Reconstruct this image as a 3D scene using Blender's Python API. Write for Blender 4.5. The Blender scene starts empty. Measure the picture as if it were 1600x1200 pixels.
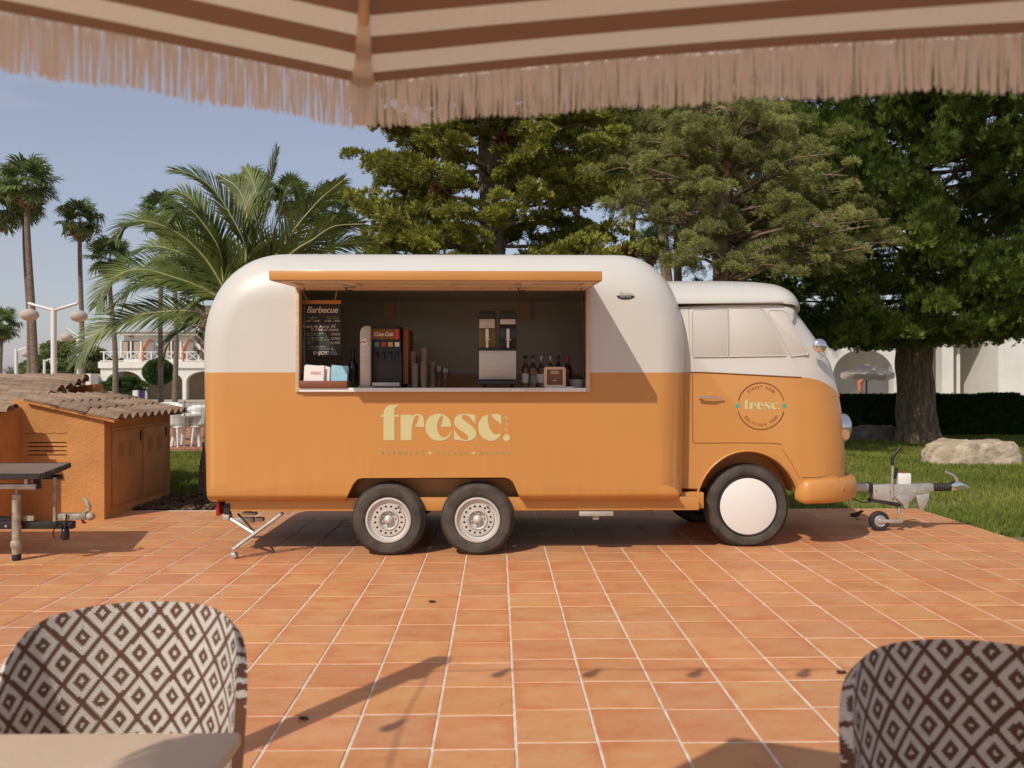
import bpy, bmesh, math, random
import numpy as np
from mathutils import Vector, Matrix
random.seed(7); rng = np.random.default_rng(7)
R = math.radians
SC = bpy.context.scene
COL = SC.collection
# ---------------------------------------------------------------- camera
F_PX, HOR, YAW, CAMZ = 1300.0, 592.0, R(0.97), 1.5
cam_d = bpy.data.cameras.new('camera'); cam = bpy.data.objects.new('camera', cam_d); COL.objects.link(cam)
cam.location = (0, 0, CAMZ); cam.rotation_euler = (R(90), 0, -YAW)
cam_d.sensor_width = 36; cam_d.lens = 36 * F_PX / 1600; cam_d.shift_y = -(600 - HOR) / 1600
cam_d.clip_start = 0.05; cam_d.clip_end = 3000
cam_d.dof.use_dof = True; cam_d.dof.focus_distance = 7.6; cam_d.dof.aperture_fstop = 3.6
SC.camera = cam
# ---------------------------------------------------------------- world and sun
LIGHT = Vector((0.585, 0.82, -0.97))
SUN_EL = math.atan2(0.97, math.hypot(0.585, 0.82))
SUN_AZ = math.atan2(-0.585, -0.82)            # clockwise from +Y, towards the sun
W = bpy.data.worlds.new('World'); SC.world = W; W.use_nodes = True
nt = W.node_tree; bg = nt.nodes['Background']
sky = nt.nodes.new('ShaderNodeTexSky'); sky.sky_type = 'NISHITA'; sky.sun_disc = False
sky.sun_elevation = SUN_EL; sky.sun_rotation = SUN_AZ; sky.altitude = 0
sky.air_density = 1.1; sky.dust_density = 1.3; sky.ozone_density = 2.0
tc = nt.nodes.new('ShaderNodeTexCoord'); mp = nt.nodes.new('ShaderNodeMapping'); mp.inputs['Scale'].default_value = (1.2, 1.2, 7.5)
cn = nt.nodes.new('ShaderNodeTexNoise'); cn.inputs['Scale'].default_value = 2.3; cn.inputs['Detail'].default_value = 7; cn.inputs['Roughness'].default_value = .55
cr = nt.nodes.new('ShaderNodeValToRGB'); cr.color_ramp.elements[0].position = .47; cr.color_ramp.elements[1].position = .72
cr.color_ramp.elements[0].color = (.42, .42, .42, 1); cr.color_ramp.elements[1].color = (.72, .72, .72, 1)
mx = nt.nodes.new('ShaderNodeMix'); mx.data_type = 'RGBA'
mx.inputs['B'].default_value = (4.1, 3.82, 4.4, 1)
nt.links.new(tc.outputs['Generated'], mp.inputs['Vector']); nt.links.new(mp.outputs['Vector'], cn.inputs['Vector'])
nt.links.new(cn.outputs['Fac'], cr.inputs['Fac']); nt.links.new(cr.outputs['Color'], mx.inputs['Factor'])
nt.links.new(sky.outputs['Color'], mx.inputs['A']); nt.links.new(mx.outputs['Result'], bg.inputs['Color'])
bg.inputs['Strength'].default_value = 0.13
sun_d = bpy.data.lights.new('sun', 'SUN'); sun_d.energy = 3.55; sun_d.angle = R(0.53); sun_d.color = (1.0, .93, .82)
sun = bpy.data.objects.new('sun', sun_d); COL.objects.link(sun); sun.location = (-6, -8, 10)
sun.rotation_euler = LIGHT.to_track_quat('-Z', 'Y').to_euler()
SC.view_settings.view_transform = 'Standard'; SC.view_settings.look = 'None'
SC.view_settings.exposure = -0.08; SC.view_settings.gamma = 1.0; SC.view_settings.use_curve_mapping = False
SC.cycles.max_bounces = 7; SC.cycles.diffuse_bounces = 4; SC.cycles.transparent_max_bounces = 6
SC.cycles.use_denoising = True; SC.cycles.sample_clamp_indirect = 6

# ---------------------------------------------------------------- pixel to place helpers
_fw = Vector((math.sin(YAW), math.cos(YAW), 0)); _rt = Vector((math.cos(YAW), -math.sin(YAW), 0))
def ray(px, py): return _rt * ((px - 800) / F_PX) + _fw + Vector((0, 0, (HOR - py) / F_PX))
def P(px, py, Y):
    d = ray(px, py); s = Y / d.y; return Vector((d.x * s, Y, CAMZ + d.z * s))
def G(px, py, z=0.0):
    d = ray(px, py); s = (z - CAMZ) / d.z; return Vector((d.x * s, d.y * s, z))

# ---------------------------------------------------------------- materials
MATS = {}
def pmat(name, col, rough=.6, var=.08, scale=6., bump=0., bscale=60., metal=0., coat=0., col2=None, rnd=0., spec=.5, detail=4, transl=0., attr=None, coords='Object', stretch=None, bumpdist=.02):
    m = bpy.data.materials.new(name); m.use_nodes = True; n = m.node_tree.nodes; l = m.node_tree.links
    b = n['Principled BSDF']; out = n['Material Output']
    b.inputs['Roughness'].default_value = rough; b.inputs['Metallic'].default_value = metal
    b.inputs['Specular IOR Level'].default_value = spec
    b.inputs['Coat Weight'].default_value = coat; b.inputs['Coat Roughness'].default_value = .12
    c1 = tuple(max(0, c * (1 - var)) for c in col); c2 = tuple(min(1, c * (1 + var)) for c in (col2 or col))
    if col2: c1 = col; c2 = col2
    t = n.new('ShaderNodeTexCoord'); src = t.outputs[coords]
    if stretch:
        mpn = n.new('ShaderNodeMapping'); mpn.inputs['Scale'].default_value = stretch; l.new(src, mpn.inputs['Vector']); src = mpn.outputs['Vector']
    nz = n.new('ShaderNodeTexNoise'); nz.inputs['Scale'].default_value = scale; nz.inputs['Detail'].default_value = detail; l.new(src, nz.inputs['Vector'])
    mixn = n.new('ShaderNodeMix'); mixn.data_type = 'RGBA'; mixn.inputs['A'].default_value = (*c1, 1); mixn.inputs['B'].default_value = (*c2, 1)
    fac = nz.outputs['Fac']
    rmp = n.new('ShaderNodeMapRange'); rmp.inputs['From Min'].default_value = .3; rmp.inputs['From Max'].default_value = .7
    if attr:
        at = n.new('ShaderNodeAttribute'); at.attribute_name = attr
        ad = n.new('ShaderNodeMath'); ad.operation = 'MULTIPLY_ADD'; l.new(fac, ad.inputs[0]); ad.inputs[1].default_value = .35
        l.new(at.outputs['Fac'], ad.inputs[2]); rmp.inputs['From Min'].default_value = .1; rmp.inputs['From Max'].default_value = 1.2
        fac = ad.outputs[0]
    l.new(fac, rmp.inputs['Value']); l.new(rmp.outputs['Result'], mixn.inputs['Factor'])
    colout = mixn.outputs['Result']
    if rnd:
        oi = n.new('ShaderNodeObjectInfo'); hs = n.new('ShaderNodeHueSaturation')
        mr = n.new('ShaderNodeMapRange'); mr.inputs['To Min'].default_value = 1 - rnd; mr.inputs['To Max'].default_value = 1 + rnd
        l.new(oi.outputs['Random'], mr.inputs['Value']); l.new(mr.outputs['Result'], hs.inputs['Value']); l.new(colout, hs.inputs['Color']); colout = hs.outputs['Color']
    l.new(colout, b.inputs['Base Color'])
    if bump:
        bz = n.new('ShaderNodeTexNoise'); bz.inputs['Scale'].default_value = bscale; bz.inputs['Detail'].default_value = 5; l.new(src, bz.inputs['Vector'])
        bp = n.new('ShaderNodeBump'); bp.inputs['Strength'].default_value = bump; bp.inputs['Distance'].default_value = bumpdist
        l.new(bz.outputs['Fac'], bp.inputs['Height']); l.new(bp.outputs['Normal'], b.inputs['Normal'])
    if transl:
        tr = n.new('ShaderNodeBsdfTranslucent'); l.new(colout, tr.inputs['Color'])
        ms = n.new('ShaderNodeMixShader'); ms.inputs[0].default_value = transl
        l.new(b.outputs[0], ms.inputs[1]); l.new(tr.outputs[0], ms.inputs[2]); l.new(ms.outputs[0], out.inputs[0])
    MATS[name] = m; return m
ORANGE = (.545, .245, .060); CREAM = (.585, .555, .50)
M_white = pmat('white_paint', (.74, .72, .68), .5, .03, 3)
M_wall = pmat('white_render', (.72, .69, .63), .85, .06, 1.5, .25, 40)
M_orange = pmat('orange_paint', ORANGE, .45, .04, 2, coat=.1)
M_cream = pmat('cream_paint', CREAM, .35, .02, 2, coat=.3)
M_stucco = pmat('orange_stucco', (.52, .235, .072), .9, .13, 2.2, .55, 34, bumpdist=.015)
M_stucco_d = pmat('orange_stucco_old', (.50, .21, .06), .9, .16, 3, .6, 30, bumpdist=.015)
M_door = pmat('brown_metal_door', (.44, .195, .06), .7, .1, 4, .2, 30)
M_black = pmat('black_plastic', (.018, .017, .016), .45, .2, 8)
M_blackmetal = pmat('black_frame_metal', (.022, .02, .018), .42, .25, 9, .1, 80)
M_rubber = pmat('tyre_rubber', (.066, .053, .042), .86, .4, 9, .5, 55, bumpdist=.008)
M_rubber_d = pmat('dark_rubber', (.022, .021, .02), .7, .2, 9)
M_rim = pmat('silver_rim_paint', (.60, .57, .52), .5, .07, 5, .08, 30, metal=.35)
M_galv = pmat('galvanised_steel', (.47, .45, .41), .5, .14, 14, .12, 60, metal=.55)
M_galv_old = pmat('rusty_galvanised_steel', (.24, .19, .13), .65, .3, 16, .2, 60, metal=.3, col2=(.52, .46, .36))
M_chrome = pmat('chrome', (.75, .73, .70), .12, .03, 5, metal=1.)
M_wood = pmat('pine_wood', (.60, .44, .28), .6, .12, 5, .12, 50, stretch=(.7, 8, 8))
M_woodbox = pmat('reddish_wood', (.20, .066, .028), .45, .2, 5, .1, 40, stretch=(.8, 6, 6))
M_ply = pmat('plywood_deck', (.20, .135, .09), .5, .15, 3, .08, 60)
M_interior = pmat('interior_panel', (.78, .54, .38), .65, .05, 1.5)
M_dark = pmat('dark_underside', (.02, .018, .016), .85, .2, 5)
M_steelpanel = pmat('brushed_steel', (.56, .50, .43), .42, .1, 4, .1, 70, metal=.55, stretch=(1, 1, 14))
M_blackgloss = pmat('black_gloss_panel', (.010, .010, .010), .2, .1, 5)
M_paperw = pmat('white_paper', (.78, .73, .68), .75, .02, 10)
M_paperb = pmat('blue_paper', (.30, .55, .66), .75, .12, 14)
M_board = pmat('chalkboard', (.032, .029, .027), .75, .2, 6)
M_chalk = pmat('chalk_white', (.78, .70, .62), .9, .05, 30)
M_chalkg = pmat('chalk_green', (.30, .46, .20), .9, .05, 30)
M_chalkb = pmat('chalk_blue', (.40, .55, .58), .9, .05, 30)
M_cola = pmat('red_print', (.48, .035, .025), .4, .05, 10)
M_green_btn = pmat('green_print', (.10, .26, .16), .5, .05, 10)
M_yellow_btn = pmat('yellow_print', (.50, .40, .10), .5, .05, 10)
M_logo = pmat('pale_yellow_print', (.58, .52, .25), .6, .02, 10)
M_teal = pmat('teal_print', (.07, .36, .27), .6, .02, 10)
M_sage = pmat('sage_print', (.30, .30, .13), .6, .02, 10)
M_brown = pmat('brown_print', (.19, .055, .012), .6, .02, 10)
M_seam = pmat('seam_shadow_orange', (.22, .085, .02), .7, .05, 10)
M_seamw = pmat('seam_grey', (.34, .31, .27), .7, .05, 10)
M_amber = pmat('amber_lens', (.62, .13, .015), .15, .05, 10)
M_redlens = pmat('red_lens', (.35, .015, .015), .2, .1, 10)
M_terracotta_roof = pmat('weathered_roof_tile', (.20, .125, .08), .9, .2, 14, .5, 45, col2=(.34, .235, .155), rnd=.28, bumpdist=.012)
M_trunk = pmat('bark', (.10, .07, .048), .95, .3, 5, .9, 13, col2=(.36, .26, .175), stretch=(5, 5, .9), bumpdist=.06)
M_palmtrunk = pmat('palm_bark', (.12, .088, .062), .95, .3, 5, .7, 14, col2=(.26, .20, .15), stretch=(1, 1, 6), bumpdist=.03)
M_branch = pmat('branch_bark', (.14, .09, .055), .95, .3, 8, .4, 20, col2=(.24, .165, .105))
M_leafM = pmat('yellow_green_foliage', (.045, .066, .016), .8, .1, 2., transl=.22, attr='tint', col2=(.47, .45, .085), spec=.15)
M_leafM_brown = pmat('rusty_dead_foliage', (.13, .045, .015), .8, .3, 6, transl=.15)
M_leafP = pmat('pine_needles', (.07, .09, .028), .8, .1, 2., transl=.2, attr='tint', col2=(.46, .45, .15), spec=.15)
M_leafC = pmat('cypress_foliage', (.020, .040, .010), .8, .1, 1.2, transl=.25, attr='tint', col2=(.22, .275, .05), spec=.15)
M_leafpalm = pmat('date_palm_leaf', (.052, .082, .016), .5, .2, 3, transl=.3, col2=(.205, .24, .05), rnd=.15, spec=.4)
M_rachis = pmat('palm_rib', (.34, .32, .13), .55, .15, 6)
M_leaffan = pmat('fan_palm_leaf', (.07, .115, .03), .5, .2, 3, transl=.35, col2=(.21, .27, .08), rnd=.25, spec=.35)
M_deadpalm = pmat('dry_palm_leaf', (.24, .16, .085), .9, .25, 5)
M_hedge = pmat('artificial_hedge', (.022, .048, .011), .8, .2, 2, attr='tint', col2=(.075, .145, .03), spec=.15)
M_shrub = pmat('shrub_leaf', (.04, .08, .015), .7, .2, 3, attr='tint', col2=(.10, .165, .028), transl=.2)
M_topiary = pmat('topiary_leaf', (.02, .05, .008), .7, .2, 3, attr='tint', col2=(.06, .13, .018), transl=.15)
M_farleaf = pmat('far_tree_leaf', (.10, .15, .045), .8, .2, 1, attr='tint', col2=(.27, .31, .10), transl=.2)
M_grass = pmat('grass_blade', (.10, .145, .022), .8, .2, .9, attr='tint', col2=(.33, .34, .075), transl=.25, spec=.15)
M_lawn = pmat('lawn_ground', (.09, .11, .03), .95, .2, .8, .6, 30, col2=(.24, .20, .085), detail=8)
M_soil = pmat('dry_soil', (.075, .045, .026), .95, .2, 9, .8, 28, col2=(.20, .13, .075), detail=8)
M_stone = pmat('pale_limestone', (.30, .23, .15), .95, .2, 5, .8, 11, col2=(.56, .46, .34), detail=8, bumpdist=.05)
M_stone_d = pmat('grey_stone', (.13, .11, .09), .95, .2, 6, .8, 14, col2=(.24, .20, .16), bumpdist=.05)
M_grout = pmat('cement_grout', (.66, .56, .44), .95, .2, 12, .4, 60, bumpdist=.004)
M_patio = pmat('far_terracotta', (.42, .17, .075), .9, .1, 5)
M_paving = pmat('pale_paving', (.42, .36, .29), .9, .12, .7)
M_plastic = pmat('white_resin', (.76, .74, .70), .45, .03, 4)
M_lantern = pmat('lantern_paper', (.66, .585, .51), .8, .05, 4, transl=.35)
M_table = pmat('beige_table_top', (.66, .49, .335), .5, .05, 4, .06, 90)
M_alu = pmat('bronze_aluminium', (.045, .030, .022), .45, .1, 5, metal=.3)
M_cordage = pmat('rope', (.45, .34, .20), .9, .15, 30)
M_window = pmat('window_glass_dark', (.06, .055, .05), .12, .2, 2)
M_curtain = pmat('curtain_beige', (.38, .30, .21), .8, .1, 6)
M_terra_trim = pmat('terracotta_trim', (.46, .16, .075), .85, .1, 5)
M_shade = pmat('beige_parasol_cloth', (.52, .45, .37), .85, .04, 4, transl=.2)
M_clearplastic = pmat('cloudy_plastic', (.32, .26, .20), .25, .1, 8, transl=.3)
M_bird = pmat('bird_feather', (.035, .024, .017), .85, .3, 40)
M_leafdry = pmat('dry_leaf', (.10, .045, .018), .85, .25, 20)
M_purple = pmat('purple_cloth', (.12, .09, .22), .9, .2, 8)

def glassmat(name, col, rough=.05, ior=1.45):
    m = bpy.data.materials.new(name); m.use_nodes = True; b = m.node_tree.nodes['Principled BSDF']
    b.inputs['Base Color'].default_value = (*col, 1); b.inputs['Roughness'].default_value = rough
    b.inputs['Transmission Weight'].default_value = 1; b.inputs['IOR'].default_value = ior; MATS[name] = m; return m
M_glass = glassmat('clear_glass', (.9, .88, .84), .03)
M_glassbrown = glassmat('brown_glass', (.35, .16, .06), .05)
M_glassgreen = glassmat('green_glass', (.16, .24, .08), .05)

# ---------------------------------------------------------------- mesh builder
def finish(me, m, smooth=None):
    ms = m if isinstance(m, (list, tuple)) else [m]
    for x in ms: me.materials.append(x)
    if smooth is not None:
        me.polygons.foreach_set('use_smooth', [True] * len(me.polygons))
        if smooth < 179: me.set_sharp_from_angle(angle=R(smooth))
    me.update(); return me
def link(name, data, parent=None, loc=None):
    o = bpy.data.objects.new(name, data); COL.objects.link(o)
    if parent is not None: o.parent = parent
    if loc is not None: o.location = loc
    return o
def root_of(o):
    while o.parent is not None: o = o.parent
    return o
def thing(name, loc, label, cat, group=None, rz=0):
    o = bpy.data.objects.new(name, None); COL.objects.link(o); o.location = loc; o.rotation_euler = (0, 0, rz)
    o.empty_display_size = .2
    return tag(o, label, cat, group)
def tag(o, label, cat, group=None, kind=None):
    if label: o['label'] = label
    if cat: o['category'] = cat
    if group: o['group'] = group
    if kind: o['kind'] = kind
    return o
def struct(o): o['kind'] = 'structure'; return o
def copy_tree(o, parent=None):
    c = o.copy(); COL.objects.link(c)
    if parent is not None: c.parent = parent
    for ch in [x for x in COL.objects if x.parent == o]: copy_tree(ch, c)
    return c
class MB:
    def __init__(s): s.v = []; s.f = []; s.mi = []
    def add(s, vs, fs, mi=0):
        b = len(s.v); s.v += [tuple(v) for v in vs]; s.f += [tuple(i + b for i in f) for f in fs]; s.mi += [mi] * len(fs); return s
    def box(s, x0, y0, z0, x1, y1, z1, mi=0):
        if x0 > x1: x0, x1 = x1, x0
        if y0 > y1: y0, y1 = y1, y0
        if z0 > z1: z0, z1 = z1, z0
        vs = [(x, y, z) for z in (z0, z1) for y in (y0, y1) for x in (x0, x1)]
        return s.add(vs, [(0, 2, 3, 1), (4, 5, 7, 6), (0, 1, 5, 4), (2, 6, 7, 3), (0, 4, 6, 2), (1, 3, 7, 5)], mi)
    def prism(s, poly, y0, y1, mi=0):      # outline in XZ, extruded in Y
        n = len(poly); vs = [(x, y0, z) for x, z in poly] + [(x, y1, z) for x, z in poly]
        return s.add(vs, [tuple(range(n)), tuple(range(2 * n - 1, n - 1, -1))] + [(i, i + n, (i + 1) % n + n, (i + 1) % n) for i in range(n)], mi)
    def prismz(s, poly, z0, z1, mi=0):     # outline in XY, extruded in Z
        n = len(poly); vs = [(x, y, z0) for x, y in poly] + [(x, y, z1) for x, y in poly]
        return s.add(vs, [tuple(range(n - 1, -1, -1)), tuple(range(n, 2 * n))] + [(i, (i + 1) % n, (i + 1) % n + n, i + n) for i in range(n)], mi)
    def tube(s, pts, r, n=8, cap=True, mi=0):
        pts = [Vector(p) for p in pts]; rs = r if isinstance(r, (list, tuple)) else [r] * len(pts)
        vs = []; prev = None
        for i, p in enumerate(pts):
            t = (pts[min(i + 1, len(pts) - 1)] - pts[max(i - 1, 0)]).normalized()
            if prev is None:
                a = Vector((0, 0, 1)) if abs(t.z) < .9 else Vector((1, 0, 0)); u = t.cross(a).normalized()
            else: u = (prev - t * prev.dot(t)).normalized()
            prev = u; w = t.cross(u)
            vs += [p + (u * math.cos(2 * math.pi * k / n) + w * math.sin(2 * math.pi * k / n)) * rs[i] for k in range(n)]
        fs = [(i * n + k, i * n + (k + 1) % n, (i + 1) * n + (k + 1) % n, (i + 1) * n + k) for i in range(len(pts) - 1) for k in range(n)]
        if cap: fs += [tuple(range(n - 1, -1, -1)), tuple(range((len(pts) - 1) * n, len(pts) * n))]
        return s.add(vs, fs, mi)
    def lathe(s, prof, c, axis='z', n=24, mi=0, sx=1., sy=1.):   # prof: (radius, height)
        vs = []
        for r, h in prof:
            for k in range(n):
                a = 2 * math.pi * k / n; ca, sa = math.cos(a) * r * sx, math.sin(a) * r * sy
                vs.append((c[0] + ca, c[1] + sa, c[2] + h) if axis == 'z' else ((c[0] + ca, c[1] + h, c[2] + sa) if axis == 'y' else (c[0] + h, c[1] + ca, c[2] + sa)))
        fs = []
        for i in range(len(prof) - 1):
            for k in range(n):
                q = (i * n + k, i * n + (k + 1) % n, (i + 1) * n + (k + 1) % n, (i + 1) * n + k)
                fs.append(q if axis != 'y' else q[::-1])
        a0 = tuple(range(n)); a1 = tuple(range((len(prof) - 1) * n, len(prof) * n))
        if axis != 'y': fs += [a0[::-1], a1]
        else: fs += [a0, a1[::-1]]
        return s.add(vs, fs, mi)
    def sphere(s, c, r, n=14, m=9, mi=0, sx=1, sy=1, sz=1):
        prof = [(max(1e-4, math.sin(math.pi * i / m)) * r, -math.cos(math.pi * i / m) * r * sz) for i in range(m + 1)]
        return s.lathe(prof, c, 'z', n, mi, sx, sy)
    def build(s, name, m, parent=None, smooth=None, bevel=0., org=None, seg=2):
        o_ = Vector(org) if org is not None else (root_of(parent).location if parent is not None else Vector((0, 0, 0)))
        me = bpy.data.meshes.new(name)
        me.from_pydata([(v[0] - o_[0], v[1] - o_[1], v[2] - o_[2]) for v in s.v], [], s.f)
        if any(s.mi): me.polygons.foreach_set('material_index', s.mi)
        if bevel:
            bm = bmesh.new(); bm.from_mesh(me); bmesh.ops.remove_doubles(bm, verts=bm.verts, dist=1e-5)
            bmesh.ops.recalc_face_normals(bm, faces=bm.faces)
            ed = [e for e in bm.edges if len(e.link_faces) == 2 and e.calc_face_angle(0) > R(30)]
            bmesh.ops.bevel(bm, geom=ed, offset=bevel, segments=seg, profile=.5, affect='EDGES', clamp_overlap=True)
            bm.to_mesh(me); bm.free(); smooth = 40 if smooth is None else smooth
        finish(me, m, smooth)
        o = link(name, me, parent)
        if parent is None and org is not None: o.location = org
        return o
def bx(name, m, parent, a, b, bevel=0., smooth=None):
    return MB().box(a[0], a[1], a[2], b[0], b[1], b[2]).build(name, m, parent, smooth, bevel)
def pbox(name, m, parent, px0, py0, px1, py1, Y, dep, bevel=0.):   # box whose front face is seen at that pixel rectangle on the plane Y
    a = P(px0, py1, Y); b = P(px1, py0, Y); return bx(name, m, parent, (a.x, Y, a.z), (b.x, Y + dep, b.z), bevel)
def rot_to(d, spin=0.):
    return Vector(d).to_track_quat('Z', 'Y').to_matrix() @ Matrix.Rotation(spin, 3, 'Z')
def np_mesh(name, V, Fc, m, tint=None, parent=None, smooth=False, org=None):
    o_ = Vector(org) if org is not None else (root_of(parent).location if parent is not None else Vector((0, 0, 0)))
    V = np.asarray(V, dtype=np.float32) - np.array(o_, dtype=np.float32); Fc = np.asarray(Fc, dtype=np.int32)
    me = bpy.data.meshes.new(name); k = Fc.shape[1]
    me.vertices.add(len(V)); me.vertices.foreach_set('co', V.ravel())
    me.loops.add(Fc.size); me.loops.foreach_set('vertex_index', Fc.ravel())
    me.polygons.add(len(Fc)); me.polygons.foreach_set('loop_start', np.arange(0, Fc.size, k, dtype=np.int32))
    if smooth: me.polygons.foreach_set('use_smooth', np.ones(len(Fc), dtype=bool))
    me.update(calc_edges=True)
    if tint is not None:
        a = me.attributes.new('tint', 'FLOAT', 'POINT'); a.data.foreach_set('value', np.asarray(tint, dtype=np.float32))
    me.materials.append(m)
    o = link(name, me, parent)
    if parent is None and org is not None: o.location = org
    return o
def frames(D, spin):       # N x 3 directions -> N x 3 x 3 rotation matrices with Z along D
    D = D / np.maximum(np.linalg.norm(D, axis=1, keepdims=True), 1e-6)
    up = np.where(np.abs(D[:, 2:3]) < .9, np.array([[0, 0, 1.]]), np.array([[1., 0, 0]]))
    X = np.cross(up, D); X /= np.linalg.norm(X, axis=1, keepdims=True); Yv = np.cross(D, X)
    c, s_ = np.cos(spin)[:, None], np.sin(spin)[:, None]
    return np.stack([X * c + Yv * s_, -X * s_ + Yv * c, D], axis=2)
def scatter(name, tv, tf, pos, dirs, scale, m, tint=None, parent=None, org=None):
    N = len(pos); tv = np.asarray(tv, float); tf = np.asarray(tf, int)
    Rm = frames(np.asarray(dirs, float), rng.uniform(0, 2 * math.pi, N))
    V = np.einsum('nij,kj->nki', Rm, tv) * np.asarray(scale)[:, None, None] + np.asarray(pos)[:, None, :]
    Fc = tf[None] + (np.arange(N) * len(tv))[:, None, None]
    t = None if tint is None else np.repeat(tint, len(tv))
    return np_mesh(name, V.reshape(-1, 3), Fc.reshape(-1, tf.shape[1]), m, t, parent, org=org)
def mesh_of_text(body, size, spacing=1., shear=0., align='CENTER', bold=0.):
    c = bpy.data.curves.new('t', 'FONT'); c.body = body; c.size = size; c.space_character = spacing; c.shear = shear
    c.align_x = align; c.align_y = 'CENTER'; c.resolution_u = 3; c.fill_mode = 'BOTH'; c.offset = bold
    o = bpy.data.objects.new('t', c); COL.objects.link(o); dg = bpy.context.evaluated_depsgraph_get(); dg.update()
    me = bpy.data.meshes.new_from_object(o.evaluated_get(dg)); vs = [(v.co.x, v.co.y) for v in me.vertices]; fs = [tuple(p.vertices) for p in me.polygons]
    bpy.data.objects.remove(o); bpy.data.meshes.remove(me); bpy.data.curves.remove(c); return vs, fs
def flat_text(mb, body, x, z, y, size, spacing=1., shear=0., align='CENTER', rot=0., bold=0., mi=0):
    vs, fs = mesh_of_text(body, size, spacing, shear, align, bold); c, s_ = math.cos(rot), math.sin(rot)
    mb.add([(x + u * c - v * s_, y, z + u * s_ + v * c) for u, v in vs], fs, mi); return mb
def flat_poly(mb, poly, y, mi=0):
    from mathutils.geometry import tessellate_polygon
    tris = tessellate_polygon([[Vector((a, b, 0)) for a, b in poly]])
    mb.add([(a, y, b) for a, b in poly], [tuple(t) for t in tris], mi)
def smoothpoly(pts, it=2):
    for _ in range(it):
        q = []
        for i in range(len(pts)):
            a, b = pts[i], pts[(i + 1) % len(pts)]
            q += [(a[0] * .75 + b[0] * .25, a[1] * .75 + b[1] * .25), (a[0] * .25 + b[0] * .75, a[1] * .25 + b[1] * .75)]
        pts = q
    return pts
def stroke(mb, pts, y, w, mi=0):
    for i in range(len(pts) - 1):
        a, b = Vector(pts[i]), Vector(pts[i + 1]); d = (b - a)
        if d.length < 1e-6: continue
        n = Vector((-d.y, d.x)).normalized() * w / 2; e = d.normalized() * w * .3
        a2, b2 = a - e, b + e
        mb.add([(q.x, y - i * 2e-5, q.y) for q in (a2 - n, b2 - n, b2 + n, a2 + n)], [(0, 1, 2, 3)], mi)
def catmull(pts, k=6):
    pts = [Vector(p) for p in pts]; out = []
    for i in range(len(pts) - 1):
        p0, p1, p2, p3 = pts[max(i - 1, 0)], pts[i], pts[i + 1], pts[min(i + 2, len(pts) - 1)]
        for j in range(k):
            t = j / k; out.append(.5 * ((2 * p1) + (p2 - p0) * t + (2 * p0 - 5 * p1 + 4 * p2 - p3) * t * t + (3 * p1 - p0 - 3 * p2 + p3) * t ** 3))
    out.append(pts[-1]); return out
# ================================================================ setting: lawn, terrace, patio
def sheet(name, m, x0, y0, x1, y1, z, n=1):
    b = MB(); b.add([(x0, y0, z), (x1, y0, z), (x1, y1, z), (x0, y1, z)], [(0, 1, 2, 3)]); return struct(b.build(name, m))
sheet('ground', M_lawn, -1500, -400, 1500, 2500, -.035)
TER_X1, TER_Y1, PIT, X0G, Y0G = 4.842, 9.575, .3405, .074, 3.38
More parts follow.
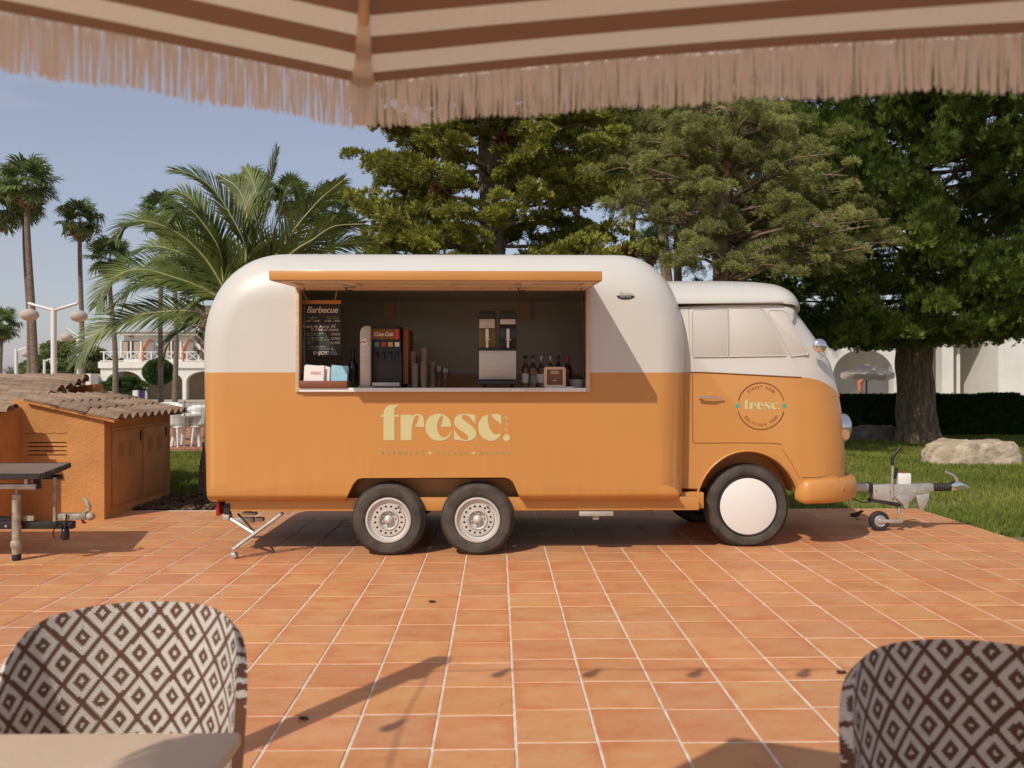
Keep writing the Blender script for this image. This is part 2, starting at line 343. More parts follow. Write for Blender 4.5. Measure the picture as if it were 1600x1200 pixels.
# terracotta tile material: kiln flashing inside a tile, firing shade from tile to tile
def tile_material():
    m = bpy.data.materials.new('terracotta_tile'); m.use_nodes = True; n = m.node_tree.nodes; l = m.node_tree.links; b = n['Principled BSDF']
    tcn = n.new('ShaderNodeTexCoord'); oi = n.new('ShaderNodeObjectInfo')
    geo = n.new('ShaderNodeNewGeometry')
    mpn = n.new('ShaderNodeMapping'); mpn.inputs['Scale'].default_value = (2.0, 3.4, 1); 
    at = n.new('ShaderNodeAttribute'); at.attribute_name = 'tint'
    ad = n.new('ShaderNodeMath'); ad.operation = 'ADD'; l.new(oi.outputs['Random'], ad.inputs[0]); l.new(at.outputs['Fac'], ad.inputs[1])
    ofs = n.new('ShaderNodeMath'); ofs.operation = 'MULTIPLY'; ofs.inputs[1].default_value = 61.; l.new(ad.outputs[0], ofs.inputs[0])
    cmb = n.new('ShaderNodeCombineXYZ'); l.new(ofs.outputs[0], cmb.inputs['Z']); va = n.new('ShaderNodeVectorMath'); va.operation = 'ADD'
    l.new(geo.outputs['Position'], va.inputs[0]); l.new(cmb.outputs[0], va.inputs[1]); l.new(va.outputs[0], mpn.inputs['Vector'])
    nz = n.new('ShaderNodeTexNoise'); nz.inputs['Scale'].default_value = 2.2; nz.inputs['Detail'].default_value = 6; nz.inputs['Roughness'].default_value = .62; l.new(mpn.outputs[0], nz.inputs['Vector'])
    r1 = n.new('ShaderNodeValToRGB'); e = r1.color_ramp.elements
    e[0].position = .30; e[0].color = (.52, .20, .078, 1); e[1].position = .72; e[1].color = (.57, .325, .155, 1)
    k = r1.color_ramp.elements.new(.45); k.color = (.58, .253, .102, 1)
    k = r1.color_ramp.elements.new(.58); k.color = (.59, .283, .12, 1)
    l.new(nz.outputs['Fac'], r1.inputs['Fac'])
    wn = n.new('ShaderNodeTexNoise'); wn.inputs['Scale'].default_value = 1.3; l.new(geo.outputs['Position'], wn.inputs['Vector'])
    hs = n.new('ShaderNodeHueSaturation')
    mr = n.new('ShaderNodeMapRange'); mr.inputs['To Min'].default_value = .92; mr.inputs['To Max'].default_value = 1.06
    fr = n.new('ShaderNodeMath'); fr.operation = 'FRACT'; l.new(ad.outputs[0], fr.inputs[0])
    l.new(fr.outputs[0], mr.inputs['Value']); l.new(mr.outputs['Result'], hs.inputs['Value'])
    mr2 = n.new('ShaderNodeMapRange'); mr2.inputs['To Min'].default_value = .494; mr2.inputs['To Max'].default_value = .505
    ml = n.new('ShaderNodeMath'); ml.operation = 'MULTIPLY'; ml.inputs[1].default_value = 7.31; l.new(fr.outputs[0], ml.inputs[0])
    f2 = n.new('ShaderNodeMath'); f2.operation = 'FRACT'; l.new(ml.outputs[0], f2.inputs[0]); l.new(f2.outputs[0], mr2.inputs['Value']); l.new(mr2.outputs['Result'], hs.inputs['Hue'])
    l.new(r1.outputs['Color'], hs.inputs['Color'])
    # pale dust film in drifting patches
    dn = n.new('ShaderNodeTexNoise'); dn.inputs['Scale'].default_value = 1.1; dn.inputs['Detail'].default_value = 9; l.new(geo.outputs['Position'], dn.inputs['Vector'])
    dr = n.new('ShaderNodeMapRange'); dr.inputs['From Min'].default_value = .5; dr.inputs['From Max'].default_value = .8; dr.inputs['To Max'].default_value = .45; l.new(dn.outputs['Fac'], dr.inputs['Value'])
    dm = n.new('ShaderNodeMix'); dm.data_type = 'RGBA'; dm.inputs['B'].default_value = (.55, .36, .22, 1); l.new(dr.outputs[0], dm.inputs['Factor']); l.new(hs.outputs['Color'], dm.inputs['A'])
    # kiln-flashed redder rim of each tile
    so_ = n.new('ShaderNodeSeparateXYZ'); l.new(tcn.outputs['Object'], so_.inputs[0])
    def mm(op, a, c=0.):
        q = n.new('ShaderNodeMath'); q.operation = op
        for i_, v_ in enumerate((a, c)):
            if isinstance(v_, (int, float)): q.inputs[i_].default_value = v_
            else: l.new(v_, q.inputs[i_])
        return q.outputs[0]
    ed = mm('MAXIMUM', mm('ABSOLUTE', so_.outputs['X']), mm('ABSOLUTE', so_.outputs['Y']))
    er_ = n.new('ShaderNodeMapRange'); er_.interpolation_type = 'SMOOTHSTEP'; er_.inputs['From Min'].default_value = .085; er_.inputs['From Max'].default_value = .166; er_.inputs['To Max'].default_value = .75; l.new(ed, er_.inputs['Value'])
    en = n.new('ShaderNodeTexNoise'); en.inputs['Scale'].default_value = 3.2; en.inputs['Detail'].default_value = 3; l.new(va.outputs[0], en.inputs['Vector'])
    e2 = n.new('ShaderNodeMapRange'); e2.inputs['From Min'].default_value = .46; e2.inputs['From Max'].default_value = .66; l.new(en.outputs['Fac'], e2.inputs['Value'])
    isobj = mm('LESS_THAN', at.outputs['Fac'], .0001); ef = mm('MULTIPLY', mm('MULTIPLY', er_.outputs[0], e2.outputs[0]), isobj)
    em = n.new('ShaderNodeMix'); em.data_type = 'RGBA'; em.inputs['B'].default_value = (.53, .165, .055, 1); l.new(ef, em.inputs['Factor']); l.new(dm.outputs['Result'], em.inputs['A']); dm = em
    # small dark specks
    sp = n.new('ShaderNodeTexNoise'); sp.inputs['Scale'].default_value = 34; sp.inputs['Detail'].default_value = 2; l.new(geo.outputs['Position'], sp.inputs['Vector'])
    sr = n.new('ShaderNodeMapRange'); sr.inputs['From Min'].default_value = .71; sr.inputs['From Max'].default_value = .76; sr.inputs['To Max'].default_value = .6; l.new(sp.outputs['Fac'], sr.inputs['Value'])
    sm = n.new('ShaderNodeMix'); sm.data_type = 'RGBA'; sm.inputs['B'].default_value = (.16, .06, .025, 1); l.new(sr.outputs[0], sm.inputs['Factor']); l.new(dm.outputs['Result'], sm.inputs['A'])
    l.new(sm.outputs['Result'], b.inputs['Base Color'])
    rr = n.new('ShaderNodeMapRange'); rr.inputs['To Min'].default_value = .42; rr.inputs['To Max'].default_value = .68; l.new(dn.outputs['Fac'], rr.inputs['Value']); l.new(rr.outputs[0], b.inputs['Roughness'])
    bn = n.new('ShaderNodeTexNoise'); bn.inputs['Scale'].default_value = 26; bn.inputs['Detail'].default_value = 6; l.new(geo.outputs['Position'], bn.inputs['Vector'])
    bp = n.new('ShaderNodeBump'); bp.inputs['Strength'].default_value = .25; bp.inputs['Distance'].default_value = .008; l.new(bn.outputs['Fac'], bp.inputs['Height']); l.new(bp.outputs[0], b.inputs['Normal'])
    return m
M_tile = tile_material()
terrace = struct(bx('terrace', M_grout, None, (-9, -4, -.10), (TER_X1 + .006, TER_Y1, -.0035)))
TS = PIT - .0115
def tile_geo(w, d):
    a, c, h = w / 2, d / 2, .004; vs = []
    for (q, z) in ((0, -.02), (0, -.003), (h, 0)):
        vs += [(-a + q, -c + q, z), (a - q, -c + q, z), (a - q, c - q, z), (-a + q, c - q, z)]
    fs = [(8, 9, 10, 11)] + [(i + k * 4, (i + 1) % 4 + k * 4, (i + 1) % 4 + 4 + k * 4, i + 4 + k * 4) for k in (0, 1) for i in range(4)]
    return vs, fs
tv, tf = tile_geo(TS, TS)
tile_me = []
for k in range(5):
    me = bpy.data.meshes.new('tile'); jit = [(random.uniform(-.0012, .0012), random.uniform(-.0012, .0012)) for _ in range(4)]
    me.from_pydata([(v[0] + jit[i % 4][0], v[1] + jit[i % 4][1], v[2]) for i, v in enumerate(tv)], [], tf); finish(me, M_tile); tile_me.append(me)
cells = []
for j in range(-20, 18):
    for i in range(-26, 14):
        x = X0G + (i + .5) * PIT; y = Y0G + (j + .5) * PIT
        if i >= 0: y += .05 + .012 * math.sin(i * 1.9)
        else: y += .010 * math.sin(i * 2.3)
        if y + TS / 2 > TER_Y1 or x < -8.9: continue
        xc = x * math.cos(YAW) - y * math.sin(YAW); inview = y > 3.05 and abs(xc) < .63 * y + .1
        cells.append((not inview, y, x, j, i))
cells.sort(); rest = MB(); rt = []
for k, (nv, y, x, j, i) in enumerate(cells):
    dz = random.uniform(-.0012, .0012); ang = random.uniform(-.003, .003)
    if k < 298:
        o = link('tile', random.choice(tile_me), terrace, (x, y, dz)); o.rotation_euler = (random.uniform(-.002, .002), random.uniform(-.002, .002), ang)
    else:
        rest.add([(x + v[0], y + v[1], dz + v[2]) for v in tv], tf); rt += [random.random()] * len(tv)
o = rest.build('tile_field', M_tile, terrace); a = o.data.attributes.new('tint', 'FLOAT', 'POINT'); a.data.foreach_set('value', rt); o['kind'] = 'stuff'
# soil bed beside the shed
b = MB(); pts = []
nx, ny = 26, 30
for j in range(ny + 1):
    for i in range(nx + 1):
        x = -4.7 + 2.6 * i / nx; y = 9.58 + 1.5 * j / ny; pts.append((x, y, -.012 + .022 * math.sin(x * 9 + y * 4) * math.cos(y * 11 - x * 5) + random.uniform(0, .02)))
b.add(pts, [(j * (nx + 1) + i, j * (nx + 1) + i + 1, (j + 1) * (nx + 1) + i + 1, (j + 1) * (nx + 1) + i) for j in range(ny) for i in range(nx)])
struct(b.build('soil_bed', M_soil, smooth=180))
# patio far left
patio = struct(bx('patio', M_patio, None, (-30, 17.2, -.2), (-4.4, 34, .06)))
struct(bx('hotel_path', M_paving, None, (-60, 34.02, -.2), (4, 80, -.012)))
struct(bx('villa_path', M_paving, None, (3, 24.5, -.2), (60, 90, -.015)))
# grass blades
def grass(name, n, region, h0, h1, seed):
    r = np.random.default_rng(seed); P_ = region(r, n); N = len(P_)
    h = r.uniform(h0, h1, N); a = r.uniform(0, 2 * math.pi, N); w = r.uniform(.004, .009, N) * np.maximum(1, P_[:, 1] / 11); le = r.normal(0, .45, (N, 2)) * h[:, None]
    z = np.full(N, -.035)
    A = np.stack([P_[:, 0] - w * np.cos(a), P_[:, 1] - w * np.sin(a), z], 1); B = np.stack([P_[:, 0] + w * np.cos(a), P_[:, 1] + w * np.sin(a), z], 1)
    C = np.stack([P_[:, 0] + le[:, 0], P_[:, 1] + le[:, 1], z + h], 1)
    V = np.stack([A, B, C], 1).reshape(-1, 3); Fc = np.arange(3 * N).reshape(-1, 3)
    # drier patches
    dry = np.sin(P_[:, 0] * 1.7 + 1.3 * np.sin(P_[:, 1] * .9)) * np.sin(P_[:, 1] * 1.35 + P_[:, 0] * .5)
    t = np.clip(r.uniform(.0, .75, N) + .3 * dry, 0, 1)
    return np_mesh(name, V, Fc, M_grass, np.repeat(t, 3))
def reg_right(r, n):
    y = 8.0 + 16 * r.uniform(0, 1, n) ** 1.7; x = r.uniform(1.5, 1.0 + .67 * y.max(), n)
    keep = (x > .9 + 0 * y) & (x < .66 * y + .8) & ((x > TER_X1 + .015) | (y > TER_Y1 + .02))
    # bare worn patch by the coupling
    bare = ((x - 5.0) / .75) ** 2 + ((y - 10.1) / .38) ** 2
    bare2 = ((x - 4.4) / .8) ** 2 + ((y - 12.4) / .5) ** 2
    keep &= ~((bare < 1) & (r.uniform(0, 1, n) < .75)) & ~((bare2 < 1) & (r.uniform(0, 1, n) < .5))
    return np.stack([x, y], 1)[keep]
tag(grass('lawn_grass', 330000, reg_right, .035, .085, 3), 'short mown green lawn with dry patches behind the truck', 'grass', None, 'stuff')
def reg_left(r, n):
    y = r.uniform(10.6, 17.2, n); x = r.uniform(-7.5, -3.0, n); return np.stack([x, y], 1)[((x > -4.7) | (y > 11.6))]
tag(grass('lawn_strip', 60000, reg_left, .05, .11, 4), 'deep green grass strip between the orange shed and the far patio', 'grass', None, 'stuff')
# wood chips on the soil
N = 2600; r = np.random.default_rng(9); pos = np.stack([r.uniform(-4.6, -2.2, N), r.uniform(9.6, 10.9, N), r.uniform(.0, .03, N)], 1)
d = r.normal(0, 1, (N, 3)); d[:, 2] *= .3
tag(scatter('bark_mulch', [(-.012, 0, -.03), (.012, 0, -.03), (.008, .006, .03), (-.01, .004, .03)], [(0, 1, 2, 3)], pos, d, r.uniform(.5, 1.5, N), M_soil), 'loose brown bark mulch on the soil beside the shed', 'mulch', None, 'stuff')
# ================================================================ the food truck
YS = 7.05                               # plane of the body side
truck = thing('food_truck', (-.4, 8.1, 0), 'orange and cream vintage food truck with an open serving hatch', 'food truck')
def ellip(cx, cz, a, b, t0, t1, n, p=2.0):
    out = []
    for k in range(n + 1):
        t = R(t0 + (t1 - t0) * k / n); c, s_ = math.cos(t), math.sin(t)
        out.append((cx + a * math.copysign(abs(c) ** (2 / p), c), cz + b * math.copysign(abs(s_) ** (2 / p), s_)))
    return out
def shell(outline, inset_fn, y0, rd, ywid, nth=9):
    """closed solid: side outline in XZ, rounded towards both sides; inset_fn(normal, point) gives the rounding in the outline plane"""
    n = len(outline); rings = []
    nor = []
    for i in range(n):
        a, b_ = Vector(outline[i - 1]), Vector(outline[(i + 1) % n]); t = (b_ - a).normalized(); nor.append(Vector((t.y, -t.x)))
    area = sum(outline[i][0] * outline[(i + 1) % n][1] - outline[(i + 1) % n][0] * outline[i][1] for i in range(n))
    if area < 0: nor = [-q for q in nor]
    ins = [inset_fn(nor[i], outline[i]) for i in range(n)]
    ins = [(ins[i - 1] + 2 * ins[i] + ins[(i + 1) % n]) / 4 for i in range(n)]
    def ring(th, y): return [(outline[i][0] - nor[i].x * ins[i] * (1 - math.sin(th)), y, outline[i][1] - nor[i].y * ins[i] * (1 - math.sin(th))) for i in range(n)]
    ths = [math.pi / 2 * k / nth for k in range(nth + 1)]
    for th in ths: rings.append(ring(th, y0 + rd * (1 - math.cos(th))))
    for th in reversed(ths): rings.append(ring(th, y0 + ywid - rd * (1 - math.cos(th))))
    mb = MB(); vs = [v for rg in rings for v in rg]; m = len(rings)
    fs = [(k * n + i, k * n + (i + 1) % n, (k + 1) * n + (i + 1) % n, (k + 1) * n + i) for k in range(m - 1) for i in range(n)]
    fs += [tuple(range(n))[::-1], tuple(range((m - 1) * n, m * n))]
    mb.add(vs, fs); return mb
def carve(mb, cutters, name, mats, parent, slot_fn=None, smooth=35):
    """boolean difference, applied to plain mesh data"""
    def tmp(b):
        me = bpy.data.meshes.new('tmp'); me.from_pydata(b.v, [], b.f); bm = bmesh.new(); bm.from_mesh(me); bmesh.ops.recalc_face_normals(bm, faces=bm.faces); bm.to_mesh(me); bm.free()
        o = bpy.data.objects.new('tmp', me); COL.objects.link(o); return o
    base = tmp(mb); cs = [tmp(c) for c in cutters]
    for c in cs:
        md = base.modifiers.new('b', 'BOOLEAN'); md.operation = 'DIFFERENCE'; md.solver = 'EXACT'; md.object = c
    dg = bpy.context.evaluated_depsgraph_get(); dg.update(); me = bpy.data.meshes.new_from_object(base.evaluated_get(dg))
    for o in [base] + cs: bpy.data.objects.remove(o)
    ol = root_of(parent).location; me.transform(Matrix.Translation(-ol)); me.name = name
    if slot_fn: me.polygons.foreach_set('material_index', [slot_fn(p.center + ol, p.normal) for p in me.polygons])
    me.materials.clear(); finish(me, mats, smooth); return link(name, me, parent)
def two_tone(name, zsplit, x0=None, drop=0., x1=None, drop2=0.):
    """real two-colour paint job: cream above the waistline, orange below"""
    m = bpy.data.materials.new(name); m.use_nodes = True; n = m.node_tree.nodes; l = m.node_tree.links; b = n['Principled BSDF']
    g = n.new('ShaderNodeNewGeometry'); sp = n.new('ShaderNodeSeparateXYZ'); l.new(g.outputs['Position'], sp.inputs[0])
    def math_(op, a, bv):
        q = n.new('ShaderNodeMath'); q.operation = op
        for i, v in enumerate((a, bv)):
            if isinstance(v, (int, float)): q.inputs[i].default_value = v
            else: l.new(v, q.inputs[i])
        return q.outputs[0]
    z = sp.outputs['Z']
    if x0 is not None:
        t = math_('MAXIMUM', math_('SUBTRACT', sp.outputs['X'], x0), 0.); z = math_('ADD', z, math_('MULTIPLY', t, drop))
        t2 = math_('MAXIMUM', math_('SUBTRACT', sp.outputs['X'], x1), 0.); z = math_('ADD', z, math_('MULTIPLY', math_('MULTIPLY', t2, t2), drop2))
    f = math_('GREATER_THAN', z, zsplit)
    nz = n.new('ShaderNodeTexNoise'); nz.inputs['Scale'].default_value = 2.5; nz.inputs['Detail'].default_value = 6; l.new(g.outputs['Position'], nz.inputs['Vector'])
    mx_ = n.new('ShaderNodeMix'); mx_.data_type = 'RGBA'; mx_.inputs['A'].default_value = (*ORANGE, 1); mx_.inputs['B'].default_value = (*CREAM, 1); l.new(f, mx_.inputs['Factor'])
    hs = n.new('ShaderNodeHueSaturation'); mr = n.new('ShaderNodeMapRange'); mr.inputs['To Min'].default_value = .95; mr.inputs['To Max'].default_value = 1.05; l.new(nz.outputs['Fac'], mr.inputs[0]); l.new(mr.outputs[0], hs.inputs['Value'])
    l.new(mx_.outputs['Result'], hs.inputs['Color'])
    # road dust and rain streaks low on the body
    st = n.new('ShaderNodeMapping'); st.inputs['Scale'].default_value = (9, 9, .9); l.new(g.outputs['Position'], st.inputs['Vector'])
    sn = n.new('ShaderNodeTexNoise'); sn.inputs['Scale'].default_value = 1.6; sn.inputs['Detail'].default_value = 7; l.new(st.outputs[0], sn.inputs['Vector'])
    low = n.new('ShaderNodeMapRange'); low.inputs['From Min'].default_value = 1.0; low.inputs['From Max'].default_value = .4; l.new(sp.outputs['Z'], low.inputs['Value'])
    sr = n.new('ShaderNodeMapRange'); sr.inputs['From Min'].default_value = .42; sr.inputs['From Max'].default_value = .75; sr.inputs['To Max'].default_value = .38; l.new(sn.outputs['Fac'], sr.inputs['Value'])
    dirt = n.new('ShaderNodeMix'); dirt.data_type = 'RGBA'; dirt.inputs['B'].default_value = (.30, .17, .08, 1); l.new(hs.outputs[0], dirt.inputs['A'])
    l.new(math_('MULTIPLY', math_('ADD', math_('MULTIPLY', low.outputs[0], .7), .03), sr.outputs[0]), dirt.inputs['Factor']); l.new(dirt.outputs['Result'], b.inputs['Base Color'])
    b.inputs['Roughness'].default_value = .42; b.inputs['Coat Weight'].default_value = .35; b.inputs['Coat Roughness'].default_value = .16
    wv = n.new('ShaderNodeTexNoise'); wv.inputs['Scale'].default_value = 1.6; wv.inputs['Detail'].default_value = 2; l.new(g.outputs['Position'], wv.inputs['Vector'])
    bp = n.new('ShaderNodeBump'); bp.inputs['Strength'].default_value = .22; bp.inputs['Distance'].default_value = .03; l.new(wv.outputs['Fac'], bp.inputs['Height']); l.new(bp.outputs[0], b.inputs['Normal'])
    return m
ZS = P(700, 582, YS).z
M_body = two_tone('two_tone_body_paint', ZS)
# --- box body
XL, XR, ZB, ZT = -2.572, 1.655, .425, 2.60
out = ellip(XR - .62, ZT - .86, .62, .86, 0, 90, 16, 2.25)
out += ellip(XL + .74, ZT - .86, .74, .86, 90, 180, 16, 2.25)
out += ellip(XL + .02 + .10, ZB + .12, .10, .12, 180, 270, 6) + ellip(XR - .02 - .10, ZB + .12, .10, .12, 270, 360, 6)
def ins_body(nv, p):
    return .44 * max(nv.y, 0) ** 2 + .30 * nv.x ** 2 + .10 * max(-nv.y, 0) ** 2
body = shell(out, ins_body, YS, .34, 2.1, 10)
ox0, ox1 = P(463, 500, YS).x, P(921, 500, YS).x; oz0, oz1 = P(700, 612.5, YS).z, P(700, 447, YS).z
chamber = MB().box(XL + .45, YS + .07, .62, XR - .46, YS + 2.03 - .07, 2.33)
opening = MB().box(ox0, YS - .3, oz0, ox1, YS + .2, oz1)
wa = [P(536, 784, YS), P(541, 778, YS), P(551, 757, YS), P(559, 748.5, YS), P(566, 747, YS), P(788, 746, YS), P(796, 748, YS), P(802, 754, YS), P(813, 780, YS), P(816, 784, YS)]
wapoly = [(p.x, p.z) for p in wa]; wapoly = [(wapoly[0][0], .2)] + wapoly + [(wapoly[-1][0], .2)]
well = MB().prism(wapoly, YS - .3, YS + .30)
wellb = MB().prism(wapoly, YS + 1.8, YS + 2.4)
def slot_body(c, nrm):
    if XL + .44 < c.x < XR - .45 and YS + .05 < c.y < YS + 2.0 and .6 < c.z < 2.34: return 1
    if wapoly[0][0] < c.x < wapoly[-1][0] and YS + .01 < c.y < YS + 2.09 and c.z < .62: return 2
    return 0
body_o = carve(body, [chamber, opening, well, wellb], 'body', [M_body, M_interior, M_stucco], truck, slot_body, 32)
# frame of the hatch opening
jd = YS - .022
for (nm, a_, b_) in (('hatch_frame', (ox0 - .002, jd, oz0), (ox0 + .028, YS + .08, oz1)), ('hatch_frame', (ox1 - .028, jd, oz0), (ox1 + .002, YS + .08, oz1)), ('hatch_frame', (ox0 + .03, jd + .004, oz1 - .032), (ox1 - .03, YS + .08, oz1 + .002))):
    bx(nm, M_wood if a_[2] < oz1 - .1 else M_wood, truck, a_, b_, .003)
ctop = P(700, 605, YS).z
cz = oz0 + .035
counter = bx('counter', M_white, truck, (ox0 + .032, YS - .035, oz0 + .001), (ox1 - .03, YS + .62, cz), .004)
bx('back_shelf', M_interior, truck, (XL + .46, YS + 1.5, 1.33), (XR - .47, YS + 1.955, 1.36))
# interior panel trims on the back wall
yb = YS + 1.94
for (px0, px1) in ((600, 617), (812, 829)):
    a_ = P(px0, 498, yb); b_ = P(px1, 430, yb); bx('wall_duct', M_interior, truck, (a_.x, yb - .05, a_.z), (b_.x, yb + .015, 2.325))
a_ = P(470, 458, yb); bx('wall_trim', M_interior, truck, (XL + .46, yb - .008, a_.z - .012), (XR - .47, yb + .015, a_.z + .012))
# --- serving hatch flap
yf = 6.25
fx0, fx1 = P(420, 430, yf).x, P(941, 430, yf).x
fzt, fzb = P(420, 422.5, yf).z, P(420, 437.5, yf).z
rear_z = P(700, 447, YS).z + .012
flap = MB()
hz = .028
def fl(y, top):   # height of flap plane at y
    t = (y - yf) / (YS - yf); return (fzb + .02) * (1 - t) + rear_z * t + (hz if top else 0)
vs = []
for y in (yf + .02, YS - .005):
    for top in (0, 1):
        for x in (fx0 + .012, fx1 - .012): vs.append((x, y, fl(y, top)))
flap.add(vs, [(0, 1, 3, 2), (5, 4, 6, 7), (0, 2, 6, 4), (3, 1, 5, 7), (2, 3, 7, 6), (1, 0, 4, 5)])
flap_o = flap.build('hatch_flap', M_cream, truck)
MB().box(fx0, yf - .002, fzb, fx1, yf + .025, fzt).build('fascia', M_orange, flap_o, None, .006)
for xa, xb in ((fx0, fx0 + .022), (fx1 - .022, fx1)):
    m_ = MB(); ys = (yf + .027, YS - .006); vs = []
    for y in ys: vs += [(xa, y, fl(y, 0) - .022), (xb, y, fl(y, 0) - .022), (xb, y, fl(y, 1) + .012), (xa, y, fl(y, 1) + .012)]
    m_.add(vs, [(0, 1, 2, 3), (7, 6, 5, 4), (0, 4, 5, 1), (2, 6, 7, 3), (1, 5, 6, 2), (0, 3, 7, 4)]); m_.build('side_trim', M_orange, flap_o)
M_lining = pmat('pale_birch_lining', (.68, .57, .43), .6, .06, 4, .06, 50)
# plywood lining and battens below the flap
def flap_slab(name, x0, x1, y0, y1, zo, th, m_):
    b_ = MB(); vs = []
    for y in (y0, y1): vs += [(x0, y, fl(y, 0) - zo - th), (x1, y, fl(y, 0) - zo - th), (x1, y, fl(y, 0) - zo), (x0, y, fl(y, 0) - zo)]
    b_.add(vs, [(0, 1, 2, 3), (7, 6, 5, 4), (0, 4, 5, 1), (2, 6, 7, 3), (1, 5, 6, 2), (0, 3, 7, 4)]); return b_.build(name, m_, flap_o)
flap_slab('lining', fx0 + .024, fx1 - .024, yf + .03, YS - .01, .001, .008, M_lining)
flap_slab('batten', fx0 + .026, fx1 - .026, YS - .16, YS - .015, .010, .020, M_lining)
flap_slab('batten', fx0 + .026, fx1 - .026, yf + .035, yf + .12, .010, .020, M_lining)
for px in (425, 540, 690, 815, 938):
    x = min(max(P(px, 440, 6.6).x, fx0 + .03), fx1 - .11); flap_slab('batten', x, x + .08, yf + .125, YS - .165, .010, .018, M_lining)
for k, px in enumerate((492, 514, 590, 632, 654, 714, 755, 797, 858, 900)):
    p = P(px, 446, YS - .09); y = YS - .09; b_ = MB(); b_.lathe([(.009, -.004), (.009, .004)], (p.x, y, fl(y, 0) - .034), 'z', 8); b_.build('screw_cap', M_galv_old, flap_o)
for px in (545, 814):                       # latch brackets
    p = P(px, 444, YS - .25); zz = fl(YS - .25, 0) - .012
    q = MB().box(p.x - .045, YS - .30, zz - .03, p.x + .045, YS - .20, zz - .0005).build('latch', M_galv, flap_o, None, .004)
    MB().tube([(p.x - .02, YS - .25, zz - .03), (p.x - .02, YS - .25, zz - .055), (p.x + .03, YS - .25, zz - .055)], .008, 6).build('catch', M_black, q)
# gas struts
for px, pxe in ((464, 476), (917, 912)):
    a_ = P(px, 446, YS - .12); top = Vector((a_.x + (.06 if px < 800 else -.05), YS - .12, fl(YS - .12, 0) - .033)); e_ = P(pxe, 590, YS + .03)
    mid = top.lerp(e_, .55)
    s_ = MB().tube([top, mid], .0045, 6).build('gas_strut', M_blackmetal, truck, 60)
    MB().tube([mid, e_], .0105, 8).build('strut_cylinder', M_black, s_, 60)
# --- chassis
zr0, zr1 = P(700, 798, YS + .12).z, P(700, 783, YS + .12).z
a_ = P(352, 790, YS + .12); b_ = P(1092, 790, YS + .12)
wx0, wx1 = P(560, 790, YS + .1).x, P(800, 790, YS + .1).x
bx('chassis_rail', M_orange, truck, (a_.x, YS + .115, zr0), (b_.x, YS + .19, zr1 + .03), .004)
bx('chassis_rail', M_orange, truck, (a_.x, YS + 1.93, zr0), (b_.x, YS + 2.0, zr1 + .03), .004)
bx('floor_pan', M_dark, truck, (XL + .15, YS + .192, zr0 + .04), (b_.x - .25, YS + 1.92, ZB + .03))
for k, px in enumerate((606, 746)):
    p = P(px, 810, YS + .1); MB().tube([(p.x, YS + .22, .31), (p.x, YS + 1.88, .31)], .035, 8).build('axle', M_dark, truck, 60)
for x in (-2.2, -.2, .4, 1.3): bx('cross_member', M_blackmetal, truck, (x, YS + .2, zr0 - .02), (x + .06, YS + 1.9, zr0 + .039))
# --- wheels
def tyre_mesh(mb, c, Ro, Ri, w, y, n=48):
    prof = [(Ri, w * .12), (Ri + .012, .005), (Ri + (Ro - Ri) * .35, -.012), (Ri + (Ro - Ri) * .7, -.008), (Ro - .022, .012), (Ro - .008, .030), (Ro - .001, .052), (Ro, w * .5), (Ro - .001, w - .052), (Ro - .008, w - .03), (Ro - .022, w - .012), (Ri + (Ro - Ri) * .5, w + .006), (Ri, w * .9)]
    b0 = len(mb.v); mb.lathe(prof, (c[0], y, c[2]), 'y', n)
    mb.f = mb.f[:-2]; mb.mi = mb.mi[:-2]
    # rest flat on the ground
    for i in range(b0, len(mb.v)):
        v = mb.v[i]
        if v[2] < c[2] - Ro + .010: mb.v[i] = (v[0], v[1], c[2] - Ro + .010)
    return mb
def tread(mb, c, Ro, w, y, n=84):
    for k in range(n):
        a = 2 * math.pi * k / n
        if math.sin(a) < -.9: continue
        for (ya, yb_, sh) in ((.028, w * .40, .018), (w * .60, w - .028, -.018)):
            q = []
            for (yy, da) in ((ya, 0), (yb_, sh), (yb_, sh + .045), (ya, .045)):
                rr = Ro + .002 - (.006 if yy in (.028, w - .028) else 0); q.append((c[0] + rr * math.cos(a + da), y + yy, c[2] + rr * math.sin(a + da)))
            q2 = [(c[0] + (v[0] - c[0]) * 1.012, v[1], c[2] + (v[2] - c[2]) * 1.012) for v in q]
            mb.add(q + q2, [(4, 5, 6, 7), (0, 1, 5, 4), (1, 2, 6, 5), (2, 3, 7, 6), (3, 0, 4, 7)])
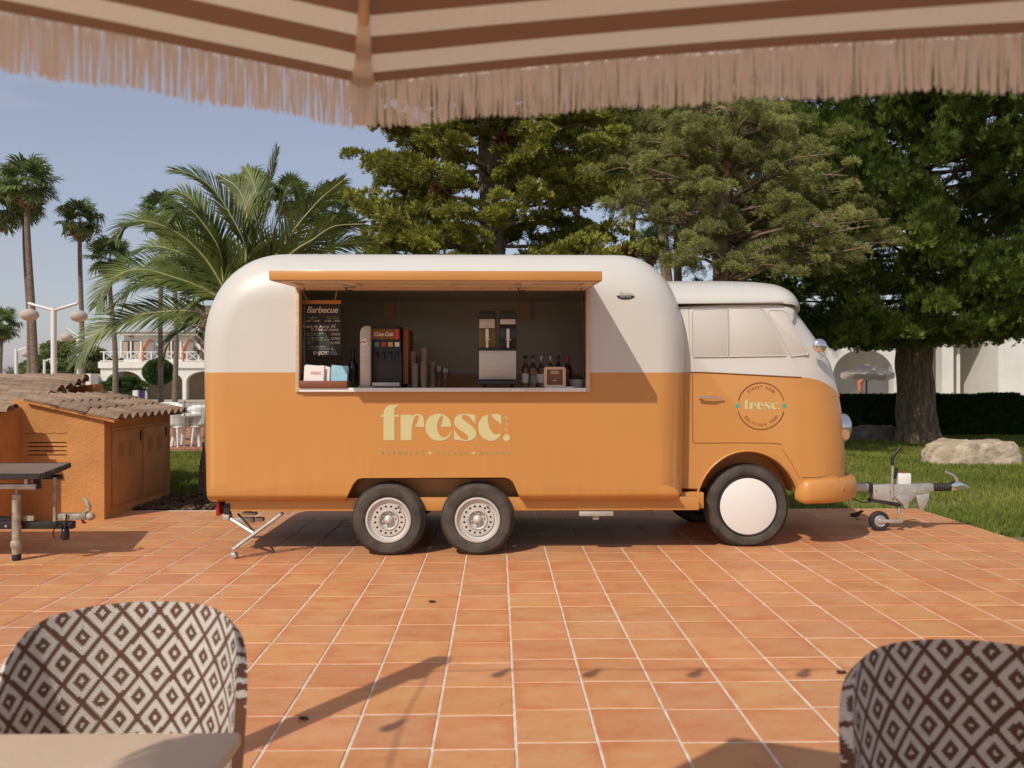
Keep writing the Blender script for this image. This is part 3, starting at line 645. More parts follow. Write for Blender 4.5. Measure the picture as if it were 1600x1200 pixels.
def steel_wheel(px, py, y, side=1):
    p = P(px, py, y); c = (p.x, y, .302); Ro = .312; Ri = .186
    w = MB(); tyre_mesh(w, c, Ro, Ri, .19, y); tread(w, c, Ro, .19, y); wo = w.build('wheel', M_rubber, truck, 40)
    # rim with raised dish and sixteen round openings
    prof = [(Ri + .004, .02), (Ri + .006, -.002), (Ri - .008, -.004), (Ri - .016, .008), (Ri - .024, .026), (Ri - .046, .032), (Ri - .05, .020), (.126, .018)]
    rm = MB(); rm.lathe(prof, c, 'y', 48); rm.f = rm.f[:-2]; rm.mi = rm.mi[:-2]
    N = 16; ro, ri, yy = .126, .100, y + .018                         # ring plate with holes built as polar quads around each opening
    hr = .0098; mid = .5 * (.136 + .092)
    ro, ri = .1375, .088
    for k in range(N):
        a0 = 2 * math.pi * k / N; da = 2 * math.pi / N; am = a0 + da / 2
        cx, cz_ = c[0] + mid * math.cos(am), c[2] + mid * math.sin(am)
        M_ = 16; ringo = []
        for j in range(M_):
            t = 2 * math.pi * j / M_; u, v = math.cos(t), math.sin(t)         # u radial, v tangential
            s_ = 1 / max(abs(u), abs(v)); rr = mid + (ro - ri) / 2 * u * s_; aa = am + da / 2 * v * s_
            ringo.append((c[0] + rr * math.cos(aa), yy, c[2] + rr * math.sin(aa)))
        hole = [(cx + hr * (math.cos(2 * math.pi * j / M_) * math.cos(am) - math.sin(2 * math.pi * j / M_) * math.sin(am)), yy, cz_ + hr * (math.cos(2 * math.pi * j / M_) * math.sin(am) + math.sin(2 * math.pi * j / M_) * math.cos(am))) for j in range(M_)]
        hole2 = [(h[0], yy + .012, h[2]) for h in hole]
        rm.add(ringo + hole + hole2, [(j, (j + 1) % M_, (j + 1) % M_ + M_, j + M_) for j in range(M_)] + [(j + M_, (j + 1) % M_ + M_, (j + 1) % M_ + 2 * M_, j + 2 * M_) for j in range(M_)])
    b0 = len(rm.f); rm.lathe([(.088, .018), (.080, .006), (.074, .010), (.070, .040), (.060, .046), (.0455, .046), (.040, .036), (.036, .012), (.030, .006), (.001, .005)], c, 'y', 40)
    rm.f = rm.f[:-2]; rm.mi = rm.mi[:-2]
    rmo = rm.build('rim', M_rim, wo, 45)
    MB().lathe([(.178, .055), (.178, .06)], c, 'y', 32).build('brake_drum', M_dark, wo)
    hb = MB().lathe([(.0005, -.012), (.018, -.012), (.026, -.006), (.028, .01), (.028, .03)], c, 'y', 24).build('hub_cap', M_rim, wo, 50)
    for k in range(6):
        a = 2 * math.pi * k / 6 + .3; bc = (c[0] + .053 * math.cos(a), y + .027, c[2] + .053 * math.sin(a))
        MB().lathe([(.0005, 0), (.008, 0), (.010, .006), (.010, .02)], bc, 'y', 6).build('wheel_nut', M_rim, wo)
    a = R(52); MB().tube([(c[0] + .145 * math.cos(a), y + .02, c[2] + .145 * math.sin(a)), (c[0] + .135 * math.cos(a), y - .02, c[2] + .135 * math.sin(a))], .006, 6).build('valve', M_black, wo, 60)
    return wo
for px in (606.5, 746): steel_wheel(px, 810, YS + .02)
for px in (606.5, 746):
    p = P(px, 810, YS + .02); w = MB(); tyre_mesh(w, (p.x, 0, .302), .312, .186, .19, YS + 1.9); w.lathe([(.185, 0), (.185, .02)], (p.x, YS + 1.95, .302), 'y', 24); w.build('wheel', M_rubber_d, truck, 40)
YC = 7.34                                   # plane of the cab side
wp = P(1168.5, 790, YC + .06); FR = .372
w = MB(); tyre_mesh(w, (wp.x, 0, FR - .01), FR, .262, .19, YC + .05, 56); tread(w, (wp.x, 0, FR - .01), FR, .19, YC + .05, 96); fw = w.build('wheel', M_rubber, truck, 40)
MB().lathe([(.268, .03), (.2685, .006), (.262, -.002), (.254, .008)], (wp.x, YC + .05, FR - .01), 'y', 48).build('rim', M_rubber_d, fw, 40)
MB().lathe([(.252, .004), (.252, -.002), (.246, -.005), (.0005, -.006)], (wp.x, YC + .05, FR - .01), 'y', 48).build('wheel_disc', M_white, fw, 40)
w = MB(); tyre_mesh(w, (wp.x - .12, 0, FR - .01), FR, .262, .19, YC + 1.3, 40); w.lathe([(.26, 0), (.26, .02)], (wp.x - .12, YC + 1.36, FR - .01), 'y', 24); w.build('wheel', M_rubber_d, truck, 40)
# --- cab
def cp(px, py, Y=YC): q = P(px, py, Y); return (q.x, q.z)
CW = 1.62
zc0 = P(1100, 581, YC).z
M_cab = two_tone('two_tone_cab_paint', zc0 - .004, P(1100, 581, YC).x, .052, P(1255, 590, YC).x, .85)
side = [cp(1020, 476), cp(1130, 470), cp(1222, 469)]
fr = [(1236, 480), (1252, 500), (1268, 522), (1285, 546), (1297, 568), (1304, 590), (1310, 616), (1315, 645), (1318, 680), (1319.5, 715), (1319, 745), (1313, 766)]
side += [(cp(x, y, YC + .40)[0] - .045, cp(x, y, YC + .40)[1]) for x, y in fr]
side += [cp(1290, 772, YC + .3), cp(1255, 773), cp(1072, 768), cp(1020, 766)]
side = side[::-1]
# resample densely for smooth rounding
def resample(poly, step):
    o_ = []
    for i in range(len(poly)):
        a, b_ = Vector(poly[i]), Vector(poly[(i + 1) % len(poly)]); k = max(1, int((b_ - a).length / step))
        o_ += [tuple(a.lerp(b_, j / k)) for j in range(k)]
    return o_
side_r = resample(side, .05)
def ins_cab(nv, p):
    f = max(nv.x, 0)
    return .42 * f ** 1.5 * (1 if p[0] > 1.9 else 0) + .05 * max(nv.y, 0) ** 2 + .03 * max(-nv.y, 0) ** 2
cab = shell(side_r, ins_cab, YC, .34, CW, 9)
awx, awz = cp(1168, 789)
arch = [(awx + (.475 if k < 9 else .465) * math.cos(R(180 * k / 24)), awz - .045 + .525 * math.sin(R(180 * k / 24))) for k in range(25)]
arch = [(arch[0][0] + .02, .1)] + arch + [(arch[-1][0] - .03, .1)]
archc = MB().prism(arch, YC - .3, YC + .33); archc2 = MB().prism(arch, YC + CW - .33, YC + CW + .3)
inner = MB().box(1.2, YC + .35, .3, 1.9, YC + CW - .35, .6)
cab_o = carve(cab, [archc, archc2], 'cab', [M_cab, M_orange], truck, None, 40)
# rolled lip of the wheel arch
lip = [(x, YC - .004, z) for x, z in arch[3:-3]]
MB().tube(lip, .011, 6).build('arch_lip', M_orange, truck, 60)
# roof cap with gutter and front visor
yc_ = YC + CW / 2; tops = [(1015, 441), (1060, 440.5), (1120, 440.5), (1170, 442), (1200, 445.5), (1216, 450), (1228, 457), (1236, 466), (1239.5, 474)]
prof_ = [(P(a, b, yc_ - .25).x, P(a, b, yc_ - .25).z) for a, b in tops]; zb_r = P(1130, 473, YC - .02).z; nst = 40; nv_ = 26; b_ = MB(); vs = []
xs_ = [prof_[0][0] + (prof_[-1][0] - prof_[0][0]) * (1 - (1 - k / nst) ** 1.6) for k in range(nst + 1)]
for x in xs_:
    zt_ = float(np.interp(x, [q[0] for q in prof_], [q[1] for q in prof_])); e = (x - (prof_[-1][0] - .34)) / .34; hw_ = (CW / 2 + .02) * (math.sqrt(max(0, 1 - (.93 * e) ** 2.6)) if e > 0 else 1)
    drop = .055 * max(0, e) ** 3
    for k in range(nv_ + 1):
        v = -math.cos(math.pi * k / nv_); vs.append((x, yc_ + hw_ * v, zb_r - drop + (max(zt_, zb_r + .03) - zb_r) * (max(0, 1 - abs(v) ** 2.7)) ** .62 + .012 * (abs(v) < .999)))
m_ = nv_ + 1; fs = [(i * m_ + k, (i + 1) * m_ + k, (i + 1) * m_ + k + 1, i * m_ + k + 1) for i in range(nst) for k in range(nv_)]
lo = len(vs); vs += [(v[0], v[1], zb_r - .006 - .055 * max(0, (v[0] - (prof_[-1][0] - .34)) / .34) ** 3) for v in vs]
fs += [(lo + i * m_ + k + 1, lo + (i + 1) * m_ + k + 1, lo + (i + 1) * m_ + k, lo + i * m_ + k) for i in range(nst) for k in range(nv_)]
for i in range(nst): fs += [(i * m_, lo + i * m_, lo + (i + 1) * m_, (i + 1) * m_), (i * m_ + nv_, (i + 1) * m_ + nv_, lo + (i + 1) * m_ + nv_, lo + i * m_ + nv_)]
for k in range(nv_): fs += [(nst * m_ + k, lo + nst * m_ + k, lo + nst * m_ + k + 1, nst * m_ + k + 1)]
b_.add(vs, fs); rb = b_.build('cab_roof', M_cream, truck, 50)
MB().tube([(*cp(1058, 473.5, YC - .035)[:1], YC - .035, cp(1058, 473.5, YC - .035)[1]), (cp(1222, 472, YC - .03)[0], YC - .03, cp(1222, 472, YC - .03)[1]), (cp(1233, 476, YC + .08)[0], YC + .08, cp(1233, 476, YC + .08)[1])], .009, 6).build('gutter', M_cream, rb, 60)
# belt moulding between the two colours
bl = []
for k in range(15):
    px = 1078 + (1300 - 1078) * k / 14
    x = P(px, 590, YC).x; zz = zc0 - .004 - max(0, x - P(1100, 581, YC).x) * .052 - max(0, x - P(1255, 590, YC).x) ** 2 * .85
    if px < 1262: bl.append((x, YC - .001, zz))
MB().tube(bl, .006, 6).build('belt_moulding', M_seam, truck, 60)
# painted-over windows with raised surrounds
def wpane(name, pts, rnd=.02):
    poly = smoothpoly([cp(*q) for q in pts], 0); b_ = MB(); b_.prism(poly, YC - .006, YC + .004); o_ = b_.build(name, M_cab, truck, None, .0025)
    cl = [(x, YC - .006, z) for x, z in poly]; cl.append(cl[0]); MB().tube(cl, .0045, 6, False).build('window_surround', M_cab, o_, 60)
    return o_
wpane('window_panel', [(1137, 557.5), (1084, 558), (1081.5, 552), (1081, 490), (1084, 484), (1137, 482)])
wpane('window_panel', [(1139.5, 557.5), (1139.5, 482), (1186, 481), (1193, 485), (1229, 552), (1227, 556)])
wpane('quarter_window', [(1236, 557), (1199.5, 490), (1202, 485), (1222, 485), (1228, 489), (1262, 549), (1262, 554)])
# door seams
def seam(name, pts, m_, w_=.007, Y=YC):
    b_ = MB(); stroke(b_, [cp(*q, Y) for q in pts], Y - .0015, w_); return b_.build(name, m_, truck)
seam('door_seam', [(1082, 584), (1082, 640), (1082.5, 690), (1085, 692)], M_seam)
seam('door_seam', [(1085, 692.5), (1150, 692), (1205, 692.5), (1221, 694)], M_seam)
seam('door_seam', [(1076, 478), (1077, 520), (1079, 581)], M_seamw, .005)
seam('panel_seam', [(1222, 702), (1236, 722), (1249, 748)], M_seam, .005)
seam('panel_seam', [(1252, 746), (1275, 746), (1291, 744)], M_seam, .006)
# door handle
hx, hz_ = cp(1112, 621)
MB().sphere((hx, YC + .004, hz_ + .02), .05, 18, 10, 0, 1.0, .14, .72).build('handle_scoop', M_orange, truck, 60)
dh = MB().tube([(cp(1091, 621)[0], YC - .035, cp(1091, 621)[1]), (cp(1110, 621.5)[0], YC - .04, cp(1110, 621.5)[1]), (cp(1129, 622)[0], YC - .025, cp(1129, 622)[1])], [.011, .011, .006], 8).build('door_handle', M_chrome, truck, 60)
MB().tube([(cp(1094, 621)[0], YC + .01, cp(1094, 621)[1]), (cp(1094, 621)[0], YC - .035, cp(1094, 621)[1])], .012, 8).build('handle_base', M_chrome, dh, 60)
# mirror, indicator, headlight
m0 = P(1281, 540, YC - .08); a0 = P(1266, 561, YC + .10); 
mi_ = MB().lathe([(.001, -.02), (.045, -.016), (.060, -.002), (.062, .006), (.055, .008), (.001, .004)], (m0.x, m0.y, m0.z), 'y', 24); mir = mi_.build('wing_mirror', M_chrome, truck, 50)
MB().tube(catmull([a0, (a0.x + .06, YC - .03, a0.z + .015), (m0.x - .01, YC - .06, m0.z - .055)], 5), .006, 6).build('mirror_arm', M_chrome, mir, 60)
i0 = P(1307, 619, YC + .22); ind = MB().sphere((i0.x, i0.y, i0.z), .034, 14, 9, 0, .8, 1, 1.).build('indicator', M_amber, truck, 60)
MB().lathe([(.03, 0), (.042, 0), (.042, .012), (.03, .02)], (i0.x - .022, i0.y, i0.z), 'x', 18).build('indicator_bezel', M_chrome, ind, 50)
h0 = P(1317, 667, YC + .27)
hl = MB().lathe([(.135, -.06), (.135, .0), (.128, .022), (.108, .034)], (h0.x, h0.y, h0.z), 'x', 28).build('headlight', M_chrome, truck, 50)
MB().lathe([(.109, .028), (.095, .045), (.06, .058), (.001, .064)], (h0.x, h0.y, h0.z), 'x', 28).build('lens', M_glass, hl, 60)
h1 = Vector((h0.x, 2 * (YC + CW / 2) - h0.y, h0.z)); hl = MB().lathe([(.135, -.06), (.135, .0), (.128, .022), (.108, .034), (.06, .05), (.001, .055)], h1, 'x', 28).build('headlight', M_chrome, truck, 50)
# bumper: rounded bar wrapping the nose
bz0, bz1 = P(1290, 786, YC).z, P(1290, 748, YC).z; bzc, bzh = (bz0 + bz1) / 2, (bz1 - bz0) / 2
path = [cp(1246, 780)[0], cp(1256, 768)[0]]
xn = P(1325, 767, YC + .4).x
pl = [(P(1246, 770, YC - .02).x, YC + .02, bzc - .03), (P(1262, 768, YC - .03).x, YC - .04, bzc), (P(1295, 768, YC - .03).x, YC + .0, bzc), (xn - .13, YC + .16, bzc), (xn + .0, YC + .38, bzc), (xn + .06, YC + CW / 2, bzc), (xn, YC + CW - .38, bzc), (xn - .13, YC + CW - .16, bzc), (P(1295, 768, YC).x, YC + CW, bzc), (P(1262, 768, YC).x, YC + CW + .04, bzc)]
pl = catmull(pl, 6); b_ = MB(); n = 14; vs = []
for i, p in enumerate(pl):
    t = (pl[min(i + 1, len(pl) - 1)] - pl[max(i - 1, 0)]).normalized(); nn = Vector((t.y, -t.x, 0)).normalized()
    sc = min(1, .45 + i * .11, .45 + (len(pl) - 1 - i) * .11)
    for k in range(n):
        a = 2 * math.pi * k / n; ca, sa = math.cos(a), math.sin(a)
        vs.append(p + nn * (.065 * sc * math.copysign(abs(ca) ** .8, ca)) + Vector((0, 0, bzh * sc * math.copysign(abs(sa) ** .75, sa))))
b_.add(vs, [(i * n + k, i * n + (k + 1) % n, (i + 1) * n + (k + 1) % n, (i + 1) * n + k) for i in range(len(pl) - 1) for k in range(n)] + [tuple(range(n))[::-1], tuple(range((len(pl) - 1) * n, len(pl) * n))])
b_.build('bumper', M_orange, truck, 50)
# sill between box body and front wheel
a_ = P(1060, 795, YC - .06); b2 = P(1095, 770, YC - .06); bx('sill', M_orange, truck, (a_.x, YC - .05, a_.z), (b2.x + .03, YC + .3, b2.z), .006)
# rear marker, stabiliser leg, step
p = P(347, 795, YS + .2); bx('tail_lamp', M_redlens, truck, (p.x - .02, YS + .1, P(347, 806, YS + .1).z), (p.x + .01, YS + .34, P(347, 786, YS + .1).z), .005)
p = P(353, 797, YS + .1); bx('rubber_buffer', M_rubber_d, truck, (p.x - .02, YS + .105, P(353, 804, YS + .1).z), (p.x + .03, YS + .16, P(353, 787, YS + .1).z), .006)
q = bx('leg_bracket', M_galv, truck, (p.x - .02, YS + .08, P(353, 812, YS + .1).z), (p.x + .032, YS + .18, P(353, 804, YS + .1).z - .001), .004)
leg_top = P(440, 803, YS + .12); leg_bot = P(366, 857, YS - .06); kn = leg_top.lerp(leg_bot, .58)
sl = MB()
for dy in (-.035, .035): sl.tube([leg_top + Vector((0, dy, 0)), leg_bot + Vector((0, dy, 0))], .016, 6)
for t in (0, .3, .58, .8, 1.): 
    c_ = leg_top.lerp(leg_bot, t); sl.tube([c_ + Vector((0, -.04, 0)), c_ + Vector((0, .04, 0))], .010, 6)
slo = sl.build('stabiliser_leg', M_galv, truck, 50)
bt = P(356, 808, YS + .12); MB().tube([bt, kn], .016, 6).build('stay', M_galv, slo, 50)
bt2 = P(372, 803, YS + .2); MB().tube([bt2, kn + Vector((0, .03, 0))], .009, 6).build('stay', M_blackmetal, slo, 50)
rr_ = leg_bot.z
MB().lathe([(.02, -.03), (.026, -.026), (.026, .026), (.02, .03)], (leg_bot.x, leg_bot.y, .026), 'y', 16).build('foot_roller', M_galv, slo, 50)
# underside bits seen behind the leg
for (x0, y0, x1, y1, Yd) in ((377, 801, 400, 805, YS + .6), (398, 809, 411, 815, YS + .5), (365, 809, 396, 817, YS + .7)):
    pbox('underfloor_bracket', M_galv, truck, x0, y0, x1, y1, Yd, .06, .004)
p = P(930, 803, YS + .1); st = bx('side_step', M_galv, truck, (P(905, 800, YS + .1).x, YS + .08, P(905, 806, YS + .1).z), (P(958, 800, YS + .1).x, YS + .15, P(905, 799, YS + .1).z), .004)
bx('step_bracket', M_galv_old, st, (P(926, 800, YS + .1).x, YS + .1, P(905, 812, YS + .1).z), (P(936, 800, YS + .1).x, YS + .13, P(905, 806, YS + .1).z - .001), .002)
# --- drawbar and coupling at the nose
YH = YC + CW / 2 + .03                        # the coupling stands a little this side of the centre line
def hp(px, py, dy=0): q = P(px, py, YH + dy); return (q.x, YH + dy, q.z)
hb = MB().box(hp(1325, 770)[0], YH - .04, hp(0, 770)[2], hp(1356, 770)[0], YH + .04, hp(0, 758)[2]).build('drawbar', M_galv, truck, None, .004)
MB().box(hp(1354.5, 0)[0], YH - .046, hp(0, 771)[2], hp(1361, 0)[0], YH + .046, hp(0, 757)[2]).build('drawbar_collar', M_black, hb, None, .004)
poly = [(1361, 757), (1455, 755), (1456, 767), (1430, 772), (1420, 783), (1408, 786), (1404, 785), (1362, 779)]
MB().prism([(hp(*q)[0], hp(*q)[2]) for q in poly][::-1], YH - .045, YH + .045).build('coupling_housing', M_galv, truck, None, .006)
MB().prism([(hp(*q)[0], hp(*q)[2]) for q in [(1358, 779), (1366, 779), (1405, 787), (1404, 791), (1396, 790), (1358, 783)]][::-1], YH - .05, YH + .05).build('housing_skirt', M_blackmetal, truck, None, .004)
for (x, y) in ((1365, 765), (1387, 766), (1428, 767)):
    q = hp(x, y); MB().lathe([(.012, -.008), (.012, .01)], (q[0], YH - .048, q[2]), 'y', 6).build('bolt', M_galv, truck)
b_ = MB(); pr = []
for k in range(17): pr.append((.034 + (.008 if k % 2 else 0), (hp(1485, 0)[0] - hp(1456, 0)[0]) * k / 16))
b_.lathe(pr, hp(1456, 761), 'x', 18).build('bellows', M_rubber_d, truck, 30)
MB().prism([(hp(*q)[0], hp(*q)[2]) for q in [(1484, 757), (1492, 752), (1500, 753), (1512, 760), (1511, 765), (1484, 766)]][::-1], YH - .032, YH + .032).build('coupling_head', M_chrome, truck, None, .008)
MB().tube([hp(1495, 754), hp(1494, 748), hp(1489, 742), hp(1475, 736)], [.018, .016, .014, .012], 8).build('coupling_handle', M_chrome, truck, 60)
hbk = MB().tube([hp(1394, 778, -.06), hp(1394, 745, -.06), hp(1394.5, 726, -.06)], .013, 8).build('handbrake_lever', M_galv, truck, 50)
MB().tube([hp(1394.5, 727, -.06), hp(1394, 718, -.06), hp(1397, 711, -.06), hp(1407, 698, -.06)], [.017, .018, .017, .016], 8).build('lever_grip', M_black, hbk, 50)
MB().prism([(hp(*q)[0], hp(*q)[2]) for q in [(1393, 775), (1408, 770), (1416, 778), (1414, 790), (1409, 795), (1404, 785)]][::-1], YH - .075, YH - .05).build('lever_quadrant', M_galv, truck, None, .003)
MB().prism([(hp(*q)[0], hp(*q)[2]) for q in [(1427, 773), (1448, 769), (1447, 780), (1437, 797), (1433, 796)]][::-1], YH - .055, YH - .043).build('tow_bracket', M_galv, truck, None, .002)
bxx = pbox('junction_box', M_plastic, truck, 1404, 740, 1424, 756.5, YH - .02, .08, .006)
MB().tube([hp(1409, 740, .01), hp(1412, 737, .01), hp(1416, 738, .01)], .010, 6).build('breakaway_knob', M_redlens, truck, 60)
MB().tube([hp(1398, 748, 0), hp(1401, 735, 0), hp(1401, 730, 0)], .014, 8).build('jockey_clamp', M_blackmetal, truck, 50)
jx = hp(1403, 0)[0]
MB().tube([(jx, YH - .02, hp(0, 786)[2]), (jx, YH - .02, hp(0, 807)[2])], .016, 10).build('jockey_stem', M_galv, truck, 50)
jr = .098; jc = (hp(1372, 0)[0], YH - .02, jr)
jw = MB(); jw.lathe([(.055, -.028), (.085, -.03), (.096, -.02), (jr, 0), (.096, .02), (.085, .03), (.055, .028)], jc, 'y', 30); jwo = jw.build('jockey_wheel', M_rubber_d, truck, 40)
MB().lathe([(.001, -.031), (.02, -.034), (.03, -.024), (.045, -.024), (.052, -.032), (.058, -.029)], jc, 'y', 28).build('jockey_rim', M_galv, jwo, 40)
bx('jockey_fork', M_galv, truck, (jc[0] - .02, YH - .062, jr - .016), (jx + .018, YH - .054, jr + .018), .003)
bx('jockey_fork', M_galv, truck, (jx - .02, YH - .0535, jr - .018), (jx + .019, YH + .022, jr + .02), .003)
MB().tube(catmull([hp(1330, 778, .1), hp(1350, 785, .1), hp(1366, 782, .02)], 6), .006, 6).build('brake_cable', M_black, truck, 60)

# --- printed lettering on the side of the body
YD = YS - .003
def c8(x, y): q = P(580 + x * .15, 610 + y * .15, YS); return (q.x, q.z)
lg = MB()
L_f = [(128, 520), (128, 250), (135, 205), (158, 170), (195, 152), (240, 149), (287, 150), (285, 164), (258, 172), (246, 192), (243, 215), (243, 520)]
L_fb1 = [(104, 255), (127, 255), (127, 275), (104, 275)]; L_fb2 = [(244, 255), (290, 255), (290, 275), (244, 275)]
L_r = [(307, 520), (307, 253), (422, 253), (425, 272), (440, 255), (485, 243), (525, 255), (547, 290), (552, 330), (552, 382), (458, 382), (480, 340), (495, 300), (496, 275), (487, 258), (465, 268), (445, 305), (430, 350), (423, 410), (422, 520)]
L_e = [(745, 262), (722, 275), (700, 315), (688, 370), (690, 420), (708, 462), (740, 488), (775, 488), (812, 462), (836, 418), (842, 424), (824, 476), (782, 512), (730, 525), (680, 524), (630, 505), (590, 465), (567, 415), (563, 365), (578, 310), (615, 265), (665, 246), (715, 243), (758, 252), (800, 281), (828, 325), (838, 380), (722, 380), (738, 338), (750, 292)]
L_s = [(1085, 253), (1086, 350), (1060, 318), (1022, 276), (988, 256), (960, 254), (946, 270), (953, 296), (988, 330), (1042, 366), (1084, 408), (1099, 448), (1086, 493), (1045, 520), (980, 528), (920, 519), (863, 513), (862, 402), (888, 445), (930, 495), (970, 515), (1000, 514), (1014, 494), (1004, 470), (965, 440), (910, 405), (872, 367), (860, 325), (872, 284), (908, 254), (960, 243), (1020, 247)]
L_c = [(1218, 248), (1162, 272), (1126, 322), (1112, 385), (1126, 450), (1166, 500), (1220, 524), (1280, 525), (1330, 494), (1363, 425), (1340, 450), (1300, 461), (1262, 441), (1232, 392), (1217, 330)]
L_c2 = [(1254, 248), (1310, 243), (1355, 260), (1356, 366), (1330, 332), (1290, 305), (1268, 280)]
for L in (L_f, L_fb1, L_fb2, L_r, L_e, L_s, L_c, L_c2): flat_poly(lg, [c8(*q) for q in L], YD)
flat_poly(lg, [c8(1410 + 36 * math.cos(2 * math.pi * k / 24), 493 + 36 * math.sin(2 * math.pi * k / 24)) for k in range(24)], YD)
for ch, yy in (('B', 291), ('A', 354), ('R', 412)):
    x, z = c8(1409, yy); flat_text(lg, ch, x, z, YD, .048)
for sx_ in (610, 1068): flat_poly(lg, [c8(sx_ + (26 if k % 2 == 0 else 11) * math.sin(math.pi * k / 5), 653 - (26 if k % 2 == 0 else 11) * math.cos(math.pi * k / 5)) for k in range(10)], YD)
lg.build('logo_lettering', M_logo, truck)
lg = MB()
for tx, xa, xb in (('BURGUERS', 105, 550), ('SALADS', 680, 1005), ('DRINKS', 1140, 1450)):
    n_ = len(tx)
    for k, ch in enumerate(tx):
        x, z = c8(xa + 15 + (xb - xa - 30) * k / (n_ - 1), 653); flat_text(lg, ch, x, z, YD, .042)
lg.build('tagline_lettering', M_sage, truck)
# round emblem on the door
ec = (1189, 634.5); er = 36.5; YE = YC - .003
def ep(x, y): return cp(x, y)
b_ = MB(); k1 = MB()
for (t0, t1) in ((14, 166), (194, 346)):
    k1 = MB(); stroke(k1, [ep(ec[0] + er * math.cos(R(t0 + (t1 - t0) * k / 40)), ec[1] - er * math.sin(R(t0 + (t1 - t0) * k / 40))) for k in range(41)], YE, .008); k1.build('emblem_arc', M_brown, truck)
for tx, rad, a0, a1, up in (('STREET FOOD', 29.5, 131, 49, 1), ('DELICIOUS FOOD', 29.5, 218, 325, -1)):
    for k, ch in enumerate(tx):
        if ch == ' ': continue
        a = R(a0 + (a1 - a0) * k / (len(tx) - 1)); x, z = ep(ec[0] + rad * math.cos(a), ec[1] - rad * math.sin(a))
        flat_text(b_, ch, x, z, YE, .034, rot=(a - math.pi / 2) if up > 0 else (a + math.pi / 2))
b_.build('emblem_text', M_brown, truck)['kind'] = 'stuff'
b_ = MB()
def ce(x, y): return ep(1162.5 + (x - 104) * .0455 * .92, 624.5 + (y - 150) * .0415)
for L in (L_f, L_fb1, L_fb2, L_r, L_e, L_s, L_c, L_c2): flat_poly(b_, [ce(*q) for q in L], YE)
flat_poly(b_, [ce(1410 + 36 * math.cos(2 * math.pi * k / 16), 493 + 36 * math.sin(2 * math.pi * k / 16)) for k in range(16)], YE)
for ch, yy in (('B', 291), ('A', 354), ('R', 412)):
    x, z = ce(1409, yy); flat_text(b_, ch, x, z, YE, .014)
b_.build('emblem_lettering', M_logo, truck)
b_ = MB()
for x in (1152.5, 1225.5): flat_poly(b_, [ep(x + 3.4 * math.cos(2 * math.pi * k / 16), 634 + 3.4 * math.sin(2 * math.pi * k / 16)) for k in range(16)], YE)
b_.build('emblem_dot', M_teal, truck)
# small maker's badge high on the body side
bc = P(977, 461, YS + .012); b_ = MB(); 
flat_poly(b_, [(bc.x + .077 * math.cos(R(180 + 180 * k / 16)), bc.z - .006 + .032 * math.sin(R(180 + 180 * k / 16))) for k in range(17)], YS - .006)
ba = b_.build('badge', M_black, truck)
b_ = MB(); flat_text(b_, 'Parisien', bc.x, bc.z + .013, YS - .006, .036, shear=.4); b_.build('badge_script', M_seamw, ba)
b_ = MB(); stroke(b_, [(bc.x - .045, bc.z - .017), (bc.x - .008, bc.z - .017)], YS - .0075, .007); stroke(b_, [(bc.x + .002, bc.z - .017), (bc.x + .045, bc.z - .017)], YS - .0075, .006); b_.build('badge_line', M_seamw, ba)
# ================================================================ things on and in the serving hatch
YI = YS + .16
def lathe_thing(name, prof, x, y, z, m_, label, cat, group=None, n=18, parts=()):
    t = thing(name, (x, y, z), label, cat, group); MB().lathe(prof, (x, y, z), 'z', n).build(parts[0] if parts else 'vessel', m_, t, 45); return t
# menu board hung on cords
mb_l, mb_r = P(473, 480, YI).x, P(532, 480, YI).x; mz0, mz1 = P(500, 555, YI).z, P(500, 475, YI).z
menu = thing('menu_board', ((mb_l + mb_r) / 2, YI, mz0), 'hanging dark chalkboard menu with orange top rail inside the hatch', 'menu board')
bx('board', M_board, menu, (mb_l, YI, mz0), (mb_r, YI + .012, mz1))
bx('top_rail', M_orange, menu, (mb_l - .006, YI - .008, mz1 + .001), (mb_r + .006, YI + .02, P(500, 469, YI).z), .003)
zt = oz1 - .034
for (xa, xb) in ((mb_l + .04, mb_l + .005), (mb_r - .05, mb_r - .02)):
    MB().tube([(xa, YI + .006, P(500, 469.5, YI).z), (xb, YI - .05, zt + .01)], .0045, 6).build('cord', M_cordage, menu)
def mpx(x, y): q = P(465 + x / 12, 465 + y / 12, YI); return (q.x, q.z)
YM = YI - .003
ck = MB()
# handwritten heading and lines
x, z = mpx(460, 235); flat_text(ck, 'Barbecue', x, z, YM, .075, shear=.25, spacing=.95, bold=.001)
x, z = mpx(400, 540); flat_text(ck, 'Fuera de menú 3€', x, z, YM, .038, shear=.3)
x, z = mpx(500, 600); flat_text(ck, '½ Out of menú', x, z, YM, .038, shear=.3)
for tx, yy in (('10,90€', 690), ('12,90€', 770), ('12,90€', 850)):
    x, z = mpx(705, yy); flat_text(ck, tx, x, z, YM, .030, shear=.2)
for yy in (690, 770, 850, 920):
    x, z = mpx(148, yy); flat_poly(ck, [(x + .004 * math.cos(k), z + .004 * math.sin(k)) for k in range(6)], YM)
x, z = mpx(435, 1040); flat_text(ck, 'ENJOY!', x, z, YM, .042, shear=.2)
x, z = mpx(275, 438); flat_text(ck, '12:30h - 16:00h', x, z, YM, .022)
x, z = mpx(655, 438); flat_text(ck, '12:30h - 16:00h', x, z, YM, .022)
ck.build('chalk_lettering', M_chalk, menu)['kind'] = 'stuff'
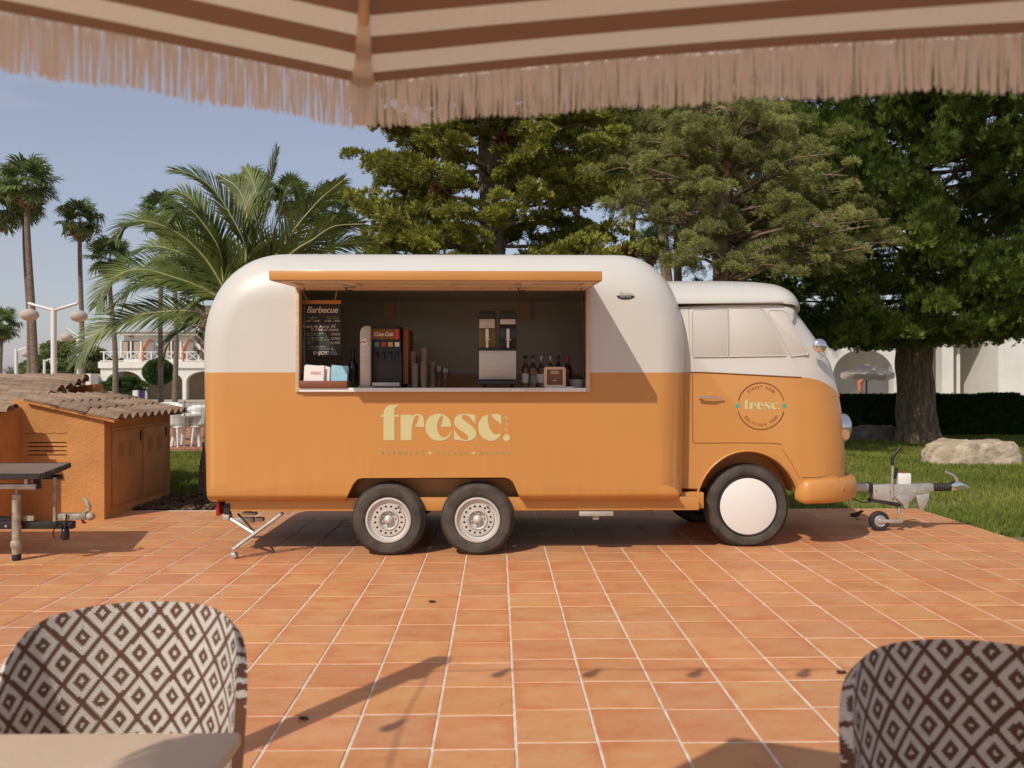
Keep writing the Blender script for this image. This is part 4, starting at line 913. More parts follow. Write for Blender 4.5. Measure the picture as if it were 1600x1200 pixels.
def squiggle(mb, x0, x1, y, h, seed):
    r = random.Random(seed); xs = x0
    while xs < x1:
        w_ = r.uniform(35, 90); e = min(xs + w_, x1); pts = []
        k = 0; x = xs
        while x < e: pts.append(mpx(x, y + (h if k % 2 else -h) * r.uniform(.4, 1))); x += r.uniform(5, 9); k += 1
        if len(pts) > 1: stroke(mb, pts, YM, .0022)
        xs = e + 18
cb, cg = MB(), MB()
for (x0, x1, y, h, s_) in ((155, 375, 370, 7, 1), (215, 330, 398, 6, 2), (180, 500, 672, 8, 3), (180, 480, 757, 8, 4), (180, 290, 835, 8, 5), (230, 550, 922, 8, 6)): squiggle(cb, x0, x1, y, h, s_)
for (x0, x1, y, h, s_) in ((520, 780, 362, 7, 7), (565, 770, 396, 7, 8), (180, 460, 707, 8, 9), (180, 590, 793, 8, 10), (180, 240, 868, 8, 11), (180, 660, 962, 8, 12)): squiggle(cg, x0, x1, y, h, s_)
cb.build('chalk_notes', M_chalkb, menu); cg.build('chalk_notes', M_chalkg, menu)
# leaflet holder and leaflets
YB = YS - .02
hx0, hx1 = P(468, 600, YB).x, P(543, 600, YB).x; hz1 = P(500, 595, YB).z
hol = thing('leaflet_holder', ((hx0 + hx1) / 2, YB + .05, cz), 'reddish wooden leaflet box at the corner of the hatch counter', 'holder')
bx('front_panel', M_woodbox, hol, (hx0, YB - .03, cz + .001), (hx1, YB - .016, hz1), .002)
bx('back_panel', M_woodbox, hol, (hx0, YB + .10, cz + .001), (hx1, YB + .112, hz1), .002)
for x in (hx0, hx1 - .012): bx('side_panel', M_woodbox, hol, (x, YB - .0158, cz + .001), (x + .012, YB + .0998, hz1 - .002))
bx('base', M_woodbox, hol, (hx0 + .013, YB - .0157, cz + .001), (hx1 - .013, YB + .0995, cz + .012))
def leaflet(px0, py0, px1, tilt, m_, dy, label, group=None):
    a_ = P(px0, 600, YB + dy); b_ = P(px1, py0, YB + dy); t = thing('leaflet', ((a_.x + b_.x) / 2, YB + dy, cz + .013), label, 'leaflet', group)
    m2 = MB(); h = b_.z - cz - .014; 
    for k in range(3):
        y = YB + dy + k * .005; m2.add([(a_.x + k * .004, y, cz + .0135), (b_.x + k * .004, y, cz + .0135), (b_.x + k * .004 + tilt, y + .02, cz + .0135 + h - k * .006), (a_.x + k * .004 + tilt, y + .02, cz + .0135 + h - k * .003 + .012 * (k == 1))], [(0, 1, 2, 3)])
        m2.add([(a_.x + k * .004, y + .0012, cz + .0135), (b_.x + k * .004, y + .0012, cz + .0135), (b_.x + k * .004 + tilt, y + .0212, cz + .0135 + h - k * .006), (a_.x + k * .004 + tilt, y + .0212, cz + .0135 + h - k * .003)], [(3, 2, 1, 0)])
    m2.build('sheets', m_, t); return t
l1 = leaflet(474, 571, 505, .004, M_paperw, .0, 'white leaflets with a red word in the wooden box')
b_ = MB(); q = P(494, 583, YB); flat_text(b_, 'FRESC', q.x, q.z, YB + .006, .035); b_.build('red_word', M_cola, l1)
leaflet(505.5, 573, 514, .004, M_paperw, .03, 'narrow white leaflets between the red word ones and the blue ones')
leaflet(515, 571.5, 541, .01, M_paperb, .045, 'pale blue leaflets in the wooden box')
# soda fountain
YF = YS + .12
sx0, sx1 = P(561, 550, YF).x, P(627, 550, YF).x; sz1 = P(600, 508.5, YF).z
soda = thing('soda_fountain', ((sx0 + sx1) / 2, YF + .2, cz), 'black soft drink dispenser with tall steel column on its front', 'drink dispenser')
MB().prism([(sx0 + .09, cz + .001), (sx1 - .001, cz + .001), (sx1 - .001, cz + .09), (sx1 + .0, cz + .19), (sx1 - .015, sz1), (sx0 + .09, sz1)][::-1], YF + .05, YF + .50).build('cabinet', M_black, soda, None, .01)
bx('side_panel', M_seam, soda, (sx1 + .002, YF + .10, cz + .03), (sx1 + .05, YF + .52, sz1 - .02), .004)
cxa, cxb = sx0 + .01, P(580, 550, YF).x
poly = [(cxb, cz + .012), (cxb, sz1 - .005), (cxa + .045, sz1 - .003), (cxa + .012, sz1 - .02), (cxa, sz1 - .06), (cxa, cz + .012)]
col = MB().prism(poly, YF - .03, YF + .048).build('steel_column', M_steelpanel, soda, None, .012)
q = P(570, 535, YF); MB().lathe([(.001, -.004), (.033, -.004), (.035, 0), (.03, .006)], (q.x, YF - .033, q.z), 'y', 24).build('round_badge', M_plastic, col, 50)
b_ = MB(); stroke(b_, [(q.x - .04, q.z - .008), (q.x - .01, q.z + .006), (q.x + .005, q.z - .003), (q.x + .04, q.z + .014)], YF - .0385, .007); b_.build('badge_stroke', M_redlens, col)
bx('column_foot', M_galv, soda, (cxa - .01, YF - .06, cz + .001), (cxb + .02, YF + .048, cz + .0115), .003)
a_ = P(581, 531, YF + .04); b2 = P(624, 514, YF + .04)
sg = bx('brand_panel', M_black, soda, (a_.x, YF + .036, a_.z), (b2.x, YF + .0495, b2.z))
bx('red_end', M_cola, sg, (b2.x - .04, YF + .033, a_.z + .004), (b2.x - .002, YF + .0355, b2.z - .003))
bx('red_ground', M_seam, sg, (a_.x + .002, YF + .033, a_.z + .006), (b2.x - .042, YF + .0355, b2.z - .003))
b_ = MB(); flat_text(b_, 'Coca Cola', (a_.x + b2.x) / 2 - .020, (a_.z + b2.z) / 2, YF + .0325, .046, shear=.35, spacing=.85, bold=.001); b_.build('brand_lettering', M_chalk, sg)
for k, (px, m_) in enumerate(((588.5, M_green_btn), (599.5, M_cola), (610, M_yellow_btn), (620.5, M_chalk))):
    p = P(px, 538, YF + .04); bx('flavour_button', m_, soda, (p.x - .02, YF + .04, p.z - .02), (p.x + .02, YF + .0495, p.z + .02), .003)
    MB().tube([(p.x, YF + .045, p.z - .07), (p.x, YF + .01, p.z - .08), (p.x, YF + .01, p.z - .13)], .010, 8).build('nozzle', M_blackgloss, soda, 50)
bx('drip_tray', M_galv, soda, (cxb + .012, YF - .03, cz + .012), (sx1 - .012, YF + .049, cz + .045), .004)
bx('tray_base', M_black, soda, (cxb + .01, YF - .032, cz + .001), (sx1 - .01, YF + .0485, cz + .0115))
# dark bottle left of the dispenser
def bottle(px, pytop, Y, r, m_, label, capm, labelm=None, group=None):
    p = P(px, pytop, Y); h = p.z - cz - .001
    t = thing('bottle', (p.x, Y, cz + .001), label, 'bottle', group); z0 = cz + .001
    MB().lathe([(r * .9, 0), (r, .008), (r, h * .55), (r * .9, h * .62), (r * .42, h * .74), (r * .34, h * .80), (r * .34, h * .90), (r * .40, h * .905), (r * .40, h * .92)], (p.x, Y, z0), 'z', 18).build('glass_body', m_, t, 50)
    MB().lathe([(r * .44, h * .885), (r * .45, h * .99), (r * .38, h)], (p.x, Y, z0), 'z', 12).build('cap', capm, t, 50)
    if labelm is not None: MB().lathe([(r * 1.005, h * .15), (r * 1.012, h * .16), (r * 1.012, h * .42), (r * 1.005, h * .43)], (p.x, Y, z0), 'z', 18).build('paper_label', labelm, t, 50)
    return t
bottle(552, 545, YS + .26, .043, M_glassgreen, 'dark green bottle standing left of the soft drink dispenser', M_black)
# stacks of cups: each cup on a stack would sit inside its neighbour, so a stack is built cup by cup
def cup_stack(px, pytop, Y, r, label, m_):
    p = P(px, pytop, Y); h = p.z - cz - .001; n_ = max(2, int((h - .09) / .014)); z0 = cz + .001
    t = thing('cup_stack', (p.x, Y, z0), label, 'cup stack', 'stacks of clear cups on the hatch counter')
    for k in range(n_ + 1):
        zz = h - .09 - (h - .09) * k / n_
        MB().lathe([(r * .72, .0), (r * .74, .004), (r * .98, .082), (r * 1.04, .084), (r * 1.04, .09), (r * .97, .09), (r * .70, .006)], (p.x, Y, z0 + zz), 'z', 14).build('cup', m_, t, 50)
for (px, py, Y, r, lb) in ((645, 549, YS + .30, .030, 'tall back stack of clear plastic cups nearest the drink dispenser'), (649, 568, YS + .20, .030, 'short front stack of clear plastic cups nearest the drink dispenser'), (663, 543.5, YS + .30, .031, 'tallest stack of clear plastic cups on the counter'), (662, 566, YS + .19, .029, 'short stack of clear cups in front of the tallest one'), (655, 557.5, YS + .38, .028, 'half hidden stack of clear cups behind the others'), (675.5, 566, YS + .30, .031, 'cloudy cup stack beside the stemmed glasses')):
    cup_stack(px, py, Y, r, lb, M_clearplastic)
def wine_glass(px, pytop, Y, label):
    p = P(px, pytop, Y); h = p.z - cz - .001; z0 = cz + .001; t = thing('wine_glass', (p.x, Y, z0), label, 'glass', 'stemmed glasses on the hatch counter')
    MB().lathe([(.034, 0), (.034, .003), (.006, .008), (.0045, h * .45), (.012, h * .5), (.036, h * .68), (.040, h * .85), (.035, h), (.0335, h), (.0385, h * .85), (.0345, h * .69), (.010, h * .53)], (p.x, Y, z0), 'z', 18).build('bowl', M_glass, t, 50)
wine_glass(686, 572.5, YS + .27, 'clear stemmed glass closest to the cup stacks'); wine_glass(696, 575, YS + .22, 'clear stemmed glass farther from the cup stacks')
# slush machine
YJ = YS + .14
def jp(px, py, dy=0): return P(px, py, YJ + dy)
jx0, jx1 = jp(746.5, 0).x, jp(808.5, 0).x
sl_ = thing('slush_machine', ((jx0 + jx1) / 2, YJ + .2, cz), 'twin bowl slush machine with steel front panel on the counter', 'slush machine')
zb0, zb1 = jp(0, 603).z, jp(0, 545).z
for x in (jx0 + .04, jx1 - .06):
    for y in (.06, .30): bx('foot', M_black, sl_, (x, YJ + y, cz + .001), (x + .03, YJ + y + .03, jp(0, 601).z))
bx('cabinet', M_black, sl_, (jx0 + .004, YJ + .008, jp(0, 601).z + .001), (jx1 - .004, YJ + .40, zb1 + .01), .006)
bx('front_panel', M_steelpanel, sl_, (jp(748.5, 0).x, YJ - .002, jp(0, 593).z), (jp(806.5, 0).x, YJ + .0075, jp(0, 547.5).z), .002)
bx('drip_tray', M_black, sl_, (jx0 - .003, YJ - .11, jp(0, 601).z + .001), (jx1 + .003, YJ + .0075, jp(0, 595).z), .006)
for (pa, pb, juice) in ((747.5, 775, True), (780, 807.5, False)):
    xa, xb = jp(pa, 0).x, jp(pb, 0).x; za, zb_ = zb1 + .0105, jp(0, 496).z
    bw = bx('bowl', M_clearplastic, sl_, (xa, YJ + .03, za), (xb, YJ + .38, zb_), .018)
    lid = MB().prism([(xa - .003, zb_ + .001), (xb + .003, zb_ + .001), (xb - .012, jp(0, 484.5).z), (xa + .015, jp(0, 484.5).z)], YJ + .02, YJ + .39).build('bowl_lid', M_black, sl_, None, .006)
    zl = jp(0, 512 if juice else 506).z
    bx('slush_front', pmat('lemon_slush', (.16, .10, .012), .3, .2, 8) if juice else M_blackgloss, bw, (xa + .004, YJ + .022, za + .004), (xb - .004, YJ + .0295, zl), .002)
    bx('label_strip', M_steelpanel, bw, (xa + .008, YJ + .018, zl + .002), (xb - .012, YJ + .0285, zb_ - .006), .002)
    xm = (xa + xb) / 2
    tp = bx('tap_handle', M_plastic, sl_, (xm - .014, YJ - .03, jp(0, 528).z), (xm + .014, YJ - .005, jp(0, 513).z), .004)
    MB().tube([(xm, YJ - .018, jp(0, 528).z), (xm, YJ - .018, jp(0, 543).z)], .011, 8).build('spout', M_plastic, tp, 50)
    MB().tube([(xm - .02, YJ - .018, jp(0, 530).z), (xm + .025, YJ - .018, jp(0, 530).z)], .005, 6).build('lever', M_plastic, tp)
# bottles at the right end
for (px, py, Y, r, m_, cap, lab, lb) in ((821, 555, YS + .30, .035, M_glass, M_black, M_paperw, 'clear bottle with black cap and paper label next to the slush machine'), (832.5, 555, YS + .24, .040, M_glass, M_black, None, 'stout clear bottle with wide black cap, second from the slush machine'), (845.5, 556, YS + .30, .036, M_glass, M_galv, M_paperw, 'clear bottle with silver cap left of the wooden frame'), (860, 556, YS + .34, .036, M_glass, M_galv, None, 'silver capped clear bottle behind the left half of the wooden frame'), (872.5, 555, YS + .34, .036, M_glassbrown, M_black, M_paperw, 'brown bottle with dark cap behind the middle of the wooden frame'), (887, 558, YS + .34, .044, M_glassbrown, M_redlens, None, 'dark brown bottle behind the right edge of the wooden frame')):
    bottle(px, py, Y, r, m_, lb, cap, lab, 'bottles at the right end of the counter')
# wooden framed card
YK = YS + .05
fr_ = thing('framed_card', (P(868, 605, YK).x, YK, cz + .001), 'small rounded wooden frame with a dark printed card on the counter', 'frame')
xa, xb = P(850, 0, YK).x, P(884, 0, YK).x; za, zb_ = cz + .001, P(0, 573, YK).z
def rrect(xa, xb, za, zb, r, n=6):
    o_ = []
    for (cx_, cz_, t0) in ((xb - r, zb - r, 0), (xa + r, zb - r, 90), (xa + r, za + r, 180), (xb - r, za + r, 270)):
        o_ += [(cx_ + r * math.cos(R(t0 + 90 * k / n)), cz_ + r * math.sin(R(t0 + 90 * k / n))) for k in range(n + 1)]
    return o_
o1 = rrect(xa, xb, za, zb_, .02); o2 = rrect(xa + .026, xb - .026, za + .024, zb_ - .024, .006)
b_ = MB(); n = len(o1); vs = [(x, YK, z) for x, z in o1] + [(x, YK, z) for x, z in o2] + [(x, YK + .05, z) for x, z in o1] + [(x, YK + .05, z) for x, z in o2]
b_.add(vs, [(i, i + n, (i + 1) % n + n, (i + 1) % n) for i in range(n)] + [(i, (i + 1) % n, (i + 1) % n + 2 * n, i + 2 * n) for i in range(n)] + [(i + n, i + 3 * n, (i + 1) % n + 3 * n, (i + 1) % n + n) for i in range(n)] + [(i + 2 * n, (i + 1) % n + 2 * n, (i + 1) % n + 3 * n, i + 3 * n) for i in range(n)])
b_.build('wooden_rim', M_wood, fr_, 40)
bx('card', M_woodbox, fr_, (xa + .024, YK + .02, za + .022), (xb - .024, YK + .03, zb_ - .022))
b_ = MB()
for k, (w_, zz) in enumerate(((.055, .78), (.055, .70), (.02, .35))): stroke(b_, [((xa + xb) / 2 - w_ / 2 * 1.2, za + (zb_ - za) * zz), ((xa + xb) / 2 + w_ / 2 * 1.2, za + (zb_ - za) * zz)], YK + .0195, .006)
b_.build('card_print', M_chalk, fr_)['kind'] = 'stuff'
p = P(903, 600, YS + .2); bw = thing('napkin_bowl', (p.x, YS + .2, cz + .001), 'small grey bowl with crumpled dark napkins at the counter end', 'bowl')
MB().lathe([(.05, 0), (.07, .03), (.085, .07), (.08, .07), (.065, .03), (.001, .01)], (p.x, YS + .2, cz + .001), 'z', 18).build('bowl_wall', M_galv, bw, 50)
b_ = MB()
for k in range(5): b_.sphere((p.x + random.uniform(-.035, .035), YS + .2 + random.uniform(-.03, .03), cz + .075 + random.uniform(0, .02)), .026, 8, 5, 0, 1.2, .9, .7)
b_.build('napkins', M_board, bw, 30)
# power strip with cable lying along the counter edge
p0, p1 = P(800, 610, YS - .04), P(820, 610, YS - .04)
ps = thing('power_strip', (p0.x + .05, YS - .055, cz), 'white power strip with cable on the edge of the hatch counter', 'power strip')
bx('strip', M_plastic, ps, (p0.x, YS - .072, cz - .032), (p1.x, YS - .037, cz - .006), .004)
MB().tube(catmull([(p1.x, YS - .055, cz - .02), (p1.x + .06, YS - .05, cz - .006), (p1.x + .14, YS - .045, cz - .012), (p1.x + .2, YS - .03, cz + .006), (p1.x + .32, YS + .0, cz + .006), (p1.x + .42, YS + .03, cz + .006)], 6), .005, 6).build('cable', M_plastic, ps, 60)

# ================================================================ near terrace furniture
def weave_material():
    m = bpy.data.materials.new('diamond_weave'); m.use_nodes = True; n = m.node_tree.nodes; l = m.node_tree.links; b = n['Principled BSDF']
    uv = n.new('ShaderNodeUVMap'); sp = n.new('ShaderNodeSeparateXYZ'); l.new(uv.outputs[0], sp.inputs[0])
    def M(op, a, c=0., d=0.):
        q = n.new('ShaderNodeMath'); q.operation = op
        for i, v in enumerate((a, c, d)):
            if isinstance(v, (int, float)): q.inputs[i].default_value = v
            else: l.new(v, q.inputs[i])
        return q.outputs[0]
    us = M('SNAP', sp.outputs['X'], .0062); vs_ = M('SNAP', sp.outputs['Y'], .0055)
    a = M('MULTIPLY', us, 1 / .122); c = M('MULTIPLY', vs_, 1 / .106)
    fa = M('ABSOLUTE', M('SUBTRACT', M('FRACT', M('ADD', a, c)), .5)); fb = M('ABSOLUTE', M('SUBTRACT', M('FRACT', M('ADD', M('SUBTRACT', a, c), 20.)), .5))
    d = M('MULTIPLY', M('MAXIMUM', fa, fb), 2.)
    line = M('GREATER_THAN', d, .835); inner = M('MULTIPLY', M('LESS_THAN', d, .44), M('GREATER_THAN', d, .13))
    f = M('MAXIMUM', line, inner)
    tw = M('FRACT', M('MULTIPLY', sp.outputs['Y'], 1 / .0055)); tu = M('FRACT', M('ADD', M('MULTIPLY', sp.outputs['X'], 1 / .0124), M('MULTIPLY', M('FLOOR', M('MULTIPLY', sp.outputs['Y'], 1 / .0055)), .5)))
    nz = n.new('ShaderNodeTexNoise'); nz.inputs['Scale'].default_value = 70; l.new(uv.outputs[0], nz.inputs['Vector'])
    mixc = n.new('ShaderNodeMix'); mixc.data_type = 'RGBA'; mixc.inputs['A'].default_value = (.76, .71, .64, 1); mixc.inputs['B'].default_value = (.155, .070, .040, 1); l.new(f, mixc.inputs['Factor'])
    hs = n.new('ShaderNodeHueSaturation'); mr = n.new('ShaderNodeMapRange'); mr.inputs['To Min'].default_value = .75; mr.inputs['To Max'].default_value = 1.2; l.new(nz.outputs['Fac'], mr.inputs[0]); l.new(mr.outputs[0], hs.inputs['Value']); l.new(mixc.outputs['Result'], hs.inputs['Color'])
    l.new(hs.outputs[0], b.inputs['Base Color']); b.inputs['Roughness'].default_value = .6
    h = M('MULTIPLY', M('SINE', M('MULTIPLY', tw, math.pi)), M('ADD', M('SINE', M('MULTIPLY', tu, math.pi)), .4))
    bp = n.new('ShaderNodeBump'); bp.inputs['Strength'].default_value = .8; bp.inputs['Distance'].default_value = .003; l.new(h, bp.inputs['Height']); l.new(bp.outputs[0], b.inputs['Normal'])
    return m
M_weave = weave_material()
def make_chair(label):
    t = thing('patio_chair', (0, 0, 0), label, 'chair', 'woven chairs on the terrace')
    A, Bd, PH = .27, .24, 76
    def top(q): return .925 - .012 * q ** 2 - .17 * q ** 6.5
    nu, nv = 56, 18; V = []; UV = []
    def surf(th):
        vs = []
        for j in range(nv + 1):
            for i in range(nu + 1):
                u = -1 + 2 * i / nu; ph = R(PH) * u; s_ = abs(u)
                zt_ = top(s_); zb_ = .40; v = j / nv; z = zb_ + (zt_ - zb_) * v
                lean = .07 * ((z - .40) / .53)           # back leans outwards towards the top
                rim = th * math.sqrt(max(0, 1 - max(0, (v - .93) / .07) ** 2))
                x = (A + lean * .5 + rim) * math.sin(ph) ; y = (Bd + lean * .9 + rim) * math.cos(ph) if abs(ph) < math.pi / 2 else (Bd) * math.cos(ph) * 1.6
                vs.append((x, y, z))
        return vs
    inn, outr = surf(0.0), surf(.028); n1 = (nu + 1)
    me = bpy.data.meshes.new('backrest'); fs = []; uvs = []
    def uvof(i, j, vs): return (-.36 + .72 * i / nu * 1.42, vs[j * n1 + i][2])
    for j in range(nv):
        for i in range(nu):
            fs.append((j * n1 + i + 1, j * n1 + i, (j + 1) * n1 + i, (j + 1) * n1 + i + 1)); uvs += [uvof(i + 1, j, inn), uvof(i, j, inn), uvof(i, j + 1, inn), uvof(i + 1, j + 1, inn)]
    b0 = len(inn)
    for j in range(nv):
        for i in range(nu):
            fs.append((b0 + j * n1 + i, b0 + j * n1 + i + 1, b0 + (j + 1) * n1 + i + 1, b0 + (j + 1) * n1 + i)); uvs += [uvof(i, j, inn), uvof(i + 1, j, inn), uvof(i + 1, j + 1, inn), uvof(i, j + 1, inn)]
    for i in range(nu):
        fs.append((nv * n1 + i + 1, nv * n1 + i, b0 + nv * n1 + i, b0 + nv * n1 + i + 1)); uvs += [uvof(i + 1, nv, inn), uvof(i, nv, inn), uvof(i, nv, inn), uvof(i + 1, nv, inn)]
        fs.append((i, i + 1, b0 + i + 1, b0 + i)); uvs += [uvof(i, 0, inn), uvof(i + 1, 0, inn), uvof(i + 1, 0, inn), uvof(i, 0, inn)]
    for i in (0, nu):
        for j in range(nv):
            q = (j * n1 + i, (j + 1) * n1 + i, b0 + (j + 1) * n1 + i, b0 + j * n1 + i); fs.append(q if i else q[::-1]); uvs += [(0, 0)] * 4
    me.from_pydata(inn + outr, [], fs); ul = me.uv_layers.new(name='UVMap')
    for k, c in enumerate(uvs): ul.data[k].uv = c
    finish(me, M_weave, 60); bk = link('backrest', me, t)
    # rolled frame along the rim
    rimp = []
    for i in range(nu + 1):
        a_, c_ = Vector(inn[nv * n1 + i]), Vector(outr[nv * n1 + i]); rimp.append(((a_ + c_) / 2) + Vector((0, 0, -.002)))
    seatp = [(.30 * math.sin(R(k)), .29 * math.cos(R(k)) if abs(k) <= 90 else .36 * math.cos(R(k))) for k in range(-180, 180, 8)]
    st = MB(); ring0 = []
    st.prismz([(x, y) for x, y in seatp][::-1], .405, .445); so = st.build('seat', M_weave, t, None, .012); ul = so.data.uv_layers.new(name='UVMap')
    for lp in so.data.loops: ul.data[lp.index].uv = (so.data.vertices[lp.vertex_index].co.x, so.data.vertices[lp.vertex_index].co.y)
    for (x, y) in ((-.23, -.26), (.23, -.26), (-.21, .24), (.21, .24)):
        MB().tube([(x * .93, y * .93, .41), (x * 1.05, y * 1.05, 0)], [.014, .011], 10).build('leg', M_alu, t, 60)
    MB().tube([(-.215, -.245, .38), (.215, -.245, .38)], .010, 8).build('stretcher', M_alu, t, 60)
    MB().tube([(-.2, .225, .38), (.2, .225, .38)], .010, 8).build('stretcher', M_alu, t, 60)
    return t
ch1 = make_chair('sunlit brown and white diamond weave chair behind the beige table')
ch2 = copy_tree(ch1); ch2['label'] = 'shaded brown and white diamond weave chair without a table'
q = P(229, 1040, 2.10); ch1.location = (q.x, 1.88, 0); ch1.rotation_euler = (0, 0, R(4)); ch1.scale = (.95, .95, 1)
q = P(1476, 1100, 1.80); ch2.location = (q.x, 1.52, 0); ch2.rotation_euler = (0, 0, R(-6))
# cafe table
tb = thing('cafe_table', (-.95, 1.42, 0), 'square beige topped cafe table in front of the sunlit chair', 'table')
yb_ = 1.80; xr_ = P(379, 1143, yb_).x; zt_ = P(379, 1143.5, yb_).z
MB().prismz([(x, y) for x, y in rrect(xr_ - .72, xr_, yb_ - .72, yb_, .016)], zt_ - .026, zt_).build('table_top', M_table, tb, None, .004)
tcx, tcy = xr_ - .36, yb_ - .36; tb.location = tb.location
MB().tube([(tcx, tcy, .03), (tcx, tcy, zt_ - .027)], .032, 14).build('column', M_alu, tb, 60)
MB().box(tcx - .22, tcy - .03, .004, tcx + .22, tcy + .03, .03).build('foot_bar', M_alu, tb, None, .005)
MB().box(tcx - .03, tcy - .22, .0035, tcx + .03, tcy - .031, .0295).build('foot_bar', M_alu, tb, None, .005)
MB().box(tcx - .03, tcy + .031, .0035, tcx + .03, tcy + .22, .0295).build('foot_bar', M_alu, tb, None, .005)

# ================================================================ striped parasol overhead
def stripe_material(name):
    m = bpy.data.materials.new(name); m.use_nodes = True; n = m.node_tree.nodes; l = m.node_tree.links; b = n['Principled BSDF']
    at = n.new('ShaderNodeAttribute'); at.attribute_name = 'tint'
    def M(op, a, c=0.):
        q = n.new('ShaderNodeMath'); q.operation = op
        for i, v in enumerate((a, c)):
            if isinstance(v, (int, float)): q.inputs[i].default_value = v
            else: l.new(v, q.inputs[i])
        return q.outputs[0]
    g = n.new('ShaderNodeNewGeometry'); wz = n.new('ShaderNodeTexNoise'); wz.inputs['Scale'].default_value = 3; l.new(g.outputs['Position'], wz.inputs['Vector'])
    d = M('ADD', at.outputs['Fac'], M('MULTIPLY', M('SUBTRACT', wz.outputs['Fac'], .5), .006))
    f = M('LESS_THAN', M('FRACT', M('ADD', M('MULTIPLY', d, 1 / .108), .17)), .49)
    nz = n.new('ShaderNodeTexNoise'); nz.inputs['Scale'].default_value = 260; l.new(g.outputs['Position'], nz.inputs['Vector'])
    mx_ = n.new('ShaderNodeMix'); mx_.data_type = 'RGBA'; mx_.inputs['A'].default_value = (.64, .535, .40, 1); mx_.inputs['B'].default_value = (.205, .098, .052, 1); l.new(f, mx_.inputs['Factor'])
    hs = n.new('ShaderNodeHueSaturation'); mr = n.new('ShaderNodeMapRange'); mr.inputs['To Min'].default_value = .85; mr.inputs['To Max'].default_value = 1.15; l.new(nz.outputs['Fac'], mr.inputs[0]); l.new(mr.outputs[0], hs.inputs['Value']); l.new(mx_.outputs['Result'], hs.inputs['Color'])
    l.new(hs.outputs[0], b.inputs['Base Color']); b.inputs['Roughness'].default_value = .85
    tr = n.new('ShaderNodeBsdfTranslucent'); l.new(hs.outputs[0], tr.inputs['Color']); ms = n.new('ShaderNodeMixShader'); ms.inputs[0].default_value = .4
    l.new(b.outputs[0], ms.inputs[1]); l.new(tr.outputs[0], ms.inputs[2]); l.new(ms.outputs[0], n['Material Output'].inputs[0])
    return m
M_stripe = stripe_material('striped_parasol_cloth')
M_pocket = pmat('parasol_pocket_cloth', (.78, .69, .58), .85, .05, 30, transl=.5)
M_fringe = pmat('cotton_fringe', (.90, .86, .79), .9, .1, 40, transl=.55, attr='tint', col2=(.96, .93, .88))
corner = P(567, 131, 1.69); PR = 1.52; GR = Vector((-.010, .14, 0)); t79 = Vector((0, 1, 0))
ctr = Vector((corner.x, corner.y, 0)) + Vector((math.cos(R(-80)), math.sin(R(-80)), 0)) * PR
EZ = corner.z
def rim_z(x, y): return EZ + (Vector((x, y, 0)) - Vector((corner.x, corner.y, 0))).dot(GR)
NS = 6
par = thing('striped_parasol', (ctr.x, ctr.y, 0), 'brown and beige striped hexagonal parasol with a cotton fringe overhead', 'parasol')
cor = []
for k in range(NS):
    a = R(100 + 60 * k); x, y = ctr.x + PR * math.cos(a), ctr.y + PR * math.sin(a); cor.append(Vector((x, y, rim_z(x, y))))
apex = Vector((ctr.x, ctr.y, rim_z(ctr.x, ctr.y) + .52)) + t79 * -.07
